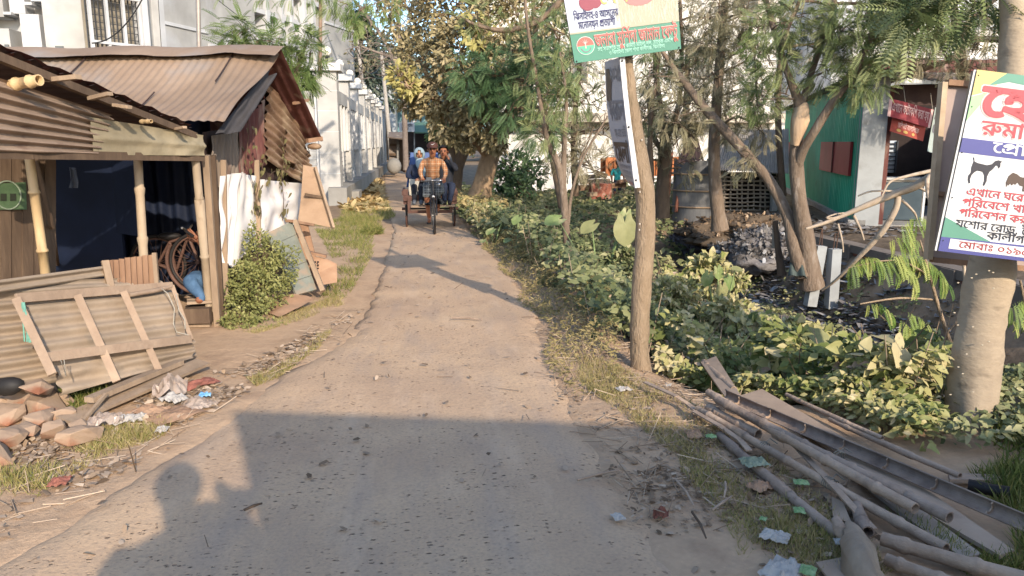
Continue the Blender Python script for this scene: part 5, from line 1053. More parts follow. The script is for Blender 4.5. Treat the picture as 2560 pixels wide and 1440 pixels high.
# the forked tree on the far bank with its leaning boughs
tree('forked_tree', 'big forked tree with a lopped pale stub in front of the green shop', at(2000, 660, 10.6), [[(2030, 720, 10.6, 34), (2024, 670, 10.6, 26.6), (2015, 600, 10.6, 22.2), (1998, 500, 10.6, 19.2), (1990, 400, 10.6, 17.8), (1994, 320, 10.6, 15.5), (1998, 262, 10.6, 13.3), (1975, 200, 10.6, 8.9), (1945, 110, 10.7, 7.4), (1915, 0, 10.8, 6.7), (1905, -50, 10.8, 5.9)], [(1998, 280, 10.6, 9.6), (2018, 215, 10.6, 8.1), (2042, 140, 10.6, 8.1), (2078, 40, 10.6, 6.7), (2092, -40, 10.6, 5.9)], [(1992, 440, 10.6, 10.4), (2003, 385, 10.5, 12.6), (2035, 330, 10.3, 11.8), (2085, 250, 10.1, 11.1), (2130, 190, 10, 10.4), (2165, 120, 9.9, 8.9), (2200, 40, 9.8, 6.7), (2215, -40, 9.8, 5.2)], [(2008, 690, 10.6, 22.2), (1985, 620, 10.65, 17.8), (1968, 540, 10.8, 14.8), (1925, 455, 11, 14.1), (1870, 390, 11.2, 13.3), (1820, 335, 11.4, 12.6), (1765, 275, 11.6, 11.8), (1718, 215, 11.8, 9.6), (1680, 165, 12, 6.7), (1650, 120, 12, 3.7)]], m_bark, [([B(x, y, d, r, n) for x, y, d, r, n in ((1950, 60, 10.5, 70, 108), (2010, 40, 10.5, 70, 108), (2080, 80, 10.2, 60, 93), (2140, 40, 10, 80, 124), (2190, 90, 9.8, 75, 124), (2240, 30, 9.8, 90, 139), (2150, 140, 9.9, 60, 93), (2180, 190, 9.8, 50, 69), (2060, 180, 10.4, 50, 54), (1940, 160, 10.6, 55, 69), (1900, 250, 10.8, 50, 62), (2300, 60, 9.5, 80, 124), (2130, 215, 9.9, 42, 55), (2360, 20, 9.5, 80, 108))], FROND, 0.200, m_neem, dict(gap=-.06)), ([B(1700, 290, 11.5, 70, 62), B(1860, 400, 11, 40, 31), B(1640, 190, 11.8, 70, 62)], FROND, 0.178, m_neemd, dict(gap=.02))], 90, .008)
tree('bank_tree', 'slender tree behind the right frame with dark drooping leaves', at(2420, 420, 12), [[(2425, 430, 12, 15), (2412, 250, 12, 14), (2400, 120, 12, 12), (2385, 30, 12, 11), (2370, -50, 12, 10)], [(2395, 90, 12, 7), (2440, 40, 12, 6), (2510, -20, 12, 5)]], m_bark_d, [([B(x, y, 11.5, r, n) for x, y, r, n in ((2330, 90, 60, 60), (2400, 50, 60, 60), (2450, 110, 60, 60), (2470, 30, 70, 70), (2380, 160, 45, 40), (2440, 175, 40, 36), (2280, 130, 50, 50))], FROND, 0.207, m_neemd, dict(gap=-.02))], 40, .009)
tag(MB().tube([at(1988, 362, 10.5), at(1994, 330, 10.46), at(2000, 300, 10.44), at(2006, 275, 10.46), at(2014, 258, 10.5)], [.06, .10, .12, .10, .03], 12, jit=.3).build('lopped_stub', M('pale_split_wood', hx('A88D6E'), hx('BFA487'), 9, .9, .5, 25, (1, 1, .3))), 'pale torn stub of wood at the fork of the big forked tree', 'stub')
# left: acacia behind the shack and hedge behind the wall
tree('acacia_tree', 'feathery acacia spreading behind the shack roof', at(640, 240, 17), [[(700, 300, 17, 5), (660, 180, 17, 4), (610, 110, 17, 3)], [(720, 300, 17, 5), (740, 180, 17, 4), (770, 100, 17, 3)]], m_bark, [([B(x, y, 17, r, n) for x, y, r, n in ((570, 85, 32, 40), (610, 75, 34, 45), (650, 100, 34, 45), (590, 110, 30, 36), (700, 110, 42, 60), (745, 100, 40, 55), (780, 130, 38, 50), (720, 160, 40, 60), (770, 185, 36, 55), (690, 170, 30, 40), (640, 125, 30, 30), (600, 60, 24, 24), (740, 205, 34, 60))], FEATHER, .34, m_acacia, dict(gap=0))], 50, .006)
leafbush('clipped_hedge', 'dense green hedge behind the return wall of the lamp pillar', [B(750, 205, 22.6, 34, 700), B(785, 205, 22.6, 32, 600), B(715, 195, 22.6, 30, 500)], .10, m_acacia, at(750, 260, 22.6), LEAF, 10, 'hedge', stem=.02)
tree('overhanging_tree', 'light green foliage hanging into the top left of the lane', at(760, 30, 15), [[(1000, -160, 15, 8), (860, -70, 15, 6), (700, -40, 15, 4), (570, -30, 15, 3)]], m_bark, [([B(x, y, 15, r, n) for x, y, r, n in ((560, -28, 24, 12), (660, -18, 28, 18), (725, -16, 28, 18), (790, -20, 32, 22), (850, 5, 40, 46), (900, 25, 38, 50), (880, 65, 24, 22), (960, 0, 50, 60))], FROND, 0.192, m_acacia, dict(gap=-.05, droop=-.8))], 16, .006)
# tree line closing the view on the right and behind
for i, (px, d, lab) in enumerate(((1180, 95, 'distant tree closing the lane behind the teal building'), (700, 110, 'distant tree far behind the grey building'), (2700, 60, 'distant tree behind the flats at the far right'))):
    leafmass('distant_tree', lab, [(tuple(at(px+k*60-60, 330-40*(k % 2), d)), (4, 3, 4), 260) for k in range(3)], m_far, .7, at(px, 370, d), LEAF, [(px, 385, d, 6), (px, 320, d, 4)])

# further crowns filling the view between the trunks
leafmass('roadside_tree', 'dusty grey-green tree filling the space behind the slim forked tree', [B(x, y, d, r, n) for x, y, d, r, n in ((1400, 60, 22, 90, 95), (1480, 100, 22, 90, 95), (1420, 180, 22, 80, 80), (1380, 270, 21, 70, 65), (1460, 250, 22, 70, 65), (1500, 330, 21, 55, 40), (1420, 350, 21, 60, 50), (1480, 420, 20, 40, 30))], m_neemd, 0.302, at(1440, 480, 22), FROND, [(1440, 490, 22, 9), (1435, 330, 22, 8), (1450, 150, 22, 6)], ntw=50)
leafmass('roadside_tree', 'tall dusty tree behind the dark trunk and the leaning bough', [B(x, y, d, r, n) for x, y, d, r, n in ((1600, 60, 19, 80, 75), (1680, 20, 19, 90, 95), (1760, 90, 19, 90, 95), (1700, 150, 19, 80, 80), (1620, 170, 19, 70, 60), (1780, 200, 19, 80, 80), (1850, 40, 19, 90, 90), (1870, 150, 19, 80, 75), (1720, 250, 18.5, 70, 55), (1640, 270, 18.5, 60, 45), (1800, 290, 18.5, 60, 45), (1580, 340, 18, 50, 35), (1690, 350, 18, 50, 30))], m_neemd, 0.259, at(1720, 500, 19), FROND, [(1722, 510, 19, 10), (1715, 330, 19, 9), (1720, 120, 19, 6)], ntw=60)
leafmass('roadside_tree', 'grey-green tree in front of the white flats above the green shop', [B(x, y, d, r, n) for x, y, d, r, n in ((1960, 10, 16, 80, 65), (2040, 110, 16, 70, 40), (2060, 10, 16, 80, 55), (1950, 230, 16, 55, 30), (2230, 20, 15, 80, 55), (2300, -20, 15, 90, 65), (2420, -10, 15, 90, 65), (2330, 70, 15, 60, 35), (2110, 60, 15.5, 70, 45), (2480, 60, 15, 60, 35))], m_neemd, 0.245, at(1960, 480, 16), FROND, [(1958, 490, 16, 9), (1945, 300, 16, 8), (1955, 120, 16, 6), (2000, 0, 16, 5)], ntw=40)
# ------------------------------------------------------------------ undergrowth
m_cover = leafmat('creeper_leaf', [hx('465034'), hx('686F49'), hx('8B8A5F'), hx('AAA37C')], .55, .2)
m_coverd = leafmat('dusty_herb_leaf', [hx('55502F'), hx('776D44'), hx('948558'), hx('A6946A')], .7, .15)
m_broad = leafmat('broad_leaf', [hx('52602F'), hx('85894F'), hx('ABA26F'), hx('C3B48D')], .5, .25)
m_taro = leafmat('taro_leaf', [hx('4E6638'), hx('758450'), hx('949A68')], .45, .3)
m_grass = leafmat('grass_blade', [hx('4A5526'), hx('6F7637'), hx('958A55'), hx('A8966C')], .6, .2)
m_dry = leafmat('dry_litter', [hx('5E4C3A'), hx('85705A'), hx('A5907A'), hx('B9A48C')], .9, .0)
def cover(name, label, poly, n, sz, mat, h=lambda x, y: .2, tmpl=LEAF, dens=None, cat=None, kind='stuff', up=.75, seed=1.0, tb=0, lean=(.25, -.95)):
    pts = scatter(poly, n, dens, seed); P = []
    for x, y in pts:
        hh = h(x, y)*(.35+.75*abs(noise.noise(Vector((x*1.6+seed, y*1.6, seed))))+.25*noise.noise(Vector((x*5, y*5, seed)))+.12)
        P.append((x, y, tz(x, y)+max(.01, hh*(1-NR.rand()**3*.8))))
    P = np.array(P); n = len(P); ax = rnd_dirs(n); ax[:, 2] = ax[:, 2]*.4-.1; nr = rnd_dirs(n)*.55; nr[:, 2] += up; nr[:, 0] += lean[0]; nr[:, 1] += lean[1]
    cv = np.array([noise.noise(Vector((p[0]*2, p[1]*2, p[2]*2+seed))) for p in P])
    o = leaves(name, tmpl, P, ax, nr, sz*NR.uniform(.55, 1.35, n), np.clip(.45+tb+cv*.6+NR.normal(size=n)*.17, 0, 1), mat, None, kind); 
    if label: o['label'] = label
    return o
# dusty herbs along the lane's right edge
edge = [(redge(y, 2)-.02+.08*math.sin(y*3), y) for y in np.arange(4.9, 14.5, .25)]
edge_poly = edge+[(redge(y, 2)+lerp(.45, .9, sm(5, 9, y)), y) for y in np.arange(14.5, 4.9, -.25)]
cover('roadside_herbs', None, edge_poly, 15000, .045, m_coverd, lambda x, y: .42*sm(redge(y, 2)-.05, redge(y, 2)+.4, x)*sm(4.7, 7, y)+.02, SLIM, -.35, seed=2, tb=.05)
slope_poly = [(redge(y, 2)+.35, y) for y in np.arange(6.2, 16, .4)]+[(redge(y, 2)+lerp(1.9, 2.6, sm(6, 12, y)), y) for y in np.arange(16, 6.2, -.4)]
cover('ground_creeper', None, slope_poly, 17000, .085, m_cover, lambda x, y: .72, LEAF, None, seed=5, tb=-.12)
cover('ground_creeper', None, [(1.0, 14), (5.2, 14), (7.5, 22), (7, 27), (-.1, 27), (.4, 19)], 9000, .14, m_cover, lambda x, y: .45, LEAF, -.25, seed=8)
cover('lane_weeds', None, [(redge(y, 2), y) for y in np.arange(13.5, 24, .5)]+[(redge(y, 2)+1.2, y) for y in np.arange(24, 13.5, -.5)], 5000, .09, m_coverd, lambda x, y: .55, LEAF, -.2, seed=3, tb=.15)
bank_poly = gpoly([(1640, 870), (1850, 930), (1960, 990), (2180, 1080), (2330, 1110), (2360, 1010), (2200, 900), (2000, 800), (1850, 720), (1740, 640), (1660, 620)], -.1)
cover('ground_creeper', None, bank_poly, 17000, .08, m_broad, lambda x, y: .72, LEAF, -.3, seed=12, tb=-.05)
cover('ground_creeper', None, gpoly([(1640, 900), (1760, 930), (1850, 970), (1990, 1005), (2190, 1095), (2340, 1160), (2345, 1080), (2150, 1000), (1950, 940), (1800, 890), (1660, 860)]), 5000, .06, m_broad, lambda x, y: .28, LEAF, -.35, seed=41, tb=.02)
cover('ground_creeper', None, bank_poly, 1000, .13, m_broad, lambda x, y: .66, HEART, -.3, seed=14, tb=.1)
cover('ditch_weeds', None, [(4.6, 7.5), (6.4, 7.5), (6.4, 13), (4.4, 13)], 1600, .07, m_cover, lambda x, y: .10, LEAF, .12, seed=21)
cover('ground_creeper', None, [(2.9, 3.6), (4.2, 3.3), (4.6, 5.2), (3.5, 5.4), (3.0, 4.6)], 2600, .06, m_cover, lambda x, y: .28, LEAF, -.1, seed=31, tb=.1)
# bushy mass of broad leaves on the bank: separate plants
blist = [(1770, 660, 9.6, 60, 420, 'pale-leaved weed bush nearest the charred heap'), (1690, 720, 8.6, 70, 520, 'leafy weed bush just right of the banner tree'), (1820, 760, 8.0, 70, 520, 'weed bush in the middle of the sunlit bank'), (1900, 810, 7.4, 75, 560, 'sunlit broad-leaved bush below the ashy rubbish'), (2010, 830, 7.0, 72, 560, 'broad-leaved bush below the concrete posts'), (2080, 890, 6.4, 80, 560, 'broad-leaved bush on the bank crest left of the big trunk'), (2200, 930, 5.9, 85, 560, 'bush of pointed leaves nearest the big trunk'), (1960, 930, 6.0, 75, 480, 'lower bush with shaded hollows above the bamboo'), (2250, 1030, 5.1, 75, 520, 'small-leaved green bush beside the foot of the big trunk'), (1720, 830, 7.0, 70, 480, 'weed bush at the right foot of the banner tree'), (1480, 740, 8.6, 80, 560, 'shaded creeper mound left of the banner tree'), (1330, 640, 11, 70, 560, 'shaded bush beside the lane bend'), (1250, 560, 13.2, 60, 560, 'bush with large dull leaves beside the cycle van'), (1200, 520, 15, 40, 420, 'sunlit dusty bush right of the cycle van'), (1560, 640, 10, 55, 420, 'leafy bush below the giant taro leaf'), (1400, 700, 9, 60, 420, 'grey-green bush on the shaded slope'), (1830, 690, 9.0, 50, 380, 'small weed bush at the edge of the ash'), (2060, 985, 5.0, 70, 460, 'dusty weed bush just behind the split bamboo'), (2170, 1040, 4.7, 62, 420, 'low weed bush between the split bamboo and the big trunk'), (1900, 955, 5.4, 55, 360, 'weed bush behind the tilted small board'), (2270, 1085, 4.4, 55, 360, 'low small-leaved bush touching the foot of the big trunk')]
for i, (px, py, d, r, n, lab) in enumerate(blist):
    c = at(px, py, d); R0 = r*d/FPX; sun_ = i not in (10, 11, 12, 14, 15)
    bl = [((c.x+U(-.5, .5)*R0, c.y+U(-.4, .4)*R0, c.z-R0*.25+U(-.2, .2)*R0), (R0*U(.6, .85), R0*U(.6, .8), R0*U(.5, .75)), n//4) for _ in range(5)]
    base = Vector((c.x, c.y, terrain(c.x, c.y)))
    leafbush('weed_bush', lab, bl, (.085 if i < 8 else .06) if sun_ else .09, m_broad if sun_ else m_cover, base, HEART if i in (0, 3, 4, 5, 6, 12) else LEAF, 12, 'plant', -.2, tb=(.08 if sun_ else -.1))  # sun and shade put into leaf material and tint: paler in sun
# taro plants with big heart-shaped leaves
def taro_leaf(mb, tip, sz, face, dirv):
    """a heart-shaped blade with a fold, hung from the top of its stalk"""
    ax = Vector(dirv).normalized(); n = Vector(face).normalized(); x = ax.cross(n).normalized(); n = x.cross(ax); K = 22; vs = [Vector(tip)]; fs = []
    for ring_ in (.5, 1.0):
        for k in range(K):
            a = 2*math.pi*k/K; lob = .62+.30*math.cos(a)+.25*math.exp(-((abs(a-math.pi)-.55)/.35)**2)-.28*math.exp(-((a-math.pi)/.2)**2)+.10*math.exp(-(min(a, 2*math.pi-a)/.25)**2)
            u = math.sin(a)*lob*.78*ring_; v = (math.cos(a)*lob+.0)*ring_
            h = .10*abs(u)-.10*v*v*ring_+.02*math.sin(a*7)*ring_; vs.append(Vector(tip)+x*u*sz+ax*v*sz+n*h*sz)
    for k in range(K):
        fs.append((0, 1+k, 1+(k+1) % K)); fs.append((1+k, 1+K+k, 1+K+(k+1) % K, 1+(k+1) % K))
    mb.add(vs, fs, 0, True)
m_tl = M('taro_blade', hx('5A6C3A'), hx('7F8A58'), 5, .5, .15, 12, blotch=(hx('A39C72'), 4, .52, .7))
m_tl2 = M('dusty_taro_blade', hx('6F7048'), hx('87855A'), 5, .6, .15, 12)
m_stalk = M('taro_stalk', hx('6E8450'), hx('8E9A6A'), 5, .6)
tl = [('giant taro with one big sunlit heart-shaped leaf behind the banner trunk', 10, -.6, [((1562, 560), .30, (-.1, -1, .35), (0, -.2, -1), 1), ((1565, 535), .17, (0, -.5, 1), (-.3, -.2, -1), 0), ((1395, 548), .22, (.2, -.4, .9), (-.9, -.5, -.2), 0), ((1480, 562), .2, (.1, -.5, .9), (-.9, -.4, -.5), 1)]),
      ('taro on the sunlit bank with leaves standing up beside the ash', 8.2, -.5, [((1795, 675), .12, (0, -1, .3), (.3, 0, -1), 0), ((1820, 700), .14, (.2, -1, .3), (.5, 0, -1), 0), ((1805, 720), .14, (0, -1, .2), (0, 0, -1), 1), ((1838, 672), .10, (0, -.5, 1), (1, 0, -.1), 1), ((1770, 690), .13, (-.2, -1, .3), (-.3, 0, -1), 0)]),
      ('taro with broad drooping leaves in the middle of the bank', 6.0, -.4, [((1910, 890), .16, (-.2, -.9, .6), (.2, -.3, -1), 1), ((2040, 840), .17, (.2, -.8, .6), (.8, -.2, -.5), 1), ((1960, 870), .13, (0, -1, .5), (0, -.2, -1), 0), ((2010, 900), .15, (0, -1, .4), (.3, -.2, -1), 0)]),
      ('taro with a large leaf folded towards the bamboo heap', 5.0, -.2, [((2110, 960), .19, (-.1, -1, .3), (.1, -.2, -1), 1), ((2140, 910), .13, (.3, -1, .4), (.6, -.1, -.8), 0), ((2000, 935), .15, (-.3, -.9, .5), (-.5, -.2, -.8), 0), ((2185, 1000), .11, (0, -1, .4), (.4, 0, -1), 0), ((1920, 950), .12, (-.1, -.8, .7), (-.8, 0, -.4), 0)]),
      ('taro shoots at the left edge of the ditch', 11.5, -.4, [((1295, 545), .15, (-.2, -.5, .9), (-.5, -.5, -.5), 0), ((1322, 585), .13, (.4, -.5, .7), (.8, -.3, -.4), 0), ((1272, 598), .12, (-.2, -.4, .9), (-.6, -.6, -.3), 0)]),
      ('small taro by the cycle van with leaves in half shade', 12.5, -.2, [((1230, 575), .14, (-.3, -.5, .8), (-.7, -.5, -.4), 0), ((1258, 548), .13, (.3, -.6, .7), (.6, -.4, -.5), 1), ((1208, 600), .11, (-.2, -.4, .9), (-.3, -.8, -.2), 0)])]
for lab, d, zb_, lv in tl:
    px0 = sum(l[0][0] for l in lv)/len(lv); py0 = max(l[0][1] for l in lv)+60; base = at(px0, py0, d); base.z = min(base.z, terrain(base.x, base.y)); t = thing('taro_plant', lab, 'plant', base)
    for (pp, sz, face, dr_, k) in lv:
        tip = at(pp[0], pp[1], d+U(-.15, .15)); sk = MB().tube([base+Vector((U(-.05, .05), U(-.05, .05), 0)), base.lerp(tip, .6)+Vector((0, .03, .12)), tip], [.016, .011, .006], 6).build('stalk', m_stalk, t)
        mb = MB(); taro_leaf(mb, tip, sz, face, dr_); mb.build('leaf', m_tl2 if k else m_tl, sk)
# drumstick saplings over the far bank
m_mor = leafmat('moringa_leaf', [hx('4F6A2B'), hx('7D8F45'), hx('A8AA62')], .5, .3)
def sapling(name, lab, base, sticks, fr, mat=None, sz=.3):
    t = thing(name, lab, 'sapling', base); mb = MB()
    for L in sticks: limb(mb, L, 6)
    mb.build('trunk', m_bark_p, t); P = []; A = []; N = []
    for (a, b, d, nn, w_) in fr:
        p = at(a[0], a[1], d); q = at(b[0], b[1], d)
        for k in range(nn):
            s_ = k/max(1, nn-1); c = p.lerp(q, s_)+Vector((0, 0, .06*math.sin(s_*3.1))); P.append(c); A.append(Vector((U(-.5, .5), U(-.6, .3), -1.1))+(q-p).normalized()*.6); N.append(Vector((U(-.4, .4), -1, .7)))
    n = len(P); leaves('crown', FEATHER, np.array(P), np.array(A), np.array(N), sz*NR.uniform(.5, 1.2, n), np.clip(NR.rand(n), 0, 1), mat or m_mor, t)
sapling('drumstick_sapling', 'drumstick sapling with arching sprays of yellow-green leaves left of the big trunk', gp(2390, 960, -.6), [[(2400, 1010, 7.4, 7), (2385, 890, 7.4, 6), (2350, 780, 7.3, 5), (2325, 690, 7.2, 4), (2300, 600, 7.2, 2)], [(2345, 750, 7.3, 3), (2250, 745, 7.2, 3), (2150, 760, 7.1, 2)], [(2325, 690, 7.2, 3), (2240, 650, 7.2, 2), (2120, 670, 7.2, 1.5)], [(2385, 880, 7.4, 3), (2290, 860, 7.3, 2), (2180, 770, 7.3, 1.5)], [(2370, 830, 7.3, 3), (2420, 760, 7.2, 2), (2425, 660, 7.2, 1.5)]], [((2125, 665), (2200, 650), 7.2, 26, 1), ((2200, 655), (2300, 640), 7.2, 22, 1), ((2290, 640), (2370, 710), 7.2, 30, 1), ((2240, 660), (2290, 700), 7.2, 16, 1), ((2255, 560), (2320, 550), 7.4, 12, 1), ((2225, 600), (2290, 600), 7.4, 12, 1), ((2270, 780), (2345, 850), 7.2, 18, 1), ((2250, 800), (2290, 860), 7.2, 18, 1), ((2170, 760), (2230, 790), 7.2, 8, 1)], sz=.22)
sapling('drumstick_sapling', 'small leafy sapling cut by the right edge of the picture', gp(2570, 900, -.5), [[(2590, 960, 6.5, 6), (2570, 800, 6.5, 5), (2550, 700, 6.5, 3)]], [((2520, 770), (2590, 760), 6.5, 14, 1), ((2530, 800), (2590, 830), 6.5, 14, 1)], sz=.25)
# grass and litter
def grass(name, poly, n, sz, dens=None, seed=1, tb=0):
    pts = scatter(poly, n, dens, seed); P = np.array([(x, y, tz(x, y)-.005) for x, y in pts]); n = len(P); ax = rnd_dirs(n)*.75; ax[:, 2] = np.abs(ax[:, 2])+.55; nr = rnd_dirs(n); nr[:, 2] = 0
    o = leaves(name, BLADE, P, ax, nr, sz*NR.uniform(.4, 1.3, n), np.clip(.45+tb+NR.normal(size=n)*.22, 0, 1), m_grass, None, 'stuff'); return o
grass('grass', gpoly([(150, 985), (260, 960), (280, 1010), (190, 1060)]), 1000, .10, seed=1, tb=-.1)
grass('grass', gpoly([(0, 1110), (180, 1090), (300, 1060), (430, 1050), (420, 1085), (330, 1120), (140, 1200), (0, 1290)]), 4200, .06, .02, seed=2, tb=.3)
grass('grass', gpoly([(620, 945), (700, 915), (800, 840), (830, 825), (800, 870), (700, 940), (640, 965)]), 2200, .05, -.1, seed=3, tb=.3)
grass('grass', gpoly([(780, 560), (900, 540), (935, 560), (930, 640), (880, 730), (850, 760), (800, 745), (850, 680)]), 9000, .09, -.15, seed=4, tb=-.05)
grass('grass', gpoly([(855, 520), (960, 500), (990, 545), (930, 575), (850, 560)]), 4000, .12, -.1, seed=5, tb=.05)
grass('grass', gpoly([(560, 800), (700, 790), (840, 740), (860, 760), (760, 800), (640, 835), (560, 830)]), 3200, .05, -.05, seed=6, tb=.35)
grass('grass', gpoly([(1400, 860), (1580, 930), (1800, 1040), (1880, 1200), (1700, 1150), (1520, 1010), (1420, 930)]), 7500, .05, -.1, seed=7, tb=.36)
grass('grass', gpoly([(1700, 1080), (1950, 1150), (2150, 1340), (2240, 1440), (1870, 1440), (1830, 1330), (1700, 1180)]), 6000, .055, .05, seed=8, tb=.28)
grass('grass', gpoly([(2430, 1190), (2560, 1200), (2700, 1440), (2540, 1400), (2540, 1320)]), 2200, .10, -.15, seed=9, tb=-.15)
grass('grass', gpoly([(2230, 1300), (2330, 1330), (2420, 1400), (2560, 1410), (2560, 1440), (2420, 1440)]), 1500, .08, -.15, seed=19, tb=-.1)
grass('grass', gpoly([(2480, 1080), (2700, 1050), (2800, 1300), (2500, 1260)]), 3500, .13, -.2, seed=10, tb=-.2)
grass('grass', gpoly([(0, 1180), (150, 1150), (120, 1230), (0, 1300)]), 1000, .06, -.1, seed=11, tb=.2)
def litter(name, poly, n, sz, dens=None, seed=1, tmpl=CHIP, tb=0, m=None):
    pts = scatter(poly, n, dens, seed); P = np.array([(x, y, tz(x, y)+.004+.012*NR.rand()) for x, y in pts]); n = len(P); ax = rnd_dirs(n); ax[:, 2] *= .15; nr = rnd_dirs(n)*.35; nr[:, 2] += 1
    return leaves(name, tmpl, P, ax, nr, sz*NR.uniform(.3, 1.4, n), np.clip(.5+tb+NR.normal(size=n)*.25, 0, 1), m or m_dry, None, 'stuff')
litter('dry_leaf_litter', [(redge(y, 2)-.1, y) for y in np.arange(2.9, 7, .3)]+[(redge(y, 2)+.55, y) for y in np.arange(7, 2.9, -.3)], 650, .032, 0, 1, CHIP, -.2)
litter('twig_litter', [(redge(y, 2)-.06, y) for y in np.arange(2.9, 7, .3)]+[(redge(y, 2)+1.1, y) for y in np.arange(7, 2.9, -.3)], 1100, .13, -.1, 2, TWIG, .1)
litter('dry_leaf_litter', gpoly([(1700, 1080), (2000, 1150), (2300, 1440), (1750, 1440), (1600, 1200)]), 600, .038, .05, 3, CHIP, -.2)
litter('dry_leaf_litter', gpoly([(0, 1110), (300, 1050), (560, 940), (900, 780), (840, 840), (620, 980), (420, 1100), (0, 1370)]), 1500, .05, -.02, 4)
litter('twig_litter', gpoly([(0, 1110), (300, 1050), (560, 940), (860, 780), (840, 850), (620, 1000), (420, 1110), (0, 1370)]), 380, .13, 0, 5, TWIG, .2)
litter('wood_chip_litter', gpoly([(480, 940), (570, 930), (560, 1000), (460, 1060), (330, 1080), (350, 1000)]), 700, .05, -.2, 6, CHIP, .15)
litter('straw_litter', [(-2.25, 21.5), (-1.7, 19), (-1.0, 19.5), (-1.25, 24), (-2.0, 36), (-2.28, 36)], 5200, .22, -.25, 7, CHIP, .2, leafmat('straw', [hx('7C6440'), hx('A58A5C'), hx('BFA878')], .9, 0))
litter('dry_leaf_litter', [(x, y) for x, y in [(redge(3, 1), 3), (redge(3, 2), 3), (redge(9, 2), 9), (redge(16, 2), 16), (redge(16, 1), 16), (redge(9, 1), 9), (redge(5, 1), 5)]], 240, .045, None, 8, CHIP, -.2)
litter('twig_litter', [(x, y) for x, y in [(redge(3, 1), 3), (redge(3, 2), 3), (redge(9, 2), 9), (redge(16, 2), 16), (redge(16, 1), 16), (redge(9, 1), 9), (redge(5, 1), 5)]], 60, .14, None, 9, TWIG, -.1)
m_trash = leafmat('rubbish_flakes', [hx('4A4542'), hx('67625E'), hx('86827E'), hx('B0B0B0')], .6, 0)
litter('rubbish_scatter', [(5.0, 8.5), (6.5, 8.5), (6.6, 13), (5.2, 13), (4.8, 11)], 2600, .13, -.05, 10, CHIP, 0, m_trash)
litter('rubbish_scatter', [(6.4, 11), (8.5, 12), (7.5, 15.5), (5.6, 16), (4.8, 14)], 1800, .12, 0, 11, CHIP, -.2, m_trash)
litter('rubbish_scatter', [(3.6, 4.4), (5.4, 4.6), (6.6, 8.5), (5.0, 8.5)], 1300, .07, -.05, 12, CHIP, .1, m_trash)
litter('rubbish_scatter', [(1.5, 21), (6, 21), (6, 25), (2, 26)], 1200, .2, -.1, 13, CHIP, .0, m_dry)
hp = gp(932, 585); n = 1400; d_ = rnd_dirs(n); P = np.array([(hp.x+d[0]*.22*r, hp.y+d[1]*.3*r, .02+abs(d[2])*.13*r) for d, r in zip(d_, NR.rand(n)**.5)]); nr = rnd_dirs(n)
tag(leaves('cut_grass_pile', BLADE, P, rnd_dirs(n), nr, NR.uniform(.06, .16, n), np.clip(.4+NR.normal(size=n)*.2, 0, 1), m_grass, None, None), 'small pile of cut grass at the left edge of the lane', 'grass pile')

def flakes(name, zz, px, py, rx, ry, rz, n, sz, mat, sd, tb=0):
    c = gp(px, py, zz); z0 = terrain(c.x, c.y)-.05; P = []; A = rnd_dirs(n); 
    for i in range(n):
        d = Vector(A[i]); d.z = abs(d.z); k = 1+.35*noise.noise(Vector((d.x*2+sd, d.y*2, d.z*2)))+.22*noise.noise(Vector((d.x*7+sd, d.y*7, d.z*7))); P.append((c.x+d.x*rx*k, c.y+d.y*ry*k, z0+d.z*rz*k+.01))
    P = np.array(P); return leaves(name, CHIP, P, rnd_dirs(n), A+rnd_dirs(n)*.7, sz*NR.uniform(.3, 1.5, n), np.clip(.3+tb+NR.normal(size=n)*.25, 0, 1), mat, None, 'stuff')
m_char = leafmat('charred_flakes', [hx('2A282B'), hx('4A474B'), hx('6D6A6E'), hx('A3A1A3')], .7, 0)
flakes('charred_scraps', -.3, 1810, 600, .95, .75, .5, 2600, .09, m_char, 1)
flakes('ash_scraps', -.75, 1930, 690, .9, .8, .4, 3000, .09, m_trash, 4, .1)
flakes('earth_crumbs', -.4, 1880, 620, 1.4, .9, .34, 1500, .08, m_dry, 7, -.2)

def stems(name, poly, n, sz, seed, m):
    pts = scatter(poly, n, -.1, seed); P = np.array([(x, y, tz(x, y)) for x, y in pts]); n = len(P); ax = rnd_dirs(n)*.6; ax[:, 2] = np.abs(ax[:, 2])+.7
    leaves(name, (TWIG[0]*np.array([.35, 1, .35]), TWIG[1]), P, ax, rnd_dirs(n), sz*NR.uniform(.4, 1.3, n), np.clip(.5+NR.normal(size=n)*.25, 0, 1), m, None, 'stuff')
stems('dry_stems', bank_poly, 380, .6, 61, m_dry); stems('dry_stems', slope_poly, 420, .55, 62, m_dry); stems('dry_stems', edge_poly, 500, .2, 63, m_dry)
cover('dead_leaves', None, bank_poly, 1500, .07, m_dry, lambda x, y: .55, LEAF, -.1, seed=71); cover('dead_leaves', None, slope_poly, 1700, .07, m_dry, lambda x, y: .5, LEAF, -.1, seed=72)
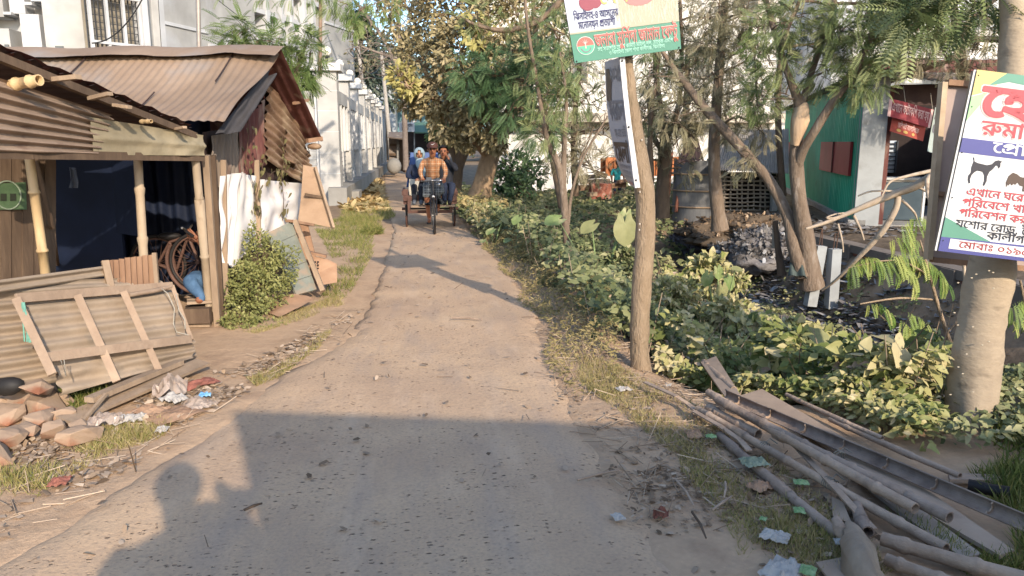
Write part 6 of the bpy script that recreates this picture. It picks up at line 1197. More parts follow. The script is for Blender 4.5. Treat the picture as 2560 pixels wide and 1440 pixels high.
# ------------------------------------------------------------------ people: one skinned surface each, coloured by the limb it belongs to
def body(name, label, J, E, mats, loc, sub=1):
    """J: joint -> (point, radius); E: (joint, joint, material index). The first joint is the pelvis."""
    ks = list(J); me = bpy.data.meshes.new('skeleton'); o3 = Vector(loc)
    me.from_pydata([tuple(Vector(J[k][0])-o3) for k in ks], [(ks.index(a), ks.index(b)) for a, b, m in E], [])
    ob = bpy.data.objects.new('skeleton', me); COL.objects.link(ob)
    sk = ob.modifiers.new('skin', 'SKIN'); sk.branch_smoothing = .6; sk.use_smooth_shade = True
    for i, k in enumerate(ks):
        r = J[k][1]; ob.data.skin_vertices[0].data[i].radius = (r, r) if not hasattr(r, '__len__') else r
        ob.data.skin_vertices[0].data[i].use_root = i == 0
    ss = ob.modifiers.new('sub', 'SUBSURF'); ss.levels = sub; ss.render_levels = sub
    dg = bpy.context.evaluated_depsgraph_get(); dg.update(); m2 = bpy.data.meshes.new_from_object(ob.evaluated_get(dg)); m2.name = name
    bpy.data.objects.remove(ob)
    segs = [(Vector(J[a][0])-o3, Vector(J[b][0])-o3, m, (J[a][1] if not hasattr(J[a][1], '__len__') else J[a][1][0])) for a, b, m in E]
    m2.materials.clear()
    for m in mats: m2.materials.append(m)
    for p in m2.polygons:
        c = p.center; best = 1e9; bm_ = 0
        for a, b, m, r in segs:
            d = b-a; t = max(0, min(1, (c-a).dot(d)/max(d.length_squared, 1e-9))); q = (c-a-d*t).length/max(r, .02)**.5
            if q < best: best = q; bm_ = m
        p.material_index = bm_; p.use_smooth = True
    o = bpy.data.objects.new(name, m2); COL.objects.link(o); o.location = o3; return tag(o, label, 'person')
def hand(J, E, pre, wrist, tip, side, m, curl=.5, k=1.0):
    """palm and five fingers from the wrist joint towards tip; side points to the thumb"""
    w = Vector(J[wrist][0]); d = (Vector(tip)-w).normalized(); s_ = Vector(side); s_ = (s_-d*s_.dot(d)).normalized(); n = d.cross(s_)
    J[pre+'palm'] = (w+d*.075*k, (.036*k, .020*k)); E.append((wrist, pre+'palm', m))
    for i, (off, L) in enumerate(((.028, .068), (.010, .078), (-.009, .072), (-.027, .056))):
        a = w+d*.088*k+s_*off*k; b = a+d*L*.5*k+n*L*.15*curl*k; c = b+d*L*.5*(1-curl)*k+n*L*.55*curl*k
        J[pre+'f%da' % i] = (a, .0095*k); J[pre+'f%db' % i] = (b, .0085*k); J[pre+'f%dc' % i] = (c, .007*k)
        E += [(pre+'palm', pre+'f%da' % i, m), (pre+'f%da' % i, pre+'f%db' % i, m), (pre+'f%db' % i, pre+'f%dc' % i, m)]
    a = w+d*.04*k+s_*.034*k; b = w+d*.075*k+s_*.056*k+n*.014*curl*k
    J[pre+'ta'] = (a, .012*k); J[pre+'tb'] = (b, .008*k); E += [(wrist, pre+'ta', m), (pre+'ta', pre+'tb', m)]
m_skin = M('brown_skin', hx('7B4F38'), hx('8A5B42'), 9, .55, 0, 30, big=.08)
m_skin2 = M('light_brown_skin', hx('93674C'), hx('A07458'), 9, .55, 0, 30, big=.08)
m_hair = M('black_hair', hx('15110F'), hx('221C18'), 30, .5)
m_jeans = M('blue_jeans', hx('3A536E'), hx('4F6B87'), 18, .85, .2, 60)
m_blackc = M('black_cloth', hx('1C1D22'), hx('282A30'), 8, .9, .2, 20)
m_navyc = M('dark_blue_cloth', hx('1F2534'), hx('2A3142'), 8, .9, .2, 20)
m_greyc = M('grey_cloth', hx('4C4E52'), hx('5C5E62'), 8, .9)
m_hij = M('pale_blue_scarf', hx('788A90'), hx('8B9A9F'), 9, .85, .2, 20)
m_beige = M('beige_cloth', hx('9A917F'), hx('B0A793'), 9, .9, .3, 20)
m_tealc = M('teal_shirt', hx('2F8C8C'), hx('3FA3A0'), 9, .8, .2, 20)
m_lip = M('lip', hx('6B3A32'), None, 9, .5); m_eye = M('dark_eye', hx('15100E'), None, 9, .3)
def plaid(name, base, c1, c2, s):
    m = bpy.data.materials.new(name); m.use_nodes = True; n = m.node_tree.nodes; l = m.node_tree.links; b = n['Principled BSDF']; b.inputs['Roughness'].default_value = .9
    tc = n.new('ShaderNodeTexCoord'); sp = n.new('ShaderNodeSeparateXYZ'); l.new(tc.outputs['Object'], sp.inputs[0]); prev = None
    for ax, ph, col, w_ in ((0, 0, c1, .12), (2, 0, c1, .12), (0, .5, c2, .3), (2, .5, c2, .3), (0, .3, c1, .06), (2, .35, c1, .06)):
        a = n.new('ShaderNodeMath'); a.operation = 'MULTIPLY_ADD'; l.new(sp.outputs[ax], a.inputs[0]); a.inputs[1].default_value = s; a.inputs[2].default_value = ph+10
        f = n.new('ShaderNodeMath'); f.operation = 'FRACT'; l.new(a.outputs[0], f.inputs[0])
        g = n.new('ShaderNodeMath'); g.operation = 'LESS_THAN'; l.new(f.outputs[0], g.inputs[0]); g.inputs[1].default_value = w_
        k = n.new('ShaderNodeMath'); k.operation = 'MULTIPLY'; l.new(g.outputs[0], k.inputs[0]); k.inputs[1].default_value = .5
        x = n.new('ShaderNodeMix'); x.data_type = 'RGBA'; l.new(k.outputs[0], x.inputs[0]); x.inputs[7].default_value = (*col, 1)
        if prev is None: x.inputs[6].default_value = (*base, 1)
        else: l.new(prev, x.inputs[6])
        prev = x.outputs[2]
    l.new(prev, b.inputs['Base Color']); return m
m_plaid = plaid('orange_plaid', hx('8C5C38'), hx('B89E80'), hx('553A27'), 9)
m_lungi = plaid('checked_lungi', hx('26292C'), hx('83898A'), hx('34383B'), 11)
def face(o, c, f, up, r=.1, skin=m_skin):
    """nose, eyes, lips and ears on a head of radius r at c, looking along f"""
    c = Vector(c); f = Vector(f).normalized(); s_ = f.cross(Vector(up)).normalized(); u = s_.cross(f)
    MB().tube([c+f*r*.86+u*r*.2, c+f*r*1.16-u*r*.18, c+f*r*.92-u*r*.26], [r*.10, r*.17, r*.08], 8).build('nose', skin, o)
    for k in (-1, 1):
        MB().ball(c+f*r*.86+s_*k*r*.36+u*r*.16, r*.14, 8, 6, 0, (1, .7, .55)).build('eye', m_eye, o)
        MB().tube([c+f*r*.88+s_*k*r*.18+u*r*.36, c+f*r*.82+s_*k*r*.56+u*r*.34], [r*.06, r*.04], 6).build('eyebrow', m_hair, o)
        MB().ball(c+s_*k*r*.92-f*r*.05, r*.24, 8, 6, 0, (.5, .7, 1)).build('ear', skin, o)
    MB().tube([c+f*r*.84-s_*r*.26-u*r*.52, c+f*r*.95-u*r*.5, c+f*r*.84+s_*r*.26-u*r*.52], [r*.05, r*.10, r*.05], 6).build('lips', m_lip, o)
def hairball(o, c, r, f, m=m_hair, low=.1):
    c = Vector(c); f = Vector(f).normalized()
    b = MB().ball(c+Vector((0, 0, r*.1))-f*r*.10, r*1.07, 16, 10, 0, (1, 1.05, 1.08), lambda d: 1+.05*noise.noise(d*5))
    keep = [(fa, s2) for fa, s2 in zip(b.f, b.s) if all((Vector(b.v[i])-c).dot(f) < r*.42 or b.v[i][2] > c.z+r*.62 for i in fa) and any(b.v[i][2] > c.z-r*.5 for i in fa)]
    b.f = [k[0] for k in keep]; b.s = [k[1] for k in keep]; b.m = [0]*len(keep); return b.build('hair', m, o)
# --- the three-wheeled cycle van
VB = Vector((.17, 15.0, .035)); cv = thing('cycle_van', 'three-wheeled pedal cart with a wooden platform carrying passengers down the lane', 'cycle cart', VB)
m_frame = M('worn_black_frame', hx('2B2A2B'), hx('44403D'), 9, .5, .1, metal=.3); m_vanw = M('red_brown_board', hx('523A32'), hx('664B40'), 9, .8, .3, 25)
zr = .035
for c, r in (((.19, 14.25, .335+zr), .325), ((-.345, 15.65, .345+zr), .335), ((.615, 15.65, .345+zr), .335)):
    a_ = MB(); b_ = MB(); wheel(a_, b_, c, (1, .03, 0), r, 20, .020); wt = a_.build('tyre', m_black, cv); b_.build('rim', m_steel, wt)
    if c[1] > 15:
        MB().torus(c, (1, 0, 0), r+.04, .02, 18, 6, a0=.3, a1=2.4).build('mudguard', m_vanw, cv); MB().slab(Vector(c)+Vector((-.05, -.40, .12)), Vector(c)+Vector((.05, -.40, .12)), Vector(c)+Vector((.05, -.36, .42)), Vector(c)+Vector((-.05, -.36, .42)), .02).build('mudguard_board', m_vanw, cv)
        MB().tube([Vector(c)+Vector((-.09, 0, 0)), Vector(c)+Vector((.09, 0, 0))], .03, 8).build('hub', m_vanw, cv)
mb = MB(); H0 = Vector((.187, 14.52, .72)); H1 = Vector((.187, 14.60, .93))
for k in (-.055, .055): mb.tube([(.19+k, 14.25, .37), (.19+k, 14.42, .72), H0+Vector((k*.6, 0, .02))], .014, 7)
mb.tube([H0, H1, H1+Vector((0, .02, .07))], .02, 8); mb.build('fork', m_frame, cv)
mb = MB(); BBt = Vector((.18, 14.98, .33)); ST = Vector((.18, 15.12, .88))
for a, b in ((H1, ST), (H0, BBt), (BBt, ST), (BBt, (.14, 15.65, .38)), (ST, (.14, 15.5, .58))): mb.tube([a, b], .018, 7)
mb.tube([(-.42, 15.65, .38), (.69, 15.65, .38)], .02, 8); mb.build('frame', m_frame, cv)
MB().tube([(-.03, 14.62, .985), (.02, 14.55, 1.0), (.12, 14.56, 1.0), (.187, 14.6, 1.0), (.26, 14.56, 1.0), (.37, 14.55, 1.0), (.42, 14.62, .985)], .014, 8).build('handlebar', m_chrome, cv)
MB().box((.115, 14.53, 1.03), (.10, .06, .06)).build('bell_box', m_greyc, cv); MB().ball((.30, 14.5, .93), .035, 10, 7).build('lamp', m_chrome, cv)
MB().torus((.19, 14.25, .37), (1, .03, 0), .36, .022, 18, 5, a0=.5, a1=2.2).build('mudguard', m_frame, cv); MB().ball((.19, 14.47, .70), .03, 10, 6).build('reflector', m_white_p, cv)
MB().ball((.18, 15.12, .92), .12, 12, 8, 0, (.8, 1.1, .4)).build('saddle', m_black, cv)
for x, z, f in ((.10, .16, -1), (.27, .36, 1)): MB().tube([BBt, (x+.02*f, 14.92 if f < 0 else 15.05, z+.02)], .012, 6).build('crank', m_steel, cv); MB().box((x, 14.9 if f < 0 else 15.03, z), (.09, .07, .025)).build('pedal', m_black, cv)
for k in range(5): MB().box((.135-.42+.21*k, 15.85, .66), (.20, 1.25, .035)).build('platform_board', m_vanw, cv)
MB().box((.135, 15.22, .62), (1.06, .05, .10)).build('front_rail', m_vanw, cv); MB().box((.0, 15.12, .48), (.46, .16, .03)).build('footboard', m_wood, cv); MB().box((.45, 15.12, .48), (.34, .16, .03)).build('footboard', m_wood, cv)
MB().box((.135, 15.18, .36), (.88, .05, .06)).build('crossbar', m_vanw, cv)
for x in (-.28, .54): MB().box((x, 15.19, .50), (.06, .05, .30)).build('upright', m_vanw, cv)
for x in (-.40, .67): MB().bar((x, 15.3, .72), (x, 16.4, .72), .04, .09).build('side_rail', m_vanw, cv)
m_bluev = M('blue_vinyl', hx('243F70'), hx('315288'), 5, .4)
MB().patch((-.34, 15.95, .8), (.40, 15.95, .8), (.32, 16.12, 1.50), (-.24, 16.12, 1.50), 16, 10, lambda u, v: -.12*math.sin(u*math.pi)*.8).patch((-.24, 16.121, 1.50), (.32, 16.121, 1.50), (.40, 15.99, .8), (-.34, 15.99, .8), 8, 4).build('backrest', m_bluev, cv)
# --- rider
def head_joints(J, E, neck, c, m, r=.098):
    c = Vector(c); J['jaw'] = (c+Vector((0, -.02, -.075)), r*.66); J['skull'] = (c+Vector((0, 0, .02)), r*.93); J['crown'] = (c+Vector((0, .015, .085)), r*.66); E += [(neck, 'jaw', m), ('jaw', 'skull', m), ('skull', 'crown', m)]
J = dict(hip=((.19, 15.08, .99), .15), belly=((.19, 15.0, 1.12), .145), chest=((.192, 14.88, 1.30), .155), neckb=((.194, 14.80, 1.42), .07), ls=((.02, 14.86, 1.36), .075), le=((-.055, 14.78, 1.16), .052), lw=((-.01, 14.64, 1.02), .034), rs=((.37, 14.86, 1.36), .075), re=((.45, 14.78, 1.15), .052), rw=((.40, 14.64, 1.02), .034), lh=((.10, 15.02, .95), .10), lk=((.07, 14.66, .74), .075), la=((.11, 14.90, .24), .042), lt=((.10, 14.80, .19), .034), rh=((.28, 15.02, .95), .10), rk=((.31, 14.66, .82), .075), ra=((.275, 15.02, .43), .042), rt=((.27, 14.92, .39), .034))
E = [('hip', 'belly', 1), ('belly', 'chest', 1), ('chest', 'neckb', 1), ('chest', 'ls', 1), ('ls', 'le', 1), ('le', 'lw', 1), ('chest', 'rs', 1), ('rs', 're', 1), ('re', 'rw', 1), ('hip', 'lh', 2), ('lh', 'lk', 2), ('lk', 'la', 0), ('la', 'lt', 0), ('hip', 'rh', 2), ('rh', 'rk', 2), ('rk', 'ra', 0), ('ra', 'rt', 0)]
head_joints(J, E, 'neckb', (.194, 14.74, 1.575), 0); hand(J, E, 'l', 'lw', (.0, 14.5, 1.0), (1, 0, 0), 0, .9); hand(J, E, 'r', 'rw', (.40, 14.5, 1.0), (-1, 0, 0), 0, .9)
rider = body('person', 'person in a brown cap and orange checked shirt steering the cycle van', J, E, [m_skin, m_plaid, m_lungi], (.19, 15.0, .19))
face(rider, (.194, 14.735, 1.57), (0, -1, -.12), (0, 0, 1))
m_cap = M('brown_cap', hx('4B2F27'), hx('5A3B31'), 9, .8, .1)
b = MB().ball((.194, 14.745, 1.63), .112, 16, 10, 0, (1, 1.08, .85)); keep = [f for f in b.f if all(b.v[i][2] > 1.622 for i in f)]; b.f = keep; b.s = [True]*len(keep); b.m = [0]*len(keep)
cap = b.build('cap', m_cap, rider)
vs = []; K = 12
for k in range(K+1):
    a = math.pi*k/K; vs += [(.194+.108*math.cos(a), 14.74-.108*math.sin(a), 1.635), (.194+.10*math.cos(a), 14.74-.10*math.sin(a)-.085*math.sin(a), 1.605)]
MB().add(vs, [(2*k, 2*k+1, 2*k+3, 2*k+2) for k in range(K)], 0, True).build('brim', m_cap, cap)
MB().tube([(.165, 14.632, 1.672), (.19, 14.624, 1.662), (.235, 14.636, 1.69)], [.004, .008, .002], 6).build('emblem', m_white_p, cap)
MB().tube([(.12, 14.95, .93), (.10, 14.78, .84), (.085, 14.66, .70), (.095, 14.72, .56)], [.11, .11, .10, .085], 12).build('lungi', m_lungi, rider); MB().tube([(.27, 14.95, .93), (.29, 14.78, .86), (.31, 14.65, .76), (.30, 14.74, .58)], [.11, .115, .105, .09], 12).build('lungi', m_lungi, rider)
# --- woman
J = dict(hip=((-.10, 15.66, .82), .15), belly=((-.10, 15.68, .98), .14), chest=((-.09, 15.70, 1.18), .145), neckb=((-.065, 15.68, 1.32), .06), ls=((-.25, 15.68, 1.24), .07), le=((-.31, 15.58, 1.02), .055), lw=((-.12, 15.40, .97), .036), rs=((.07, 15.68, 1.24), .07), re=((.10, 15.55, 1.02), .055), rw=((-.03, 15.40, .98), .036), lh=((-.18, 15.60, .80), .10), lk=((-.17, 15.24, .85), .075), la=((-.17, 15.17, .56), .05), lt=((-.18, 15.04, .525), .04), rh=((-.03, 15.60, .80), .10), rk=((-.02, 15.22, .86), .075), ra=((-.04, 15.17, .56), .05), rt=((-.04, 15.04, .525), .04))
E = [('hip', 'belly', 1), ('belly', 'chest', 1), ('chest', 'neckb', 1), ('chest', 'ls', 1), ('ls', 'le', 1), ('le', 'lw', 1), ('chest', 'rs', 1), ('rs', 're', 1), ('re', 'rw', 1), ('hip', 'lh', 2), ('lh', 'lk', 2), ('lk', 'la', 2), ('la', 'lt', 3), ('hip', 'rh', 2), ('rh', 'rk', 2), ('rk', 'ra', 2), ('ra', 'rt', 3)]
head_joints(J, E, 'neckb', (-.06, 15.64, 1.475), 0, .092); hand(J, E, 'l', 'lw', (-.03, 15.34, .96), (0, 0, 1), 0, .6, .9); hand(J, E, 'r', 'rw', (-.12, 15.36, .965), (0, 0, 1), 0, .6, .9)
wom = body('person', 'person in a pale blue headscarf sitting on the left of the cycle van', J, E, [m_skin2, m_navyc, m_blackc, m_greyc], (-.1, 15.4, .5))
face(wom, (-.06, 15.635, 1.47), (.05, -1, -.05), (0, 0, 1), .092, m_skin2)
b = MB().ball((-.06, 15.655, 1.475), .118, 20, 14, 0, (.98, 1.05, 1.18)); keep = [f for f in b.f if not all(b.v[i][1] < 15.60 and (b.v[i][0]+.06)**2/.0062+(b.v[i][2]-1.468)**2/.0105 < 1 for i in f)]
b.f = keep; b.s = [True]*len(keep); b.m = [0]*len(keep); b.tube([(-.06, 15.60, 1.36), (-.04, 15.56, 1.28), (-.01, 15.54, 1.16), (.0, 15.53, 1.02)], [.085, .10, .075, .05], 10)
b.build('headscarf', m_hij, wom)
MB().patch((-.27, 15.20, .68), (-.12, 15.16, .70), (-.03, 15.44, 1.0), (-.26, 15.46, .99), 12, 12, lambda u, v: .05*math.sin(v*3)+.02*noise.noise(Vector((u*6, v*6, 0)))).build('lap_cloth', m_beige, wom)
# --- man on the right
J = dict(hip=((.47, 15.70, .82), .15), belly=((.47, 15.72, .98), .145), chest=((.46, 15.74, 1.20), .155), neckb=((.44, 15.72, 1.36), .065), ls=((.28, 15.70, 1.27), .075), le=((.27, 15.52, 1.06), .055), lw=((.36, 15.36, .96), .036), rs=((.63, 15.70, 1.27), .075), re=((.68, 15.48, 1.15), .055), rw=((.535, 15.50, 1.36), .034), lh=((.40, 15.62, .80), .10), lk=((.42, 15.22, .86), .08), la=((.42, 15.16, .56), .05), lt=((.41, 15.03, .525), .042), rh=((.54, 15.62, .80), .10), rk=((.58, 15.22, .88), .08), ra=((.52, 15.16, .56), .05), rt=((.51, 15.03, .525), .042))
E = [('hip', 'belly', 1), ('belly', 'chest', 1), ('chest', 'neckb', 1), ('chest', 'ls', 1), ('ls', 'le', 1), ('le', 'lw', 1), ('chest', 'rs', 1), ('rs', 're', 1), ('re', 'rw', 1), ('hip', 'lh', 2), ('lh', 'lk', 2), ('lk', 'la', 2), ('la', 'lt', 3), ('hip', 'rh', 2), ('rh', 'rk', 2), ('rk', 'ra', 2), ('ra', 'rt', 3)]
head_joints(J, E, 'neckb', (.425, 15.68, 1.525), 0); hand(J, E, 'l', 'lw', (.38, 15.25, .93), (0, 0, 1), 0, .5); hand(J, E, 'r', 'rw', (.47, 15.56, 1.47), (0, -1, .3), 0, .6)
man = body('person', 'person in a black jacket with a hand raised to the mouth on the van', J, E, [m_skin, m_blackc, m_navyc, m_black], (.47, 15.4, .5))
face(man, (.425, 15.675, 1.52), (-.05, -1, -.05), (0, 0, 1)); hairball(man, (.425, 15.68, 1.535), .1, (0, -1, .1))
# --- man sitting inside the shed, mostly behind the corner post
def A(px, py, d): return tuple(at(px, py, d))
J = dict(hip=(A(536, 705, 7.62), .13), belly=(A(540, 665, 7.65), .13), chest=(A(540, 600, 7.65), .14), neckb=(A(532, 553, 7.6), .06), ls=(A(528, 585, 7.4), .07), le=(A(520, 640, 7.3), .05), lw=(A(500, 601, 7.25), .032), rs=(A(552, 585, 7.9), .07), re=(A(530, 640, 7.9), .05), rw=(A(505, 606, 7.5), .032), lh=(A(520, 708, 7.45), .10), lk=(A(468, 700, 7.3), .085), la=(A(508, 745, 7.22), .05), lt=(A(490, 758, 7.18), .04), rh=(A(530, 705, 7.75), .10), rk=(A(480, 690, 7.75), .085), ra=(A(500, 750, 7.6), .05), rt=(A(482, 758, 7.6), .04))
E = [('hip', 'belly', 1), ('belly', 'chest', 1), ('chest', 'neckb', 1), ('chest', 'ls', 1), ('ls', 'le', 1), ('le', 'lw', 0), ('chest', 'rs', 1), ('rs', 're', 1), ('re', 'rw', 0), ('hip', 'lh', 2), ('lh', 'lk', 2), ('lk', 'la', 2), ('la', 'lt', 0), ('hip', 'rh', 2), ('rh', 'rk', 2), ('rk', 'ra', 2), ('ra', 'rt', 0)]
head_joints(J, E, 'neckb', A(524, 515, 7.55), 0); hand(J, E, 'l', 'lw', A(478, 586, 7.22), (0, -.3, 1), 0, .7); hand(J, E, 'r', 'rw', A(482, 596, 7.45), (0, 0, 1), 0, .7)
sit = body('person', 'person in blue jeans sitting behind the corner post and holding a phone', J, E, [m_skin, m_blackc, m_jeans], A(520, 745, 7.45), 2)
face(sit, A(522, 515, 7.55), (-.9, -.4, -.2), (0, 0, 1)); hairball(sit, A(524, 513, 7.55), .1, (-.9, -.4, .1))
tag(MB().slab(Vector(A(480, 592, 7.12)), Vector(A(486, 588, 7.14)), Vector(A(466, 574, 7.2)), Vector(A(460, 577, 7.18)), .012).build('mobile_phone', m_black), 'dark phone in the seated man\'s hand', 'phone')
# --- boy at the timber heap
c0 = at(1542, 500, 24); z0 = c0.z; bx = c0.x
def O(x, z, y=0): return (bx+x, 24+y, z0+z)
J = dict(hip=(O(0, .62), .11), belly=(O(0, .74), .11), chest=(O(0, .92, -.03), .125), neckb=(O(0, 1.04, -.05), .05), ls=(O(-.15, .98), .06), le=(O(-.2, .78), .045), lw=(O(-.19, .60, -.08), .03), rs=(O(.15, .98), .06), re=(O(.2, .8), .045), rw=(O(.2, .62, -.1), .03), lh=(O(-.07, .56), .08), lk=(O(-.08, .33), .055), la=(O(-.08, .06), .035), lt=(O(-.08, .03, -.1), .03), rh=(O(.07, .56), .08), rk=(O(.08, .33), .055), ra=(O(.08, .06), .035), rt=(O(.08, .03, -.1), .03))
E = [('hip', 'belly', 1), ('belly', 'chest', 1), ('chest', 'neckb', 1), ('chest', 'ls', 1), ('ls', 'le', 1), ('le', 'lw', 0), ('chest', 'rs', 1), ('rs', 're', 1), ('re', 'rw', 0), ('hip', 'lh', 2), ('lh', 'lk', 2), ('lk', 'la', 0), ('la', 'lt', 0), ('hip', 'rh', 2), ('rh', 'rk', 2), ('rk', 'ra', 0), ('ra', 'rt', 0)]
head_joints(J, E, 'neckb', O(.01, 1.16, -.06), 0, .085); hand(J, E, 'l', 'lw', O(-.18, .4, -.1), (0, -1, 0), 0, .4, .8); hand(J, E, 'r', 'rw', O(.19, .4, -.12), (0, -1, 0), 0, .4, .8)
boy = body('person', 'person in a teal shirt standing at the timber heap behind the banner tree', J, E, [m_skin, m_tealc, m_navyc], c0)
face(boy, O(.01, 1.16, -.06), (-.6, -1, -.3), (0, 0, 1), .085); hairball(boy, O(.01, 1.17, -.05), .088, (-.6, -1, .1))
# --- the photographer, behind the camera: only the shadow shows
hs = gp(447, 1222); hh = 1.92; hc = hs-shoff(hh); hc.z = hh
hc.y = min(hc.y, -.30)
px_, py_ = hc.x, hc.y
def Q(x, z, y=0): return (px_+x, py_+y, z)
J = dict(hip=(Q(-.06, 1.05), .17), belly=(Q(-.06, 1.25), .21), chest=(Q(-.05, 1.50), .24), neckb=(Q(-.01, 1.72), .085), ls=(Q(-.25, 1.60), .11), le=(Q(-.27, 1.40, .10), .08), lw=(Q(-.08, 1.58, .20), .05), rs=((.14, -.32, 1.66), .15), flank=((.17, -.32, 1.40), .16), re=((.25, -.24, 1.78), .11), rw=((.15, -.13, 1.79), .07), lh=(Q(-.15, .98), .11), lk=(Q(-.16, .56), .075), la=(Q(-.16, .10), .05), lt=(Q(-.16, .06, .14), .04), rh=(Q(.04, .98), .11), rk=(Q(.05, .56), .075), ra=(Q(.05, .10), .05), rt=(Q(.05, .06, .14), .04))
E = [('hip', 'belly', 1), ('belly', 'chest', 1), ('chest', 'neckb', 1), ('chest', 'ls', 1), ('ls', 'le', 1), ('le', 'lw', 0), ('chest', 'rs', 1), ('rs', 're', 1), ('re', 'rw', 0), ('hip', 'lh', 2), ('lh', 'lk', 2), ('lk', 'la', 2), ('la', 'lt', 0), ('hip', 'rh', 2), ('rh', 'rk', 2), ('rk', 'ra', 2), ('ra', 'rt', 0)]
head_joints(J, E, 'neckb', Q(0, hh), 0, .115); E.append(('rs', 'flank', 1)); hand(J, E, 'l', 'lw', (-.02, -.04, 1.70), (0, 0, 1), 0, .5); hand(J, E, 'r', 'rw', (.06, -.04, 1.70), (0, 0, 1), 0, .5)
ph = body('person', 'person taking the photograph, seen only as a shadow with raised arms on the lane', J, E, [m_skin, m_greyc, m_navyc], (px_, py_, 0))
MB().ball((px_, py_, hh+.02), .118, 18, 12, 0, (.95, 1, 1.05)).build('hair', m_hair, ph)
MB().ball((.12, -.34, 1.56), .2, 18, 12, 0, (1.15, .7, 1.25)).build('jacket', m_greyc, ph)  # unseen ball, like the hair ball, added to fill out the cast shadow
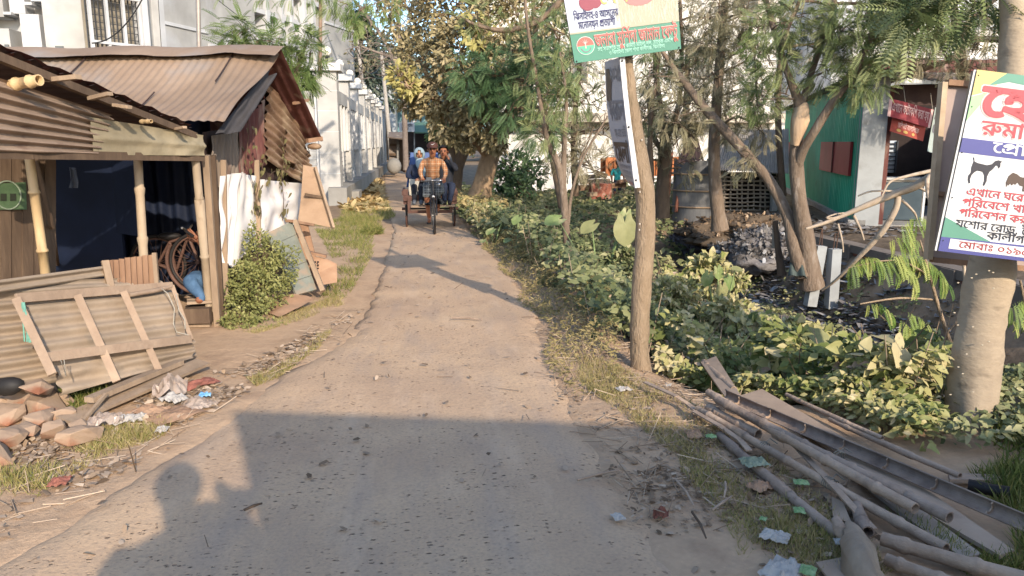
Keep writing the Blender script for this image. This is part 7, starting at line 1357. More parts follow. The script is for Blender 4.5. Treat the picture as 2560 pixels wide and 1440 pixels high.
# outlines of the Bengali letters on the signs as plain numbers: per letter its index, its loops, and each loop as steps of 4 font units
_a = [54,3,0,6,3,20,31,78,10,-6,10,-8,9,-8,10,-9,8,-9,8,-10,8,-10,6,-10,6,-10,-16,-8,-7,10,-7,10,-6,8,-8,8,-7,8,-8,8,-9,6,-9,8,-11,6,24,20,122,1,9,3,9,6,6,7,5,8,3,10,2,9,-2,9,-3,7,-5,6,-6,3,-9,1,-9,-1,-10,-3,-8,-6,-8,-7,-4,-9,-4,-9,-1,-10,1,-8,4,
-7,4,-6,8,-3,8,16,37,122,1,-8,4,-6,6,-3,7,-1,7,1,6,3,4,6,1,8,-1,7,-4,5,-6,4,-7,1,-7,-1,-6,-4,-4,-5,7,4,24,20,122,1,9,3,9,6,6,7,5,8,3,10,2,9,-2,9,-3,7,-5,6,-6,3,-9,1,-9,-1,-10,-3,-8,-6,-8,-7,-4,-9,-4,-9,-1,-10,1,-8,4,-7,4,-6,8,-3,8,16,37,122,
1,-8,4,-6,6,-3,7,-1,7,1,6,3,4,6,1,8,-1,7,-4,5,-6,4,-7,1,-7,-1,-6,-4,-4,-5,24,20,34,1,10,3,8,6,7,7,5,8,3,10,1,9,-1,9,-3,7,-5,6,-7,3,-8,1,-10,-1,-10,-3,-8,-6,-6,-7,-6,-9,-3,-9,-1,-10,1,-8,3,-7,6,-6,6,-3,8,16,37,34,1,-7,4,-6,6,-3,7,-2,7,2,6,3,
4,6,1,7,-1,8,-4,5,-6,4,-7,1,-7,-1,-6,-4,-4,-5,8,3,27,226,156,0,-18,-26,0,0,-138,-20,0,-5,9,-6,9,-7,8,-7,7,-8,7,-8,5,7,17,6,-4,6,-6,7,-6,7,-6,5,-6,4,-7,0,4,-1,3,0,4,0,3,0,3,0,4,0,90,-182,0,0,18,67,94,23,-11,1,-11,2,-10,5,-10,6,-10,9,-10,12,
-8,14,-9,18,-8,20,19,6,6,-16,6,-14,6,-12,7,-10,8,-8,7,-6,9,-5,9,-3,10,0,13,1,9,3,8,5,5,7,3,8,0,9,0,9,-3,8,-5,6,-8,7,-11,3,-7,-2,-6,-2,-3,-5,-1,-6,0,-2,1,-3,1,-2,0,-3,-19,-4,-1,5,-2,4,0,5,0,4,1,9,4,6,6,6,7,4,8,2,9,1,9,-1,9,-2,8,-4,6,-4,6,-7,
5,-7,3,-8,2,-9,1,-9,-1,-9,-2,-9,-4,-8,-5,-7,-6,-6,-8,-5,-9,-4,-11,-2,12,86,116,-2,8,-6,6,-7,6,-10,3,6,11,11,-3,8,-3,8,-5,4,-4,6,-8,2,-10,9,4,27,224,156,0,-18,-24,0,0,-138,-20,0,-5,9,-6,9,-7,8,-7,7,-8,7,-8,5,7,17,6,-4,6,-6,7,-6,7,-6,5,-6,4,
-7,0,4,-1,3,0,4,0,3,0,3,0,4,0,90,-182,0,0,18,67,94,23,-11,1,-11,2,-10,5,-10,6,-10,9,-10,12,-8,14,-9,18,-8,20,19,6,6,-16,6,-14,6,-12,7,-10,8,-8,7,-6,9,-5,9,-3,10,0,13,1,9,3,8,5,5,7,3,8,0,9,0,9,-3,8,-5,6,-8,7,-11,3,-7,-2,-6,-2,-3,-5,-1,-6,0,
-2,1,-3,1,-2,0,-3,-19,-4,-1,5,-2,4,0,5,0,4,1,9,4,6,6,6,7,4,8,2,9,1,9,-1,9,-2,8,-4,6,-4,6,-7,5,-7,3,-8,2,-9,1,-9,-1,-9,-2,-9,-4,-8,-5,-7,-6,-6,-8,-5,-9,-4,-11,-2,12,86,116,-2,8,-6,6,-7,6,-10,3,6,11,11,-3,8,-3,8,-5,4,-4,6,-8,2,-10,24,292,156,
0,-18,-26,0,0,-138,-20,0,0,120,-4,8,-5,6,-6,3,-7,1,-2,0,0,18,2,0,7,-2,7,-2,5,-5,5,-7,-1,2,0,4,-1,4,0,3,0,19,14,0,6,-16,10,5,40,90,156,-2,8,-4,6,-6,4,-8,1,-18,0,-15,0,-11,2,-8,3,-7,4,-6,6,-4,7,-3,8,0,10,0,3,0,3,0,3,1,4,18,-1,0,-3,-1,-2,0,-3,
0,-2,0,-5,2,-4,1,-4,2,-4,4,-3,6,-3,8,-1,11,0,14,0,12,-1,9,-1,7,-3,6,-4,4,-5,3,-7,2,-7,1,-9,75,60,125,13,-1,11,-2,8,-4,8,-4,6,-6,4,-6,4,-10,2,-11,-2,-12,-4,-11,-8,-9,-11,-7,-15,-4,-9,-2,2,0,8,-4,8,-3,9,-5,8,-4,8,-5,9,-5,8,-6,8,-6,-11,-14,-10,
8,-10,6,-9,6,-8,6,-9,4,-8,5,-9,4,-9,3,-9,4,-9,3,-11,3,-11,2,3,18,9,-2,8,-2,9,-1,11,0,10,1,10,1,7,2,8,5,5,6,3,7,1,7,-1,8,-3,7,-6,5,-6,4,-9,3,-9,1,-8,-1,-7,-1,-5,-2,-2,-4,-2,-3,-1,-5,0,-2,1,-2,0,-2,0,-2,-18,-3,-1,3,-1,4,0,4,0,4,1,8,4,8,7,6,8,
4,10,2,3,67,36,-8,-1,3,3,12,44,116,-3,8,-5,6,-8,6,-10,3,6,11,12,-3,8,-3,7,-5,5,-4,5,-8,3,-10,4,135,156,0,-18,-137,0,0,18,16,1,101,128,157,9,-1,8,-1,6,-3,5,-4,5,-4,3,-6,2,-6,1,-10,0,-122,-19,0,-2,7,-4,5,-4,4,-5,4,-6,1,-7,1,-8,0,-8,-1,-8,-1,
-8,-2,-10,0,-10,0,-9,0,-9,2,-10,2,-9,4,-8,7,-6,9,-3,8,-2,9,0,11,0,6,0,6,2,6,0,6,20,-2,-1,-4,-1,-6,-1,-5,0,-7,1,-10,2,-8,4,-6,5,-4,6,-3,6,-2,7,-1,7,0,12,0,11,2,11,2,12,0,10,0,9,-3,8,-4,6,-7,0,90,-1,8,-1,5,-2,3,-2,4,-6,2,-8,1,-8,-1,-8,-3,-8,
-4,-7,-6,-6,-7,-4,-6,-3,-7,-1,-7,1,-2,0,-3,2,-3,2,-2,4,-1,6,-1,3,0,2,0,3,1,2,0,2,-17,-3,-2,-3,0,-5,0,-5,0,-12,2,-10,5,-4,6,-4,8,0,9,1,10,3,10,4,7,5,7,6,6,6,5,7,5,8,4,11,4,18,2,52,127,157,12,-1,10,-3,8,-5,6,-8,3,-9,2,-10,-2,-11,-4,-11,-5,-6,
-6,-5,-6,-5,-8,-5,-8,-4,-9,-4,-8,18,10,4,10,5,6,5,8,8,2,10,-2,9,-4,5,-6,4,-9,2,-9,-1,-8,-3,-7,-3,-7,-4,-6,-5,-4,-5,-2,-5,-1,-4,1,-4,1,-3,4,-3,7,-1,-5,-19,-9,2,-7,4,-5,4,-6,8,-1,10,1,8,4,9,4,5,4,6,6,5,6,5,7,4,7,3,12,3,44,170,56,-2,-12,-5,-12,
-8,-9,-11,-7,-14,-4,-17,-2,-11,1,-12,2,-10,4,-10,5,-10,6,-9,9,-9,10,-8,12,-8,14,-7,15,-6,19,-6,20,19,5,6,-22,8,-20,8,-16,9,-14,9,-11,10,-9,12,-6,12,-3,14,-1,10,0,8,2,8,4,6,5,3,7,1,9,-2,9,-4,8,-8,6,-9,4,20,9,7,-4,6,-5,4,-6,5,-10,20,5,26,204,
156,0,-18,-81,0,0,-16,0,-4,0,-118,-19,0,-6,10,-6,9,-8,9,-10,8,-10,7,-10,7,-11,5,-12,3,-12,3,-10,24,16,9,17,8,16,8,16,7,18,6,12,5,0,10,-106,0,0,18,3,104,128,5,1,-5,-10,3,104,117,5,-7,-5,-2,23,104,108,-4,-1,-8,-3,-10,-4,-8,-4,-9,-4,-9,-4,-8,
-4,-8,-4,-8,-4,10,-2,10,-4,10,-4,9,-6,9,-6,8,-8,8,-7,6,-8,2,-4,0,1,0,6,0,6,0,7,35,190,72,0,-8,-3,-8,-4,-6,-7,-6,-8,-3,-12,-1,-4,0,-4,0,-3,0,-3,1,1,18,2,-1,1,0,3,0,3,0,10,2,5,3,3,5,1,6,-2,8,-4,8,-7,6,-10,6,-13,4,-15,4,0,18,13,-2,12,-3,11,-5,
9,-5,9,-7,7,-7,5,-8,3,-9,21,3,35,176,156,0,-18,-26,0,0,-138,-19,0,-5,7,-5,7,-6,6,-6,6,-7,6,-7,5,-7,5,-9,5,-8,4,-9,3,-10,3,-10,3,-6,23,12,-9,14,-3,14,-4,11,-5,10,-6,9,-6,8,-6,6,-7,6,-7,6,-6,-1,6,0,6,0,6,0,6,0,124,13,0,6,-16,29,112,118,0,-10,
-3,-8,-5,-7,-5,-6,-7,-6,-9,-4,-9,-3,-11,-3,-11,-2,-12,2,-4,12,12,1,11,2,9,2,8,4,7,4,5,4,4,8,2,8,-1,8,-3,6,-4,7,-7,6,14,13,5,-5,5,-6,4,-7,4,-10,34,46,108,-10,0,-8,3,-7,5,-5,5,-3,7,-1,9,1,5,1,6,2,5,2,4,19,-5,-2,-3,-1,-3,-1,-4,-1,-4,2,-6,2,-4,
4,-2,6,-1,4,1,6,1,6,3,6,5,5,8,6,10,14,3,0,-12,-3,-7,-4,-7,-5,-6,-7,-6,-8,-6,-10,-4,22,2,74,121,0,0,98,-1,0,-5,8,-5,6,-8,8,-7,7,-7,5,-7,4,-7,2,-8,1,-12,-2,-10,-5,-5,-5,-5,-5,-4,-5,1,0,6,3,8,1,9,1,10,-2,8,-3,7,-5,4,-6,3,-7,0,-7,0,-9,-4,-9,-6,
-8,-7,-8,-11,-8,-12,-7,-13,18,9,4,8,5,6,4,8,8,2,9,0,5,-4,4,-5,3,-7,1,-6,0,-6,-1,-6,-2,-6,-3,-20,16,5,9,5,7,6,7,6,6,6,5,7,4,11,4,12,1,12,-1,10,-3,8,-3,6,-5,7,-5,7,-6,6,-8,2,-2,0,1,0,7,-1,7,0,7,0,26,13,0,6,-16,26,0,0,-18,-26,0,0,-138,3,121,98,
0,8,5,-16,23,5,32,160,156,0,-18,-26,0,0,-138,-19,0,-6,7,-7,7,-8,6,-8,6,-10,6,-11,5,-11,4,-12,2,-12,2,-9,21,5,5,6,3,5,4,6,4,6,4,1,0,-5,1,-11,3,-8,4,-7,6,-4,8,-1,9,2,11,5,9,1,1,-24,0,0,18,7,22,138,5,4,7,6,9,6,17,-9,-8,-3,-6,-4,33,46,138,-1,-1,
-5,-4,-4,-7,-2,-8,2,-8,5,-5,7,-3,8,-1,6,1,6,1,7,3,8,4,11,-15,-6,-3,-7,-4,-6,-4,-7,-5,-6,-4,-6,-5,-9,-6,-4,-2,11,-3,16,-5,13,-6,12,-7,11,-9,9,-9,0,4,0,5,0,4,0,5,0,97,3,43,62,-4,-4,-3,5,7,50,86,5,4,14,-2,-3,-1,-3,-1,-2,0,-3,0,25,3,41,144,156,
0,-18,-101,0,0,-5,5,-8,6,-7,6,-5,8,-4,10,-3,12,0,4,0,9,0,6,-2,5,-1,4,-2,5,-5,3,-5,2,-7,1,-8,-1,-10,-2,-9,-4,-10,-5,-9,-7,-8,-6,-6,-7,-5,-7,-5,-6,-3,-12,-4,-12,-1,-9,1,-7,2,-6,3,-5,4,-4,5,-3,6,-2,9,0,12,0,90,-26,0,0,18,7,43,133,0,-3,-1,-16,0,
-4,0,-2,-2,4,3,22,31,42,108,1,-2,0,-6,0,-6,0,-43,0,-9,1,-6,2,-4,1,-3,6,-4,8,-1,9,1,10,4,8,5,7,6,6,8,5,8,2,9,2,9,-2,7,-3,4,-6,1,-7,1,-1,0,-11,1,-8,1,-6,2,-7,3,-6,4,-5,4,-4,4,27,3,88,100,16,-9,0,-10,2,-9,3,-9,4,-8,6,-9,7,-7,8,-7,11,-7,12,-7,
13,-6,17,-5,17,19,5,6,-19,6,-17,7,-13,7,-12,9,-10,9,-6,9,-5,11,-3,11,-1,11,1,10,2,7,5,5,6,4,8,0,10,0,7,-1,6,-4,-4,-8,-4,-9,-4,-8,-3,-10,-1,-10,1,-8,3,-6,4,-5,7,-3,8,-2,9,1,7,3,8,4,7,6,8,10,6,10,6,-5,0,-6,0,-6,0,-7,0,-76,0,0,18,234,0,0,-18,
-78,0,-6,0,-5,0,-5,0,-4,0,-13,-6,-11,-6,-8,-5,-9,-7,-5,-7,-3,-6,-1,-6,1,-6,3,-4,4,-2,5,-1,9,1,8,3,8,6,9,7,21,-8,2,-5,2,-7,1,-8,1,-7,-2,-12,-4,-12,-4,-6,-7,-6,-7,-6,-10,-3,-11,-3,6,137,80,-1,0,-2,5,-2,5,16,0,-8,-8,42,200,51,1,-12,1,-11,2,-8,
2,-8,3,-10,-19,-4,-2,10,-3,10,-2,8,-1,10,-1,10,0,10,0,12,2,11,3,10,3,8,-12,1,-11,1,-10,3,-8,3,-8,5,-6,5,-6,6,-5,7,-4,8,19,4,4,-7,6,-6,7,-5,9,-4,10,-2,14,-1,3,0,3,0,4,0,4,1,9,-18,-3,-7,-3,-8,-2,-7,-2,-12,28,5,22,123,156,0,-156,-19,0,-6,10,-6,
9,-8,9,-10,8,-10,7,-10,7,-11,5,-12,3,-12,3,-10,24,16,9,17,9,16,8,17,7,17,7,12,4,0,9,-106,0,0,18,3,104,129,5,2,-5,-11,3,104,118,5,-6,-5,-2,23,104,110,-4,-1,-8,-3,-8,-4,-9,-4,-9,-4,-8,-4,-9,-4,-9,-5,-8,-5,10,-2,10,-4,10,-4,9,-6,9,-6,8,-8,8,-7,
6,-8,2,-4,0,1,0,6,0,6,0,7,25,201,156,0,-18,-26,0,0,-120,-19,0,-6,10,-6,8,-7,8,-7,8,-8,6,-8,6,7,16,7,-5,8,-6,7,-7,6,-8,6,-7,1,-2,0,0,0,5,0,7,0,7,0,108,13,0,5,-16,30,2,59,144,156,0,-18,-101,0,0,-87,0,-9,1,-6,2,-4,1,-3,6,-4,8,-1,9,1,10,4,8,5,7,
6,6,8,5,9,3,9,1,9,-1,7,-3,5,-6,3,-8,1,-2,0,-4,-1,-4,0,-3,-1,-3,18,5,1,5,1,6,1,5,0,9,-1,8,-3,6,-4,5,-7,3,-9,1,-10,-1,-10,-2,-10,-4,-9,-5,-9,-7,-8,-6,-6,-6,-5,-7,-5,-7,-3,-12,-4,-12,-1,-9,1,-7,2,-6,3,-5,4,-4,5,-3,6,-2,9,0,12,0,90,-26,0,0,18,
40,99,156,-1,8,-4,6,-6,4,-9,1,-24,0,-14,0,-11,2,-8,3,-7,4,-6,6,-4,7,-3,8,0,10,0,3,0,3,0,3,1,4,18,-1,0,-3,-1,-2,0,-2,0,-3,0,-5,2,-4,1,-4,2,-4,4,-3,6,-3,8,-1,11,0,20,0,12,-1,8,-1,8,-3,6,-4,4,-5,2,-7,2,-7,1,-9,32,2,77,180,156,0,-18,-91,0,0,-45,
1,-6,1,-5,3,-2,4,-1,5,1,5,2,6,4,5,6,7,7,6,9,15,2,5,-7,4,-9,4,-8,3,-12,1,-13,-1,-10,-2,-9,-4,-9,-5,-8,-7,-7,-8,-5,-9,-4,-12,-2,-12,-1,-10,1,-11,1,-9,4,-10,4,-8,7,-9,7,-7,10,-8,11,-7,13,-6,15,-6,18,-6,19,19,5,6,-21,7,-19,7,-15,8,-13,8,-11,9,
-8,10,-5,11,-3,11,-1,13,1,10,4,8,5,6,7,4,9,1,10,-1,10,-2,9,-4,7,-3,-4,-5,-6,-8,-7,-8,-6,-8,-2,-8,-2,-5,1,-5,1,-5,2,-4,3,-3,4,-4,6,-2,9,0,12,0,40,-72,0,0,18,4,138,87,-4,6,11,5,-5,-8,35,2,70,102,12,-14,2,-12,3,-12,5,-12,9,-11,11,-9,14,-9,16,
-9,21,-7,23,19,6,6,-20,7,-17,7,-15,6,-12,9,-10,9,-7,9,-5,11,-4,11,0,11,0,9,2,7,4,6,4,4,6,3,6,2,8,0,8,-1,10,-3,8,-5,8,-6,6,-8,4,-9,1,-9,-1,-6,-3,-3,-5,-1,-6,0,-3,1,-3,1,-2,0,-4,-19,-4,-1,5,-1,5,-1,4,0,5,1,9,4,8,6,5,7,5,10,2,10,1,10,-1,9,-2,8,
-4,7,-6,7,-6,5,-8,4,-9,2,-10,0,-11,0,-10,-2,-9,-4,-9,-5,-8,-7,-6,-8,-6,-10,-4,-12,-3,4,179,156,0,-18,-181,0,0,18,37,2,51,153,156,0,-18,-113,0,0,-66,3,4,8,7,8,6,9,7,9,6,10,5,10,5,11,5,11,5,16,-16,-4,-9,-3,-9,-3,-8,-2,-9,-1,-9,0,-11,0,-12,2,
-11,1,-8,3,-8,2,-10,-18,-4,-3,10,-3,10,-1,8,-2,10,-1,10,0,10,0,10,2,9,2,8,2,8,2,6,2,2,-5,-2,-9,-5,-10,-5,-8,-5,-9,-7,-9,-7,-9,-7,-9,-9,-9,-8,-15,10,0,84,-22,0,0,18,3,40,72,0,-9,-4,5,39,3,49,154,156,0,-18,-27,0,0,-138,-19,0,0,52,-2,2,-6,7,-6,
7,-6,5,-7,5,-7,4,-10,4,-10,2,-8,-2,-8,-3,-4,-6,-2,-9,1,-6,4,-6,7,-6,10,-4,-10,-18,-9,5,-9,5,-6,7,-5,7,-3,9,0,8,1,11,5,10,6,7,8,5,10,3,9,1,13,-2,11,-3,7,-3,6,-4,7,-5,6,-5,6,-6,1,-2,0,6,0,5,0,6,0,45,-110,0,0,18,3,108,76,5,-5,-4,-1,3,108,52,0,
9,4,-14,40,7,51,182,156,0,-18,-27,0,0,-138,-19,0,0,91,-1,1,-7,9,-5,7,-1,2,-66,-61,-14,13,6,6,1,2,3,4,2,6,1,6,-1,6,-3,4,-5,2,-6,2,-4,-1,-4,-1,-4,-1,-4,-2,-18,18,6,9,7,7,7,7,7,6,7,6,8,4,8,3,8,2,9,0,9,0,8,-2,8,-3,7,-4,8,-5,7,-7,7,-7,7,-9,2,-3,
0,1,0,6,0,8,0,8,0,32,13,0,6,-16,3,136,117,6,-7,-5,2,4,48,68,14,14,-9,-11,-7,-5,6,122,110,-5,5,-5,6,-3,3,6,5,13,-13,26,109,124,-3,2,-7,6,-8,4,-8,2,-9,1,-9,-1,-9,-3,-8,-4,-6,-6,-7,-6,-5,-6,1,1,4,1,4,1,5,0,12,-2,9,-6,5,-8,2,-11,0,-2,0,1,3,3,3,
3,3,3,3,3,7,72,87,0,-1,-1,-2,0,-2,-1,-2,-4,2,3,3,3,136,91,0,8,6,-16,41,2,96,212,156,0,-18,-176,0,3,-1,11,-5,6,-4,7,-4,7,-4,8,-6,6,-6,1,-14,-9,-4,-10,-5,-9,-5,-9,-4,-9,-5,-4,-2,6,-1,11,-4,11,-4,9,-4,9,-5,8,-6,8,-6,7,-7,8,-7,0,4,0,5,-1,4,0,5,
0,85,3,0,14,-1,13,-2,9,-1,8,-3,7,-3,7,-4,7,-5,6,-5,5,-7,4,-7,3,-9,1,-9,-1,-8,-3,-8,-4,-6,-6,-6,-9,-3,-11,-1,-4,0,-4,0,-3,0,-4,1,1,17,2,0,2,0,2,0,3,0,10,1,6,4,3,5,0,6,-1,8,-4,8,-7,6,-10,6,-12,4,-14,2,0,-108,-19,0,-7,9,-8,8,-8,7,-8,7,-10,6,
-10,5,-12,4,-13,4,-14,3,-9,23,8,5,8,5,9,4,9,5,8,5,9,4,-7,4,-7,4,-8,4,-9,4,-10,3,-10,3,6,12,-20,0,0,18,3,35,69,-4,-3,-3,4,42,4,24,152,156,0,-18,-27,0,0,-138,-19,0,-6,10,-6,9,-8,9,-10,8,-10,7,-11,6,-11,5,-12,4,-13,3,-10,24,16,9,17,9,17,8,17,7,
18,7,12,4,0,9,-108,0,0,18,3,106,129,6,2,-6,-11,3,106,118,5,-6,-5,-2,20,106,110,-8,-3,-13,-5,-14,-6,-13,-6,-14,-7,-12,-7,10,-2,10,-4,9,-4,10,-6,10,-6,9,-6,8,-8,6,-9,3,-4,0,1,-1,6,0,6,0,7,43,3,50,106,11,-11,0,-11,2,-9,3,-9,4,-9,6,-9,8,-8,8,-7,
12,-7,12,-7,14,-6,18,-6,18,19,5,6,-20,8,-18,6,-15,8,-12,9,-10,9,-7,10,-5,12,-3,11,-1,12,1,11,3,8,6,6,8,4,8,1,11,-1,7,0,6,-2,6,-2,5,-4,5,-2,4,12,19,5,-9,5,-9,4,-9,2,-8,2,-9,0,-9,-1,-10,-2,-9,-4,-9,-5,-8,-7,-6,-9,-6,-9,-4,-11,-2,35,96,71,-10,
1,-8,2,-7,5,-5,6,-3,7,-1,8,1,6,1,6,2,5,2,5,20,-6,-2,-3,-2,-4,0,-3,-1,-4,1,-6,3,-4,4,-2,5,-1,6,0,5,2,5,3,6,4,4,5,5,6,5,7,16,3,-2,-13,-5,-8,-5,-6,-4,-6,-8,-6,-8,-5,-10,-3,4,183,156,0,-18,-185,0,0,18,44,4,50,158,156,0,-18,-26,0,0,-138,-20,0,0,
27,-1,2,-6,8,-5,8,-6,7,-7,6,-7,5,-10,5,-11,2,-9,-1,-6,-3,-6,-6,-1,-9,1,-7,5,-6,7,-6,11,-4,-7,-20,-8,4,-7,4,-7,4,-6,7,-6,8,-2,8,-2,9,2,11,4,9,7,7,9,5,8,3,10,1,9,0,9,-2,8,-3,7,-4,7,-5,6,-6,6,-6,5,-7,0,3,-1,6,0,6,0,68,-114,0,0,18,5,113,55,0,-1,
5,-7,-4,-1,-1,6,3,112,27,0,7,5,-14,22,75,81,0,-2,-1,-1,0,-2,0,-1,-19,5,-1,14,-4,10,-6,8,-8,5,-7,3,-9,2,-10,2,3,18,11,-4,12,-2,10,-2,8,-5,8,-7,5,-7,5,-10,2,-11,45,3,30,159,156,0,-18,-26,0,0,-138,-19,0,-8,9,-8,8,-8,7,-8,7,-11,6,-10,5,-12,5,
-13,3,-15,3,-9,23,8,5,8,5,9,4,9,5,8,5,9,4,-7,4,-7,4,-8,4,-9,4,-10,3,-10,3,6,12,-20,0,0,18,29,114,138,-78,0,3,-1,11,-5,6,-4,7,-4,7,-4,8,-6,6,-6,1,-14,-9,-4,-10,-5,-9,-5,-9,-4,-9,-5,-4,-2,7,-1,13,-4,11,-4,10,-5,10,-6,8,-6,8,-7,8,-8,4,-4,0,1,0,
6,0,6,0,6,3,35,69,-4,-3,-3,4,46,5,24,152,156,0,-18,-27,0,0,-138,-19,0,-6,10,-6,9,-8,9,-10,8,-10,7,-11,6,-11,5,-12,4,-13,3,-10,24,16,9,17,9,17,8,17,7,18,7,12,4,0,9,-108,0,0,18,3,106,129,6,2,-6,-11,3,106,118,5,-6,-5,-2,20,106,110,-8,-3,-13,-5,
-14,-6,-13,-6,-14,-7,-12,-7,10,-2,10,-4,9,-4,10,-6,10,-6,9,-6,8,-8,6,-9,3,-4,0,1,-1,6,0,6,0,7,16,46,-2,-6,2,-4,2,-4,5,-1,6,1,6,4,5,4,3,6,1,6,-1,5,-3,3,-5,1,-6,-1,-6,-3,-5,-5,-2,47,1,72,185,156,0,-18,-26,0,0,-138,-19,0,0,79,-4,5,-6,6,-7,4,-7,
1,-4,-1,-4,0,-3,-2,-3,-4,-2,-4,0,-7,0,-3,0,-2,0,-2,0,-2,-16,-2,-2,10,-4,8,-5,6,-6,5,-7,3,-7,0,-6,0,-5,-2,-4,-3,-4,-4,-2,-5,0,-5,2,-9,6,-8,5,-4,7,-4,8,-4,-6,-18,-8,2,-8,4,-6,4,-6,4,-5,6,-4,6,-4,10,-1,12,1,10,4,10,7,6,8,6,10,4,10,0,12,-1,11,
-3,6,-4,6,-6,3,-3,2,4,6,5,8,4,7,1,9,-1,6,-3,7,-4,5,-4,0,5,0,5,0,6,0,21,-142,0,0,18,48,3,14,172,156,0,-18,-26,0,0,-138,-20,0,0,128,2,5,-1,4,-1,5,0,4,0,6,0,20,14,0,6,-16,37,90,157,10,-1,8,-2,8,-5,7,-6,6,-7,5,-9,-2,-26,-5,11,-6,10,-7,7,-7,5,-8,
4,-8,1,-9,-1,-7,-4,-5,-7,-1,-9,2,-9,6,-7,7,-4,8,-3,11,-1,-1,-19,-11,1,-9,2,-8,4,-6,4,-5,5,-4,6,-4,10,-1,11,1,12,4,10,6,8,7,5,9,3,35,19,157,11,-1,9,-3,9,-5,6,-8,4,-7,2,-9,0,-9,-1,-10,-3,-9,-4,-6,-6,-5,-6,-4,-7,-3,-9,-2,-10,-1,-2,19,12,1,8,3,
6,4,4,4,2,6,1,5,-1,9,-5,7,-9,5,-11,1,-5,0,-4,-1,-5,0,-5,-2,-2,19,6,1,5,1,5,0,50,4,57,173,156,0,-18,-26,0,0,-138,-19,0,0,80,-2,2,-6,6,-6,4,-5,2,-3,-1,-4,-1,-3,-3,-3,-5,-4,-7,-6,-10,-4,-7,-5,-8,-3,-5,-6,-7,-6,-4,-7,-3,-8,-1,-7,0,-6,2,-6,4,-6,
6,-4,4,-5,6,-4,7,15,9,6,-10,5,-6,5,-2,5,-1,4,1,4,2,4,3,5,5,4,8,6,10,6,8,4,8,4,7,4,4,7,4,7,1,8,-1,6,-3,8,-6,2,-3,0,5,0,5,0,5,0,24,-130,0,0,18,4,128,99,6,-5,-5,-1,-1,6,3,128,80,0,8,5,-16,21,68,68,-2,10,-2,10,-2,7,-3,9,-5,6,-8,5,-10,4,-7,2,-9,
1,-10,2,3,19,14,-5,13,-3,10,-3,9,-4,7,-5,5,-7,4,-7,2,-9,2,-11,51,4,75,60,125,13,-1,11,-2,8,-4,8,-4,6,-6,4,-6,4,-10,2,-11,-2,-12,-4,-11,-8,-9,-11,-7,-15,-4,-9,-2,2,0,8,-4,8,-3,9,-5,8,-4,8,-5,9,-5,8,-6,8,-6,-11,-14,-10,8,-10,6,-9,6,-8,6,-9,4,
-8,5,-9,4,-9,3,-9,4,-9,3,-11,3,-11,2,3,18,9,-2,8,-2,9,-1,11,0,10,1,10,1,7,2,8,5,5,6,3,7,1,7,-1,8,-3,7,-6,5,-6,4,-9,3,-9,1,-8,-1,-7,-1,-5,-2,-2,-4,-2,-3,-1,-5,0,-2,1,-2,0,-2,0,-2,-18,-3,-1,3,-1,4,0,4,0,4,1,8,4,8,7,6,8,4,10,2,3,67,36,-8,-1,3,
3,12,44,116,-3,8,-5,6,-8,6,-10,3,6,11,12,-3,8,-3,7,-5,5,-4,5,-8,3,-10,4,135,156,0,-18,-137,0,0,18,52,1,16,-64,-46,-6,1,-4,3,-4,5,-1,6,1,6,4,5,4,3,6,1,6,-1,5,-3,3,-5,1,-6,-1,-6,-3,-5,-5,-3,54,1,24,69,156,0,-18,-26,0,0,-138,-19,0,0,117,-4,8,
-6,7,-6,4,-8,2,-2,0,0,18,3,0,7,-2,6,-2,6,-5,4,-7,0,2,0,4,0,4,0,3,0,19,13,0,5,-16,55,1,55,69,156,0,-18,-26,0,0,-138,-19,0,0,138,-26,0,0,18,22,0,-4,4,-4,6,-4,5,-3,5,6,10,6,8,6,9,7,7,8,7,8,5,10,4,10,2,12,1,13,-1,13,-2,8,-2,8,-4,8,-4,7,-4,8,-5,
8,-5,8,-6,9,-6,8,-7,-10,-14,-11,9,-11,8,-10,6,-8,6,-10,5,-8,3,-8,3,-10,1,-9,1,-13,-1,-10,-4,-7,-3,-6,-5,-5,-5,-5,-6,-5,-7,-4,-7,3,-4,3,-4,4,-5,4,-4,56,1,70,69,138,-26,0,0,-138,-19,0,0,138,-26,0,0,18,26,0,-2,10,-3,9,-4,8,-5,7,-7,6,-7,4,-8,4,
-10,3,-9,2,-10,2,-11,1,-11,0,-14,0,-11,-2,-10,-2,-7,-2,-4,-4,-1,-4,1,-4,5,-2,6,-1,7,0,24,0,11,-1,10,-2,7,-2,5,-5,4,-5,3,-6,1,-7,1,-9,-17,0,0,5,-1,5,-2,3,-2,3,-3,1,-4,1,-4,1,-6,0,-24,0,-10,0,-8,1,-7,2,-6,2,-5,4,-4,5,-2,5,0,5,2,9,5,8,9,6,12,5,
18,3,20,1,30,-2,27,-6,21,-9,15,-14,10,-20,5,-22,25,0,57,3,27,-72,-66,-6,0,-8,2,-8,4,-6,6,-4,7,-2,9,2,8,3,7,5,5,8,5,9,3,11,0,10,0,10,-2,5,-2,0,16,19,0,0,-13,0,-8,-2,-9,-2,-9,-4,-9,-6,-8,-8,-6,-7,-4,-9,-2,18,-43,-14,5,-2,9,-4,10,-5,9,-6,11,-7,
11,-8,10,-8,-11,-14,-11,9,-10,8,-10,7,-8,5,-9,5,-8,4,1,4,1,6,0,5,17,-45,-30,-1,0,-12,3,-12,1,-8,0,-5,-3,-3,-4,-2,-5,2,-6,3,-4,5,-2,6,-1,9,1,7,3,4,4,4,5,2,6,61,2,53,89,156,0,-18,-5,0,-8,-3,-9,-5,-5,-4,-6,-5,-6,-6,-5,-7,-4,-7,-4,-8,-3,-9,-2,
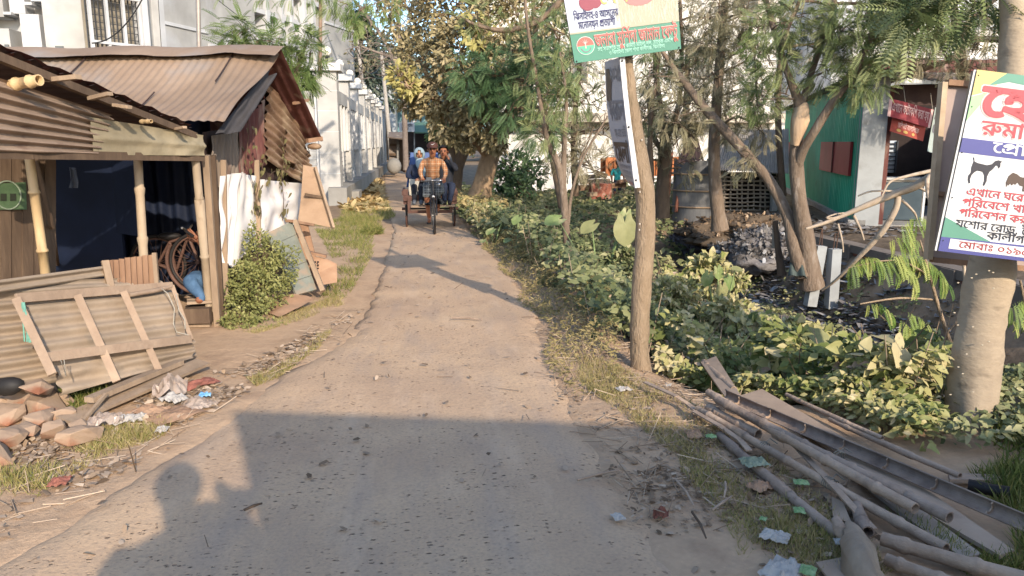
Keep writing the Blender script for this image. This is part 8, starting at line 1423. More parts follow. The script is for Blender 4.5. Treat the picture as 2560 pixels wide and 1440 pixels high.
-9,0,-9,0,-12,2,-9,4,-8,6,-9,7,-6,8,-4,8,-1,5,1,5,0,5,2,5,3,9,-15,-7,-4,-7,-3,-8,-2,-8,0,-10,1,-10,2,-8,5,-7,6,-7,8,-5,9,-4,10,-2,12,-1,13,1,13,3,13,4,11,6,10,7,10,8,8,9,7,2,1,-3,0,-5,0,-5,0,-7,0,-34,0,0,18,4,52,138,8,5,10,4,-16,-8,62,3,39,
71,156,-1,8,-4,6,-6,4,-9,1,-5,0,-15,0,-11,2,-8,3,-6,4,-6,6,-4,7,-3,8,-1,10,0,3,0,3,1,3,0,4,19,-1,-1,-3,0,-2,0,-2,0,-3,0,-5,1,-4,1,-4,3,-4,4,-3,6,-3,8,-1,10,0,14,-1,8,-1,8,-3,6,-4,4,-5,2,-7,2,-7,1,-9,53,89,156,0,-18,-5,0,-8,-3,-9,-5,-5,-4,-6,
-5,-6,-6,-5,-7,-4,-7,-4,-8,-3,-9,-2,-9,0,-9,0,-12,2,-9,4,-8,6,-9,7,-6,8,-4,8,-1,5,1,5,0,5,2,5,3,9,-15,-7,-4,-7,-3,-8,-2,-8,0,-10,1,-10,2,-8,5,-7,6,-7,8,-5,9,-4,10,-2,12,-1,13,1,13,3,13,4,11,6,10,7,10,8,8,9,7,2,1,-3,0,-5,0,-5,0,-7,0,-34,0,0,
18,4,52,138,8,5,10,4,-16,-8,75,2,36,72,23,-10,1,-9,2,-9,3,-7,5,-7,6,-5,7,-4,9,-2,10,-1,12,1,10,2,9,3,9,5,8,6,8,7,6,10,4,11,3,12,1,13,-1,10,-3,9,-4,7,-6,6,-6,4,-8,4,-9,2,-9,0,-10,-1,-10,-2,-9,-3,-9,-5,-8,-6,-7,-8,-6,-9,-5,-11,-2,24,75,118,
-10,-1,-9,-3,-7,-6,-6,-8,-3,-10,-2,-12,1,-10,3,-9,4,-7,6,-6,10,-4,11,-2,10,2,9,4,8,6,5,8,3,10,2,11,-1,11,-3,9,-5,7,-7,6,-8,3,76,1,72,72,0,-13,1,-11,3,-8,5,-5,7,-3,7,-1,7,1,10,5,8,5,6,8,4,8,3,8,-19,-7,-2,-5,-3,-2,-3,-1,-4,1,-4,4,-4,7,-2,9,-1,
9,1,8,2,7,4,6,9,2,10,-1,7,-2,6,-4,7,-6,6,-5,5,-7,4,-7,6,-10,7,-8,6,-6,5,-8,8,-5,6,-3,7,-1,7,1,6,2,7,5,7,5,6,17,-9,-3,-4,-3,-3,-2,-4,0,-4,0,-3,1,-3,1,-4,3,-3,4,-3,6,-5,7,-5,9,-7,10,-7,7,-6,7,-5,7,-9,5,-8,2,-10,1,-10,-1,-9,-2,-9,-4,-7,-4,-6,
-6,-5,-8,-4,-8,-4,-9,-2,77,2,71,32,135,0,5,2,6,4,6,4,6,16,-9,-2,-3,-2,-3,-1,-3,0,-3,0,-3,2,-2,3,-2,4,-2,7,-2,10,-2,15,-4,13,-5,8,-6,5,-7,4,-9,1,-9,-1,-10,-5,-10,-8,-8,-10,-7,-13,-5,-8,-1,7,-3,7,-4,8,-4,8,-4,7,-5,7,-5,7,-5,7,-6,-11,-13,-10,7,
-9,7,-8,6,-9,5,-9,5,-8,4,-8,4,-9,3,-9,3,-10,3,-10,3,-12,2,4,18,9,-2,9,-2,10,-1,12,-1,15,1,12,2,9,4,7,8,2,10,-1,6,-2,5,-4,4,-6,3,-8,3,-12,3,-8,2,-8,2,-7,3,-8,4,-5,4,-3,6,8,80,43,-8,-1,-2,0,-3,0,-2,1,-3,1,10,2,8,-3,79,5,53,74,0,-18,1,-14,4,
-12,7,-8,8,-5,11,-1,11,0,9,4,9,6,6,8,7,10,6,6,3,-1,0,-7,4,-6,4,-8,5,-6,7,-2,7,-2,9,2,10,5,8,5,6,6,4,7,4,9,3,10,2,10,1,14,-1,11,-2,9,-3,8,-4,6,-4,4,-6,4,-8,2,-9,-2,-10,-3,-7,-6,-7,-8,-6,-9,-5,-4,-1,5,-3,11,-5,8,-6,6,-7,3,-9,1,-10,-1,-13,-5,
-11,-8,-8,-12,-6,-15,-4,3,98,83,-6,-3,-1,5,3,50,82,7,2,0,-6,21,74,18,12,0,10,3,7,4,7,8,2,10,-1,8,-4,6,-7,5,-8,5,-9,3,-9,3,-12,-3,-9,-4,-7,-5,-8,-9,-2,-10,2,-9,8,-8,7,-4,9,-3,22,74,91,9,3,8,3,7,4,6,5,4,6,2,6,-3,8,-7,6,-7,3,-9,2,-11,1,-9,-1,
-8,-1,-7,-3,-5,-4,-4,-5,-2,-6,2,-9,7,-7,7,-4,9,-4,80,4,52,78,0,-12,1,-12,2,-10,4,-9,6,-8,7,-6,8,-5,10,-3,12,-1,12,2,13,3,12,7,11,8,11,10,11,13,10,14,9,17,9,18,9,9,-13,-2,-4,-1,-3,-1,-3,-1,-4,2,-7,4,-5,7,-3,9,-1,1,0,2,0,9,-14,-9,-5,-8,-5,-7,
-5,-9,-7,-6,-7,-4,-7,-1,-9,1,-7,4,-6,8,-4,12,-2,3,0,2,0,2,0,2,0,8,-21,-8,-4,-10,-4,-10,-3,-11,-2,-11,-2,44,80,18,8,0,6,0,5,1,5,1,5,1,6,2,-11,1,-10,4,-6,6,-5,6,-3,7,-1,9,1,9,4,9,5,8,7,8,7,5,7,6,2,1,-2,0,-6,3,-6,5,-3,5,-3,5,0,7,0,3,0,1,-8,-4,
-11,-7,-10,-8,-9,-7,-7,-9,-7,-8,-4,-9,-2,-10,-2,-9,1,-10,3,-8,4,-7,4,-6,6,-4,8,-3,10,-3,5,92,131,0,1,1,2,1,3,2,-4,3,112,102,7,4,-1,-6,84,1,100,44,79,10,-1,10,-4,8,-4,6,-8,4,-8,1,-9,-1,-9,-2,-8,-4,-6,-4,-4,11,2,13,4,10,5,7,7,5,8,1,10,-1,8,-3,
8,-6,6,-9,6,-8,4,-11,4,-13,4,-14,4,-12,4,-10,4,-7,4,-7,4,-4,4,-4,7,-1,9,1,6,2,6,3,6,6,6,15,-9,-3,-3,-2,-4,-1,-2,0,-3,0,-3,1,-3,2,-3,4,-2,6,-4,8,-2,7,-3,8,-3,10,-2,12,-4,12,-4,8,-4,8,-4,6,-5,6,-5,6,-7,3,-7,2,-9,1,-9,-1,-10,-3,-8,-4,-8,-5,-6,
-7,-6,-8,-4,-8,-4,-10,-3,-10,-2,-11,-2,-12,-1,-12,0,-3,0,-6,17,10,5,8,5,5,7,1,8,-1,8,-4,6,-6,4,-9,1,-8,-1,-5,-2,-3,-4,-1,-5,0,-3,1,-2,0,-4,2,-2,-19,-4,-2,4,-1,4,-1,5,0,5,1,7,3,7,5,5,8,5,8,2,131,1,4,-64,177,82,52,10,-14,-80,-54,202,3,46,66,
156,0,-18,-9,0,-5,-5,-4,-5,-4,-6,-3,-7,-1,-7,0,-9,0,-9,2,-9,2,-9,2,-10,1,-10,1,-10,-1,-9,-1,-9,-3,-8,-5,-8,-6,-6,-9,-6,-7,-4,-9,-2,-9,-3,-6,17,10,3,8,3,6,4,6,6,4,6,2,8,0,8,0,10,-2,10,-2,9,-2,9,-2,10,0,8,0,9,2,8,2,7,4,6,5,8,2,2,-37,0,0,18,3,
35,138,4,5,4,-5,4,57,138,-8,0,15,5,-6,-5,224,8,51,191,156,0,-18,-26,0,0,-138,-19,0,0,91,-1,1,-7,9,-6,7,-1,2,-65,-61,-14,13,6,6,1,2,3,4,2,6,0,6,0,6,-3,4,-5,2,-6,2,-4,-1,-4,-1,-4,-1,-4,-2,-19,18,7,9,7,7,7,7,7,6,7,6,8,4,8,3,8,2,8,0,10,0,8,-2,8,
-3,7,-4,7,-5,8,-7,6,-7,8,-9,2,-3,0,1,0,6,0,8,0,8,0,32,13,0,6,-16,3,146,117,6,-7,-5,2,4,58,68,14,14,-9,-11,-7,-5,6,131,110,-4,5,-5,6,-3,3,6,5,12,-13,26,119,124,-3,2,-7,6,-8,4,-8,2,-9,1,-9,-1,-9,-3,-8,-4,-7,-6,-6,-6,-5,-6,1,1,3,1,5,1,4,0,13,
-2,8,-6,6,-8,1,-11,0,-2,1,1,2,3,4,3,3,3,3,3,7,81,87,0,-1,0,-2,0,-2,-1,-2,-4,2,3,3,3,146,91,0,8,5,-16,45,165,-11,-19,0,-2,7,-4,6,-4,4,-5,2,-6,2,-6,1,-13,-1,-12,-2,-13,-1,-14,-1,-9,1,-10,1,-9,3,-9,4,-8,5,-6,9,-4,11,-1,13,1,4,0,5,0,5,2,5,19,-3,
-1,-3,-1,-4,0,-4,0,-5,1,-9,3,-8,5,-5,8,-4,9,-2,10,-1,12,1,11,1,12,2,12,1,10,-1,8,-2,8,-4,6,-7,0,23,19,0,322,5,112,96,156,9,0,9,-2,6,-4,5,-6,3,-7,1,-8,-2,-11,-5,-10,-5,-6,-6,-6,-7,-6,-7,-5,-5,-5,-4,-5,-2,-6,1,-4,2,-3,3,-3,5,-1,7,1,6,3,6,3,6,
5,19,-6,2,-6,1,-6,1,-6,0,-6,-1,-11,-4,-10,-8,-8,-9,-6,-13,-4,-15,-1,-12,1,-12,3,-8,3,-8,5,-8,6,-7,8,-8,10,-7,12,-7,14,-6,17,-5,20,19,5,5,-16,5,-16,4,-12,6,-10,6,-9,6,-7,5,-5,7,-4,6,-3,9,-2,10,-1,9,1,8,2,6,3,4,5,3,6,1,6,0,4,0,3,-1,1,-5,-4,
-10,-4,-12,-1,-13,2,-10,6,-6,9,-2,10,1,8,3,7,5,7,6,5,6,5,6,4,6,6,6,5,4,5,2,6,0,3,-2,3,-1,2,-3,2,-4,2,-6,1,-8,-1,-8,-2,-6,-4,-6,-5,-3,-4,-1,-5,1,-3,1,-3,3,-2,3,-2,-13,-16,-7,6,-5,6,-3,7,0,6,1,7,3,6,5,7,7,7,8,5,8,4,10,3,6,125,50,-1,3,-1,4,15,
2,-6,-5,-6,-4,36,168,157,9,-1,8,-2,6,-4,7,-9,2,-10,-1,-6,-3,-6,-4,-6,-6,-5,-6,-4,-8,-2,-8,-3,-4,16,8,3,7,2,4,5,1,5,0,4,-3,4,-4,1,-6,1,-7,-1,-8,-3,-8,-6,-6,-6,-7,-8,-5,-8,-14,9,6,8,6,7,5,6,6,6,6,4,7,4,10,4,36,164,62,-9,2,-9,2,-7,4,-7,6,-6,7,
-5,7,-4,8,-4,8,14,16,2,-9,3,-8,4,-7,6,-8,7,-6,8,-4,9,0,6,0,5,2,4,4,1,6,-1,6,-3,4,-6,4,-7,3,14,9,5,-3,6,-3,4,-4,4,-5,2,-6,1,-6,-2,-11,-7,-9,-7,-5,-9,-2,19,186,36,0,-6,2,-10,2,-9,2,-9,-17,-4,-3,11,-3,11,-1,11,-1,10,1,11,2,9,3,8,4,6,7,6,13,-13,
-5,-8,-4,-8,-2,-8,363,3,57,226,156,0,-18,-113,0,0,-66,3,4,8,7,8,6,9,7,9,6,10,5,10,5,11,5,11,5,16,-16,-4,-9,-4,-9,-2,-8,-2,-9,-1,-9,0,-11,1,-12,1,-11,1,-8,3,-8,3,-10,-19,-4,-3,10,-2,10,-2,8,-2,10,0,10,0,10,0,10,1,9,2,8,2,8,3,6,1,2,-5,-2,-9,
-5,-9,-5,-9,-5,-9,-7,-8,-7,-9,-7,-9,-9,-10,-8,-14,10,0,36,1,2,-1,6,0,4,0,6,0,4,0,26,-96,0,0,18,3,113,72,0,-9,-3,5,35,49,119,10,-1,9,-2,8,-5,8,-5,6,-5,5,-5,5,-6,0,-22,-8,9,-8,8,-8,7,-8,4,-8,4,-8,1,-8,-1,-6,-4,-4,-5,-2,-7,1,-6,3,-6,6,-4,8,-4,
-9,-18,-8,4,-8,6,-5,6,-5,6,-3,8,0,8,1,11,4,9,6,6,8,5,9,3,365,5,49,154,156,0,-18,-27,0,0,-90,-19,0,0,19,-4,4,-6,7,-7,7,-7,6,-7,5,-7,4,-10,4,-10,1,-8,-1,-5,-3,-4,-5,-1,-6,1,-5,3,-5,5,-5,9,-4,-10,-17,-8,4,-7,5,-5,6,-5,7,-3,8,0,8,1,8,3,8,6,7,7,
5,9,2,9,1,13,-1,12,-4,8,-3,7,-5,7,-5,6,-6,7,-7,1,-1,0,5,0,6,0,5,0,31,-110,0,0,18,4,108,91,5,-5,-4,0,-1,5,3,108,67,0,11,3,-15,39,56,51,9,-1,8,-2,8,-2,7,-4,7,-5,6,-6,7,-7,6,-7,6,-7,-4,-20,-6,7,-6,7,-6,7,-6,6,-6,6,-7,4,-10,5,-11,1,-6,-1,-5,-2,
-3,-4,-1,-4,1,-5,3,-4,5,-3,7,-3,-9,-17,-7,3,-7,5,-5,4,-5,6,-2,7,-1,7,1,8,4,8,5,6,7,4,8,2,10,127,51,0,-62,-19,0,0,19,1,10,-1,6,0,6,0,7,0,6,0,7,405,3,55,50,122,8,-1,7,-1,6,-3,6,-4,6,-5,3,-4,2,4,6,6,6,3,8,1,10,-2,8,-3,8,-6,8,-7,-3,-22,-7,8,-6,
7,-7,5,-9,2,-5,-1,-5,-3,-3,-4,-1,-8,0,-1,0,-3,0,-2,0,-2,-16,-1,-2,9,-4,7,-4,5,-6,4,-6,3,-6,1,-8,-2,-7,-3,-4,-5,-1,-7,2,-9,5,-6,9,-6,10,-4,-6,-18,-11,4,-10,5,-8,6,-6,8,-4,10,-1,11,1,10,3,8,7,6,7,5,10,3,65,254,156,0,-18,-102,0,0,-87,0,-9,2,-6,
1,-4,1,-3,6,-4,8,-1,10,1,9,4,8,5,7,6,6,8,5,9,3,9,1,9,-1,7,-3,5,-5,3,-8,1,-4,0,-3,-1,-3,0,-4,-1,-2,18,4,1,6,1,5,1,5,0,9,-1,8,-3,7,-4,4,-7,4,-9,0,-10,0,-10,-3,-10,-4,-9,-5,-9,-6,-8,-7,-6,-6,-5,-7,-5,-7,-3,-11,-4,-13,-1,-9,1,-7,2,-6,3,-5,4,-4,
5,-2,6,-2,9,-1,12,0,46,1,9,0,5,-1,4,0,5,0,5,0,16,-135,0,0,18,40,208,156,-1,8,-4,6,-6,4,-9,1,-24,0,-14,0,-10,2,-9,3,-7,4,-6,6,-4,7,-2,8,-1,10,0,3,0,3,1,3,0,4,18,-1,0,-3,0,-2,0,-2,0,-3,0,-5,0,-4,2,-4,2,-4,4,-3,6,-3,8,-1,11,0,20,0,11,-1,10,-1,
7,-3,6,-4,4,-5,3,-7,1,-7,1,-9,454,6,30,203,156,0,-18,-78,0,0,-66,-1,-4,1,-4,0,-5,0,-5,0,-5,0,-49,-19,0,-6,10,-6,9,-8,9,-10,8,-10,7,-11,6,-11,5,-12,4,-13,3,-10,24,16,9,17,9,17,8,17,7,18,7,12,4,0,9,-108,0,0,18,3,106,129,6,2,-6,-11,3,106,118,5,
-6,-5,-2,20,106,110,-8,-3,-13,-5,-14,-6,-13,-6,-14,-7,-12,-7,10,-2,10,-4,9,-4,10,-6,10,-6,9,-6,8,-8,6,-9,3,-4,0,1,-1,6,0,6,0,7,38,160,41,-10,1,-8,3,-8,5,-7,7,-4,6,-4,8,-4,8,9,17,3,-8,3,-7,3,-7,5,-7,6,-5,6,-3,7,-1,5,1,6,3,4,5,1,7,-1,6,-2,4,
-2,4,-5,4,-6,3,-8,2,3,19,10,-3,10,-5,8,-5,6,-8,4,-9,2,-11,-1,-10,-3,-8,-5,-7,-7,-5,-8,-3,16,46,-2,-6,2,-4,2,-4,5,-1,6,1,6,4,5,4,3,6,1,6,-1,5,-3,3,-5,1,-6,-1,-6,-3,-5,-5,-2,597,1,15,48,29,1,-3,-2,-9,-3,-9,-4,-10,-4,-9,-4,-9,-4,-10,-16,0,2,10,
2,10,2,10,2,10,2,10,1,9,598,1,4,12,84,61,0,0,-20,-61,0,2043,45,55,0,0,28,66,0,39,265,0,54,416,0,10,482,0,37,615,0,51,766,0,598,898,0,79,983,0,3,1131,0,9,1196,0,50,1486,0,61,1656,0,39,1743,0,46,1894,0,1714,45,44,0,0,61,156,0,39,242,0,54,393,
0,39,460,0,45,610,0,52,767,0,39,767,0,3,918,0,224,983,0,35,1172,0,202,1348,0,54,1412,0,48,1479,0,56,1648,0,2621,72,27,0,0,39,229,0,54,380,0,42,447,0,54,596,0,3,662,0,44,727,0,57,883,0,55,883,0,48,949,0,131,1103,0,37,1118,0,54,1269,0,3,1336,
0,27,1401,0,54,1630,0,44,1696,0,54,1852,0,39,1918,0,3,2070,0,61,2134,0,42,2221,0,405,2370,0,57,2600,0,406,9,61,0,0,37,86,0,48,237,0,5062,123,50,0,0,51,170,0,3,303,0,50,368,0,43,538,0,54,719,0,40,785,0,55,964,0,35,1031,0,3,1208,0,61,1272,0,
27,1359,0,47,1588,0,54,1771,0,3,1838,0,20,1902,0,55,2104,0,44,2171,0,55,2326,0,30,2393,0,3,2534,0,44,2600,0,55,2755,0,51,2822,0,47,2954,0,54,3137,0,3,3203,0,37,3268,0,47,3419,0,597,3602,0,3,3668,0,50,3732,0,54,3903,0,61,3970,0,42,4056,0,20,
4205,0,3,4407,0,16,4472,0,44,4661,0,55,4817,0,40,4883,0,4310,105,18,0,0,3,184,0,55,250,0,28,316,0,39,514,0,54,666,0,10,732,0,37,864,0,51,1015,0,3,1148,0,61,1213,0,27,1299,0,47,1528,0,54,1711,0,3,1778,0,48,1843,0,54,2012,0,21,2078,0,54,2252,
0,3,2319,0,20,2384,0,54,2586,0,47,2652,0,56,2835,0,22,2902,0,322,3066,0,597,3280,0,3,3346,0,55,3411,0,28,3478,0,39,3676,0,54,3827,0,10,3894,0,37,4026,0,51,4177,0,696,18,61,0,0,51,86,0,54,219,0,61,286,0,30,372,0,47,514,0,1184,30,454,0,0,44,
201,0,54,356,0,3,423,0,61,488,0,51,574,0,54,707,0,61,773,0,30,860,0,47,1002,0,1372,42,61,0,0,224,86,0,54,275,0,7,342,0,3,451,0,61,516,0,44,603,0,54,758,0,7,825,0,3,934,0,44,999,0,57,1155,0,365,1155,0,54,1306,0,1415,39,16,0,0,21,190,0,54,364,
0,61,430,0,39,516,0,3,668,0,23,732,0,61,890,0,46,977,0,54,1126,0,45,1192,0,52,1349,0,54,1349,0,1556,39,40,0,0,55,179,0,46,246,0,61,394,0,42,481,0,61,630,0,48,716,0,3,886,0,21,951,0,54,1125,0,42,1191,0,54,1340,0,46,1407,0,1786,45,40,0,0,55,
179,0,46,246,0,61,394,0,42,481,0,48,630,0,39,799,0,3,950,0,20,1015,0,46,1217,0,54,1366,0,3,1432,0,51,1498,0,45,1630,0,52,1786,0,2526,66,45,0,0,61,156,0,48,243,0,54,412,0,46,479,0,3,628,0,61,693,0,46,779,0,54,928,0,32,995,0,597,1173,0,3,1238,
0,62,1304,0,42,1390,0,48,1539,0,54,1708,0,21,1775,0,56,1949,0,3,2015,0,62,2080,0,35,2167,0,47,2344,0,1926,45,20,0,0,54,202,0,47,268,0,56,451,0,22,518,0,322,682,0,597,896,0,3,962,0,55,1027,0,28,1094,0,39,1292,0,54,1443,0,10,1510,0,37,1642,0,
51,1793,0,2560,60,61,0,0,44,86,0,54,242,0,42,308,0,54,458,0,7,524,0,3,634,0,75,698,0,76,846,0,84,994,0,80,1142,0,76,1290,0,598,1438,0,84,1524,0,75,1672,0,84,1820,0,84,1968,0,76,2116,0,80,2264,0,80,2412,0,2520,63,16,0,0,21,190,0,54,364,0,61,
430,0,39,516,0,3,668,0,41,732,0,61,942,0,30,1028,0,54,1170,0,20,1237,0,55,1438,0,40,1505,0,3,1684,0,20,1749,0,46,1951,0,54,2100,0,3,2166,0,51,2231,0,45,2364,0,52,2520,0,2177,57,61,0,0,42,86,0,55,236,0,48,302,0,3,471,0,44,536,0,54,692,0,10,
758,0,3,891,0,42,956,0,54,1105,0,6,1171,0,47,1281,0,54,1464,0,55,1530,0,47,1596,0,6,1779,0,61,1889,0,20,1975,0,592,12,77,0,0,75,148,0,77,296,0,80,444,0,796,15,21,0,0,42,174,0,46,323,0,25,472,0,47,614,0,1290,36,51,0,0,45,132,0,52,289,0,3,289,
0,16,354,0,42,544,0,6,692,0,3,802,0,43,867,0,55,1047,0,35,1114,0,131,1251,0,491,12,61,0,0,44,86,0,47,242,0,54,425,0,1794,45,50,0,0,57,170,0,363,170,0,46,394,0,3,544,0,51,608,0,54,741,0,61,808,0,35,894,0,46,1071,0,3,1220,0,61,1285,0,47,1371,
0,21,1554,0,54,1728,0,1667,45,61,0,0,48,86,0,21,256,0,54,430,0,61,496,0,39,583,0,54,734,0,3,800,0,51,865,0,45,998,0,52,1154,0,3,1154,0,16,1219,0,42,1409,0,6,1558,0,1632,39,61,0,0,45,86,0,54,243,0,22,310,0,54,474,0,61,540,0,45,626,0,54,783,0,
22,850,0,3,1014,0,20,1078,0,454,1280,0,39,1481,0,1320,33,55,0,0,42,66,0,44,216,0,54,371,0,39,438,0,3,588,0,8,654,0,61,877,0,30,963,0,54,1105,0,46,1172,0,580,18,30,0,0,54,142,0,45,208,0,52,365,0,54,365,0,46,431,0,]
_i = iter(_a); GL = {}; LN = {}
for _ in range(next(_i)):
    k = next(_i); cs = []
    for _c in range(next(_i)):
        n = next(_i); c = []; x = y = 0
        for _p in range(n): x += next(_i); y += next(_i); c += [x*4, y*4]
        cs.append(c)
    GL[k] = cs
for k in 'seat nom name din sub1 sub2 hotel ruma prop h1 h2 h3 ad1 ad2 mob copy bl b1 b2 b3 b4 b5 b6 b7 far1 far2'.split():
    w_ = next(_i)*4; n = next(_i); q = [next(_i) for _q in range(n)]; LN[k] = (w_, [v if j % 3 == 0 else v*4 for j, v in enumerate(q)])
# ------------------------------------------------------------------ signs with writing
def _area(c): return sum(c[i][0]*c[(i+1) % len(c)][1]-c[(i+1) % len(c)][0]*c[i][1] for i in range(len(c)))/2
_gc = {}
def glyph_tris(g, bold):
    k = (g, bold)
    if k in _gc: return _gc[k]
    cs = [[(q[i], q[i+1]) for i in range(0, len(q), 2)] for q in GL[g]]; cs = [c for c in cs if len(c) > 2]
    outer = [c for c in cs if _area(c) < 0]; hole = [c for c in cs if _area(c) >= 0]; V = []; T = []; lay = 0
    for o in outer:
        ps = [o]+[h for h in hole if inpoly(h[0][0], h[0][1], o)]; fl_ = [p for q in ps for p in q]; b = len(V); V += [(p[0], p[1], lay) for p in fl_]; lay += 1
        for t in tessellate_polygon([[Vector((p[0], p[1], 0)) for p in q] for q in ps]): T.append([b+i for i in t])
    if bold:
        for c in cs:
            n = len(c)
            for i in range(n):
                p = Vector(c[i]); q = Vector(c[(i+1) % n]); d = q-p
                if d.length < 1: continue
                d.normalize(); m = Vector((-d.y, d.x))*bold; e = d*bold*.6; b = len(V); z = lay+1+(i % 3)
                V += [(*(p-e+m), z), (*(p-e-m), z), (*(q+e-m), z), (*(q+e+m), z)]; T.append([b, b+1, b+2, b+3])
    _gc[k] = (V, T); return V, T
def text_geo(key, bold=0):
    w_, a = LN[key]; V = []; F_ = []
    for i in range(0, len(a), 3):
        v, t = glyph_tris(a[i], bold); b = len(V); V += [(p[0]+a[i+1], p[1]+a[i+2], p[2]+(i//3 % 2)*8) for p in v]; F_ += [[b+j for j in q] for q in t]
    return w_, V, F_
class Board:
    """a flat or slightly bowed board given by its four corners (bottom left, bottom right, top right, top left)"""
    def __init__(s, a, b, c, d, bow=None):
        s.c = [Vector(p) for p in (a, b, c, d)]; s.n = (s.c[1]-s.c[0]).cross(s.c[3]-s.c[0]).normalized(); s.w = (s.c[1]-s.c[0]).length; s.h = (s.c[3]-s.c[0]).length; s.bow = bow
    def p(s, u, v, o=0.0):
        a, b, c, d = s.c; q = a.lerp(b, u).lerp(d.lerp(c, u), v)
        return q+s.n*(o+(s.bow(u, v) if s.bow else 0))
    def sheet(s, mb, u0, v0, u1, v1, o, m=0, nu=10, nv=10):
        vs = [s.p(lerp(u0, u1, i/nu), lerp(v0, v1, j/nv), o) for j in range(nv+1) for i in range(nu+1)]
        return mb.add(vs, [(j*(nu+1)+i, j*(nu+1)+i+1, (j+1)*(nu+1)+i+1, (j+1)*(nu+1)+i) for j in range(nv) for i in range(nu)], m, True)
    def outline(s, mb, pts, o, m=0):
        P = [s.p(u, v, o) for u, v in pts]; return mb.add(P, [tuple(t) for t in tessellate_polygon([[Vector((u, v, 0)) for u, v in pts]])], m)
    def text(s, mb, key, u, v, em, o=.003, bold=0, m=0, sx=1.0, w=None, slope=0):
        """em = letter size in metres; u, v = left end of the base line"""
        wd, V, F_ = text_geo(key, bold)
        if w: sx = w*s.w/(wd/1000*em)
        kx = em/1000/s.w*sx; ky = em/1000/s.h
        return mb.add([s.p(u+x*kx, v+y*ky+slope*x*kx, o+z*.00004) for x, y, z in V], F_, m)
def pm(name, c, r=.45): return M(name, c, tuple(x*.93 for x in c), 6, r, 0, 30, big=.06)
p_white = pm('print_white', hx('C2C1BE')); p_red = pm('print_red', hx('A8444A')); p_navy = pm('print_navy', hx('45477E')); p_black = pm('print_black', hx('26262E')); p_green = pm('print_green', hx('548571')); p_yel = pm('print_yellow', hx('BBA968')); p_pink = pm('print_pink', hx('DDB5AE')); p_mint = pm('print_mint', hx('9FD0BA'))
p_darkred = pm('print_dark_red', hx('8E2A2C')); p_brown = pm('print_brown', hx('4A3A30')); p_straw = pm('print_straw', hx('A29F8A')); p_straw2 = pm('print_pale_straw', hx('B9B6A2')); p_ink = pm('print_purple_ink', hx('3A3A5E')); p_rose = pm('print_rose', hx('A87672')); p_grey = pm('print_grey', hx('77757A'))
# --- the banner tree: a bare trunk carrying two boards
bt = thing('banner_tree', 'bare crooked tree trunk carrying the election sign and a long narrow banner', 'tree', gp(1602, 935)); mb = MB()
tq_ = [(1605, 950, 5.6, 34), (1603, 925, 5.6, 27), (1599, 870, 5.6, 25), (1600, 800, 5.6, 25.5), (1606, 700, 5.6, 25), (1612, 620, 5.6, 25), (1614, 540, 5.6, 25), (1610, 470, 5.6, 24), (1600, 400, 5.6, 22), (1588, 320, 5.6, 19), (1578, 250, 5.6, 17), (1570, 180, 5.6, 15), (1566, 120, 5.6, 15), (1560, 0, 5.6, 14), (1556, -150, 5.6, 13)]
limb(mb, tq_, 14, sub=4); v_ = [Vector(p) for p in mb.v]; cx_ = [at(a, b, d) for a, b, d, r in tq_]
for i, p in enumerate(v_): mb.v[i] = tuple(p+Vector((noise.noise(p*9), noise.noise(p*9+Vector((5, 0, 0))), 0))*.006)
mb.build('trunk', m_bark_p, bt); mb = MB()
for y in (560, 480, 1150//2, 830, 350, 300): c = at(1606+U(-8, 8), y, 5.535); mb.ball(c, .006, 7, 5, 0, (1, .5, 1.4))
mb.build('peeled_spot', M('pale_peel', hx('C9BEB0'), None, 9, .8), bt)
# election board
eb = Board(at(1437, 158, 5.5), at(1703, 122, 5.42), at(1688, -78, 5.40), at(1402, -48, 5.48))
es = thing('election_sign', 'tilted election sign with a green lower band and white upper part on the bare trunk', 'sign', eb.p(.5, 0))
mb = MB().hexa([eb.p(0, 0, -.045), eb.p(1, 0, -.045), eb.p(1, 0, -.012), eb.p(0, 0, -.012), eb.p(0, 1, -.045), eb.p(1, 1, -.045), eb.p(1, 1, -.012), eb.p(0, 1, -.012)]); mb.build('frame', m_wood_d, es)
mb = MB(); eb.sheet(mb, 0, 0, 1, .36, 0, 0); face_ = mb.build('green_band', p_green, es)
mb = MB(); eb.sheet(mb, 0, .355, 1, 1, .0015, 0); wp_ = mb.build('white_panel', pm('print_pale_blue', hx('B2B7C0')), es)
mb = MB(); eb.sheet(mb, .47, .37, 1, 1, .003, 0)
eb.sheet(mb, .0, .35, 1, .37, .0035, 0); mb.build('straw_picture', p_straw, wp_)
mb = MB()
for k in range(150):
    u = U(.44, .99); v = U(.37, .7); l_ = U(.08, .3); du = U(-.04, .04); eb.outline(mb, [(u, v), (u+.006, v), (min(.995, u+du), min(.995, v+l_))], .0038+.00012*(k % 9))
mb.build('straw_stroke', p_straw2, wp_)
mb = MB(); eb.outline(mb, [(.66+.20*math.cos(t)*(1+.12*math.sin(3*t)), .86+.26*math.sin(t)) for t in np.linspace(3.2, 6.2, 14)], .0052); mb.build('faded_portrait', p_rose, wp_)
mb = MB(); eb.outline(mb, [(.20+.075*math.cos(t), .71+.10*math.sin(t)) for t in np.linspace(0, 6.1, 16)], .0055); eb.outline(mb, [(.27+.06*math.cos(t), .73+.10*math.sin(t)) for t in np.linspace(0, 6.1, 16)], .0058); mb.build('dark_red_shape', pm('print_wine', hx('8A4A55')), wp_)
mb = MB(); eb.text(mb, 'din', .31, .67, .12, .006, 14); mb.build('lettering', p_yel, wp_)
mb = MB(); eb.text(mb, 'seat', .06, .515, .072, .006, 10, w=.40); eb.text(mb, 'nom', .09, .405, .072, .006, 10, w=.335); mb.build('lettering', p_ink, wp_)
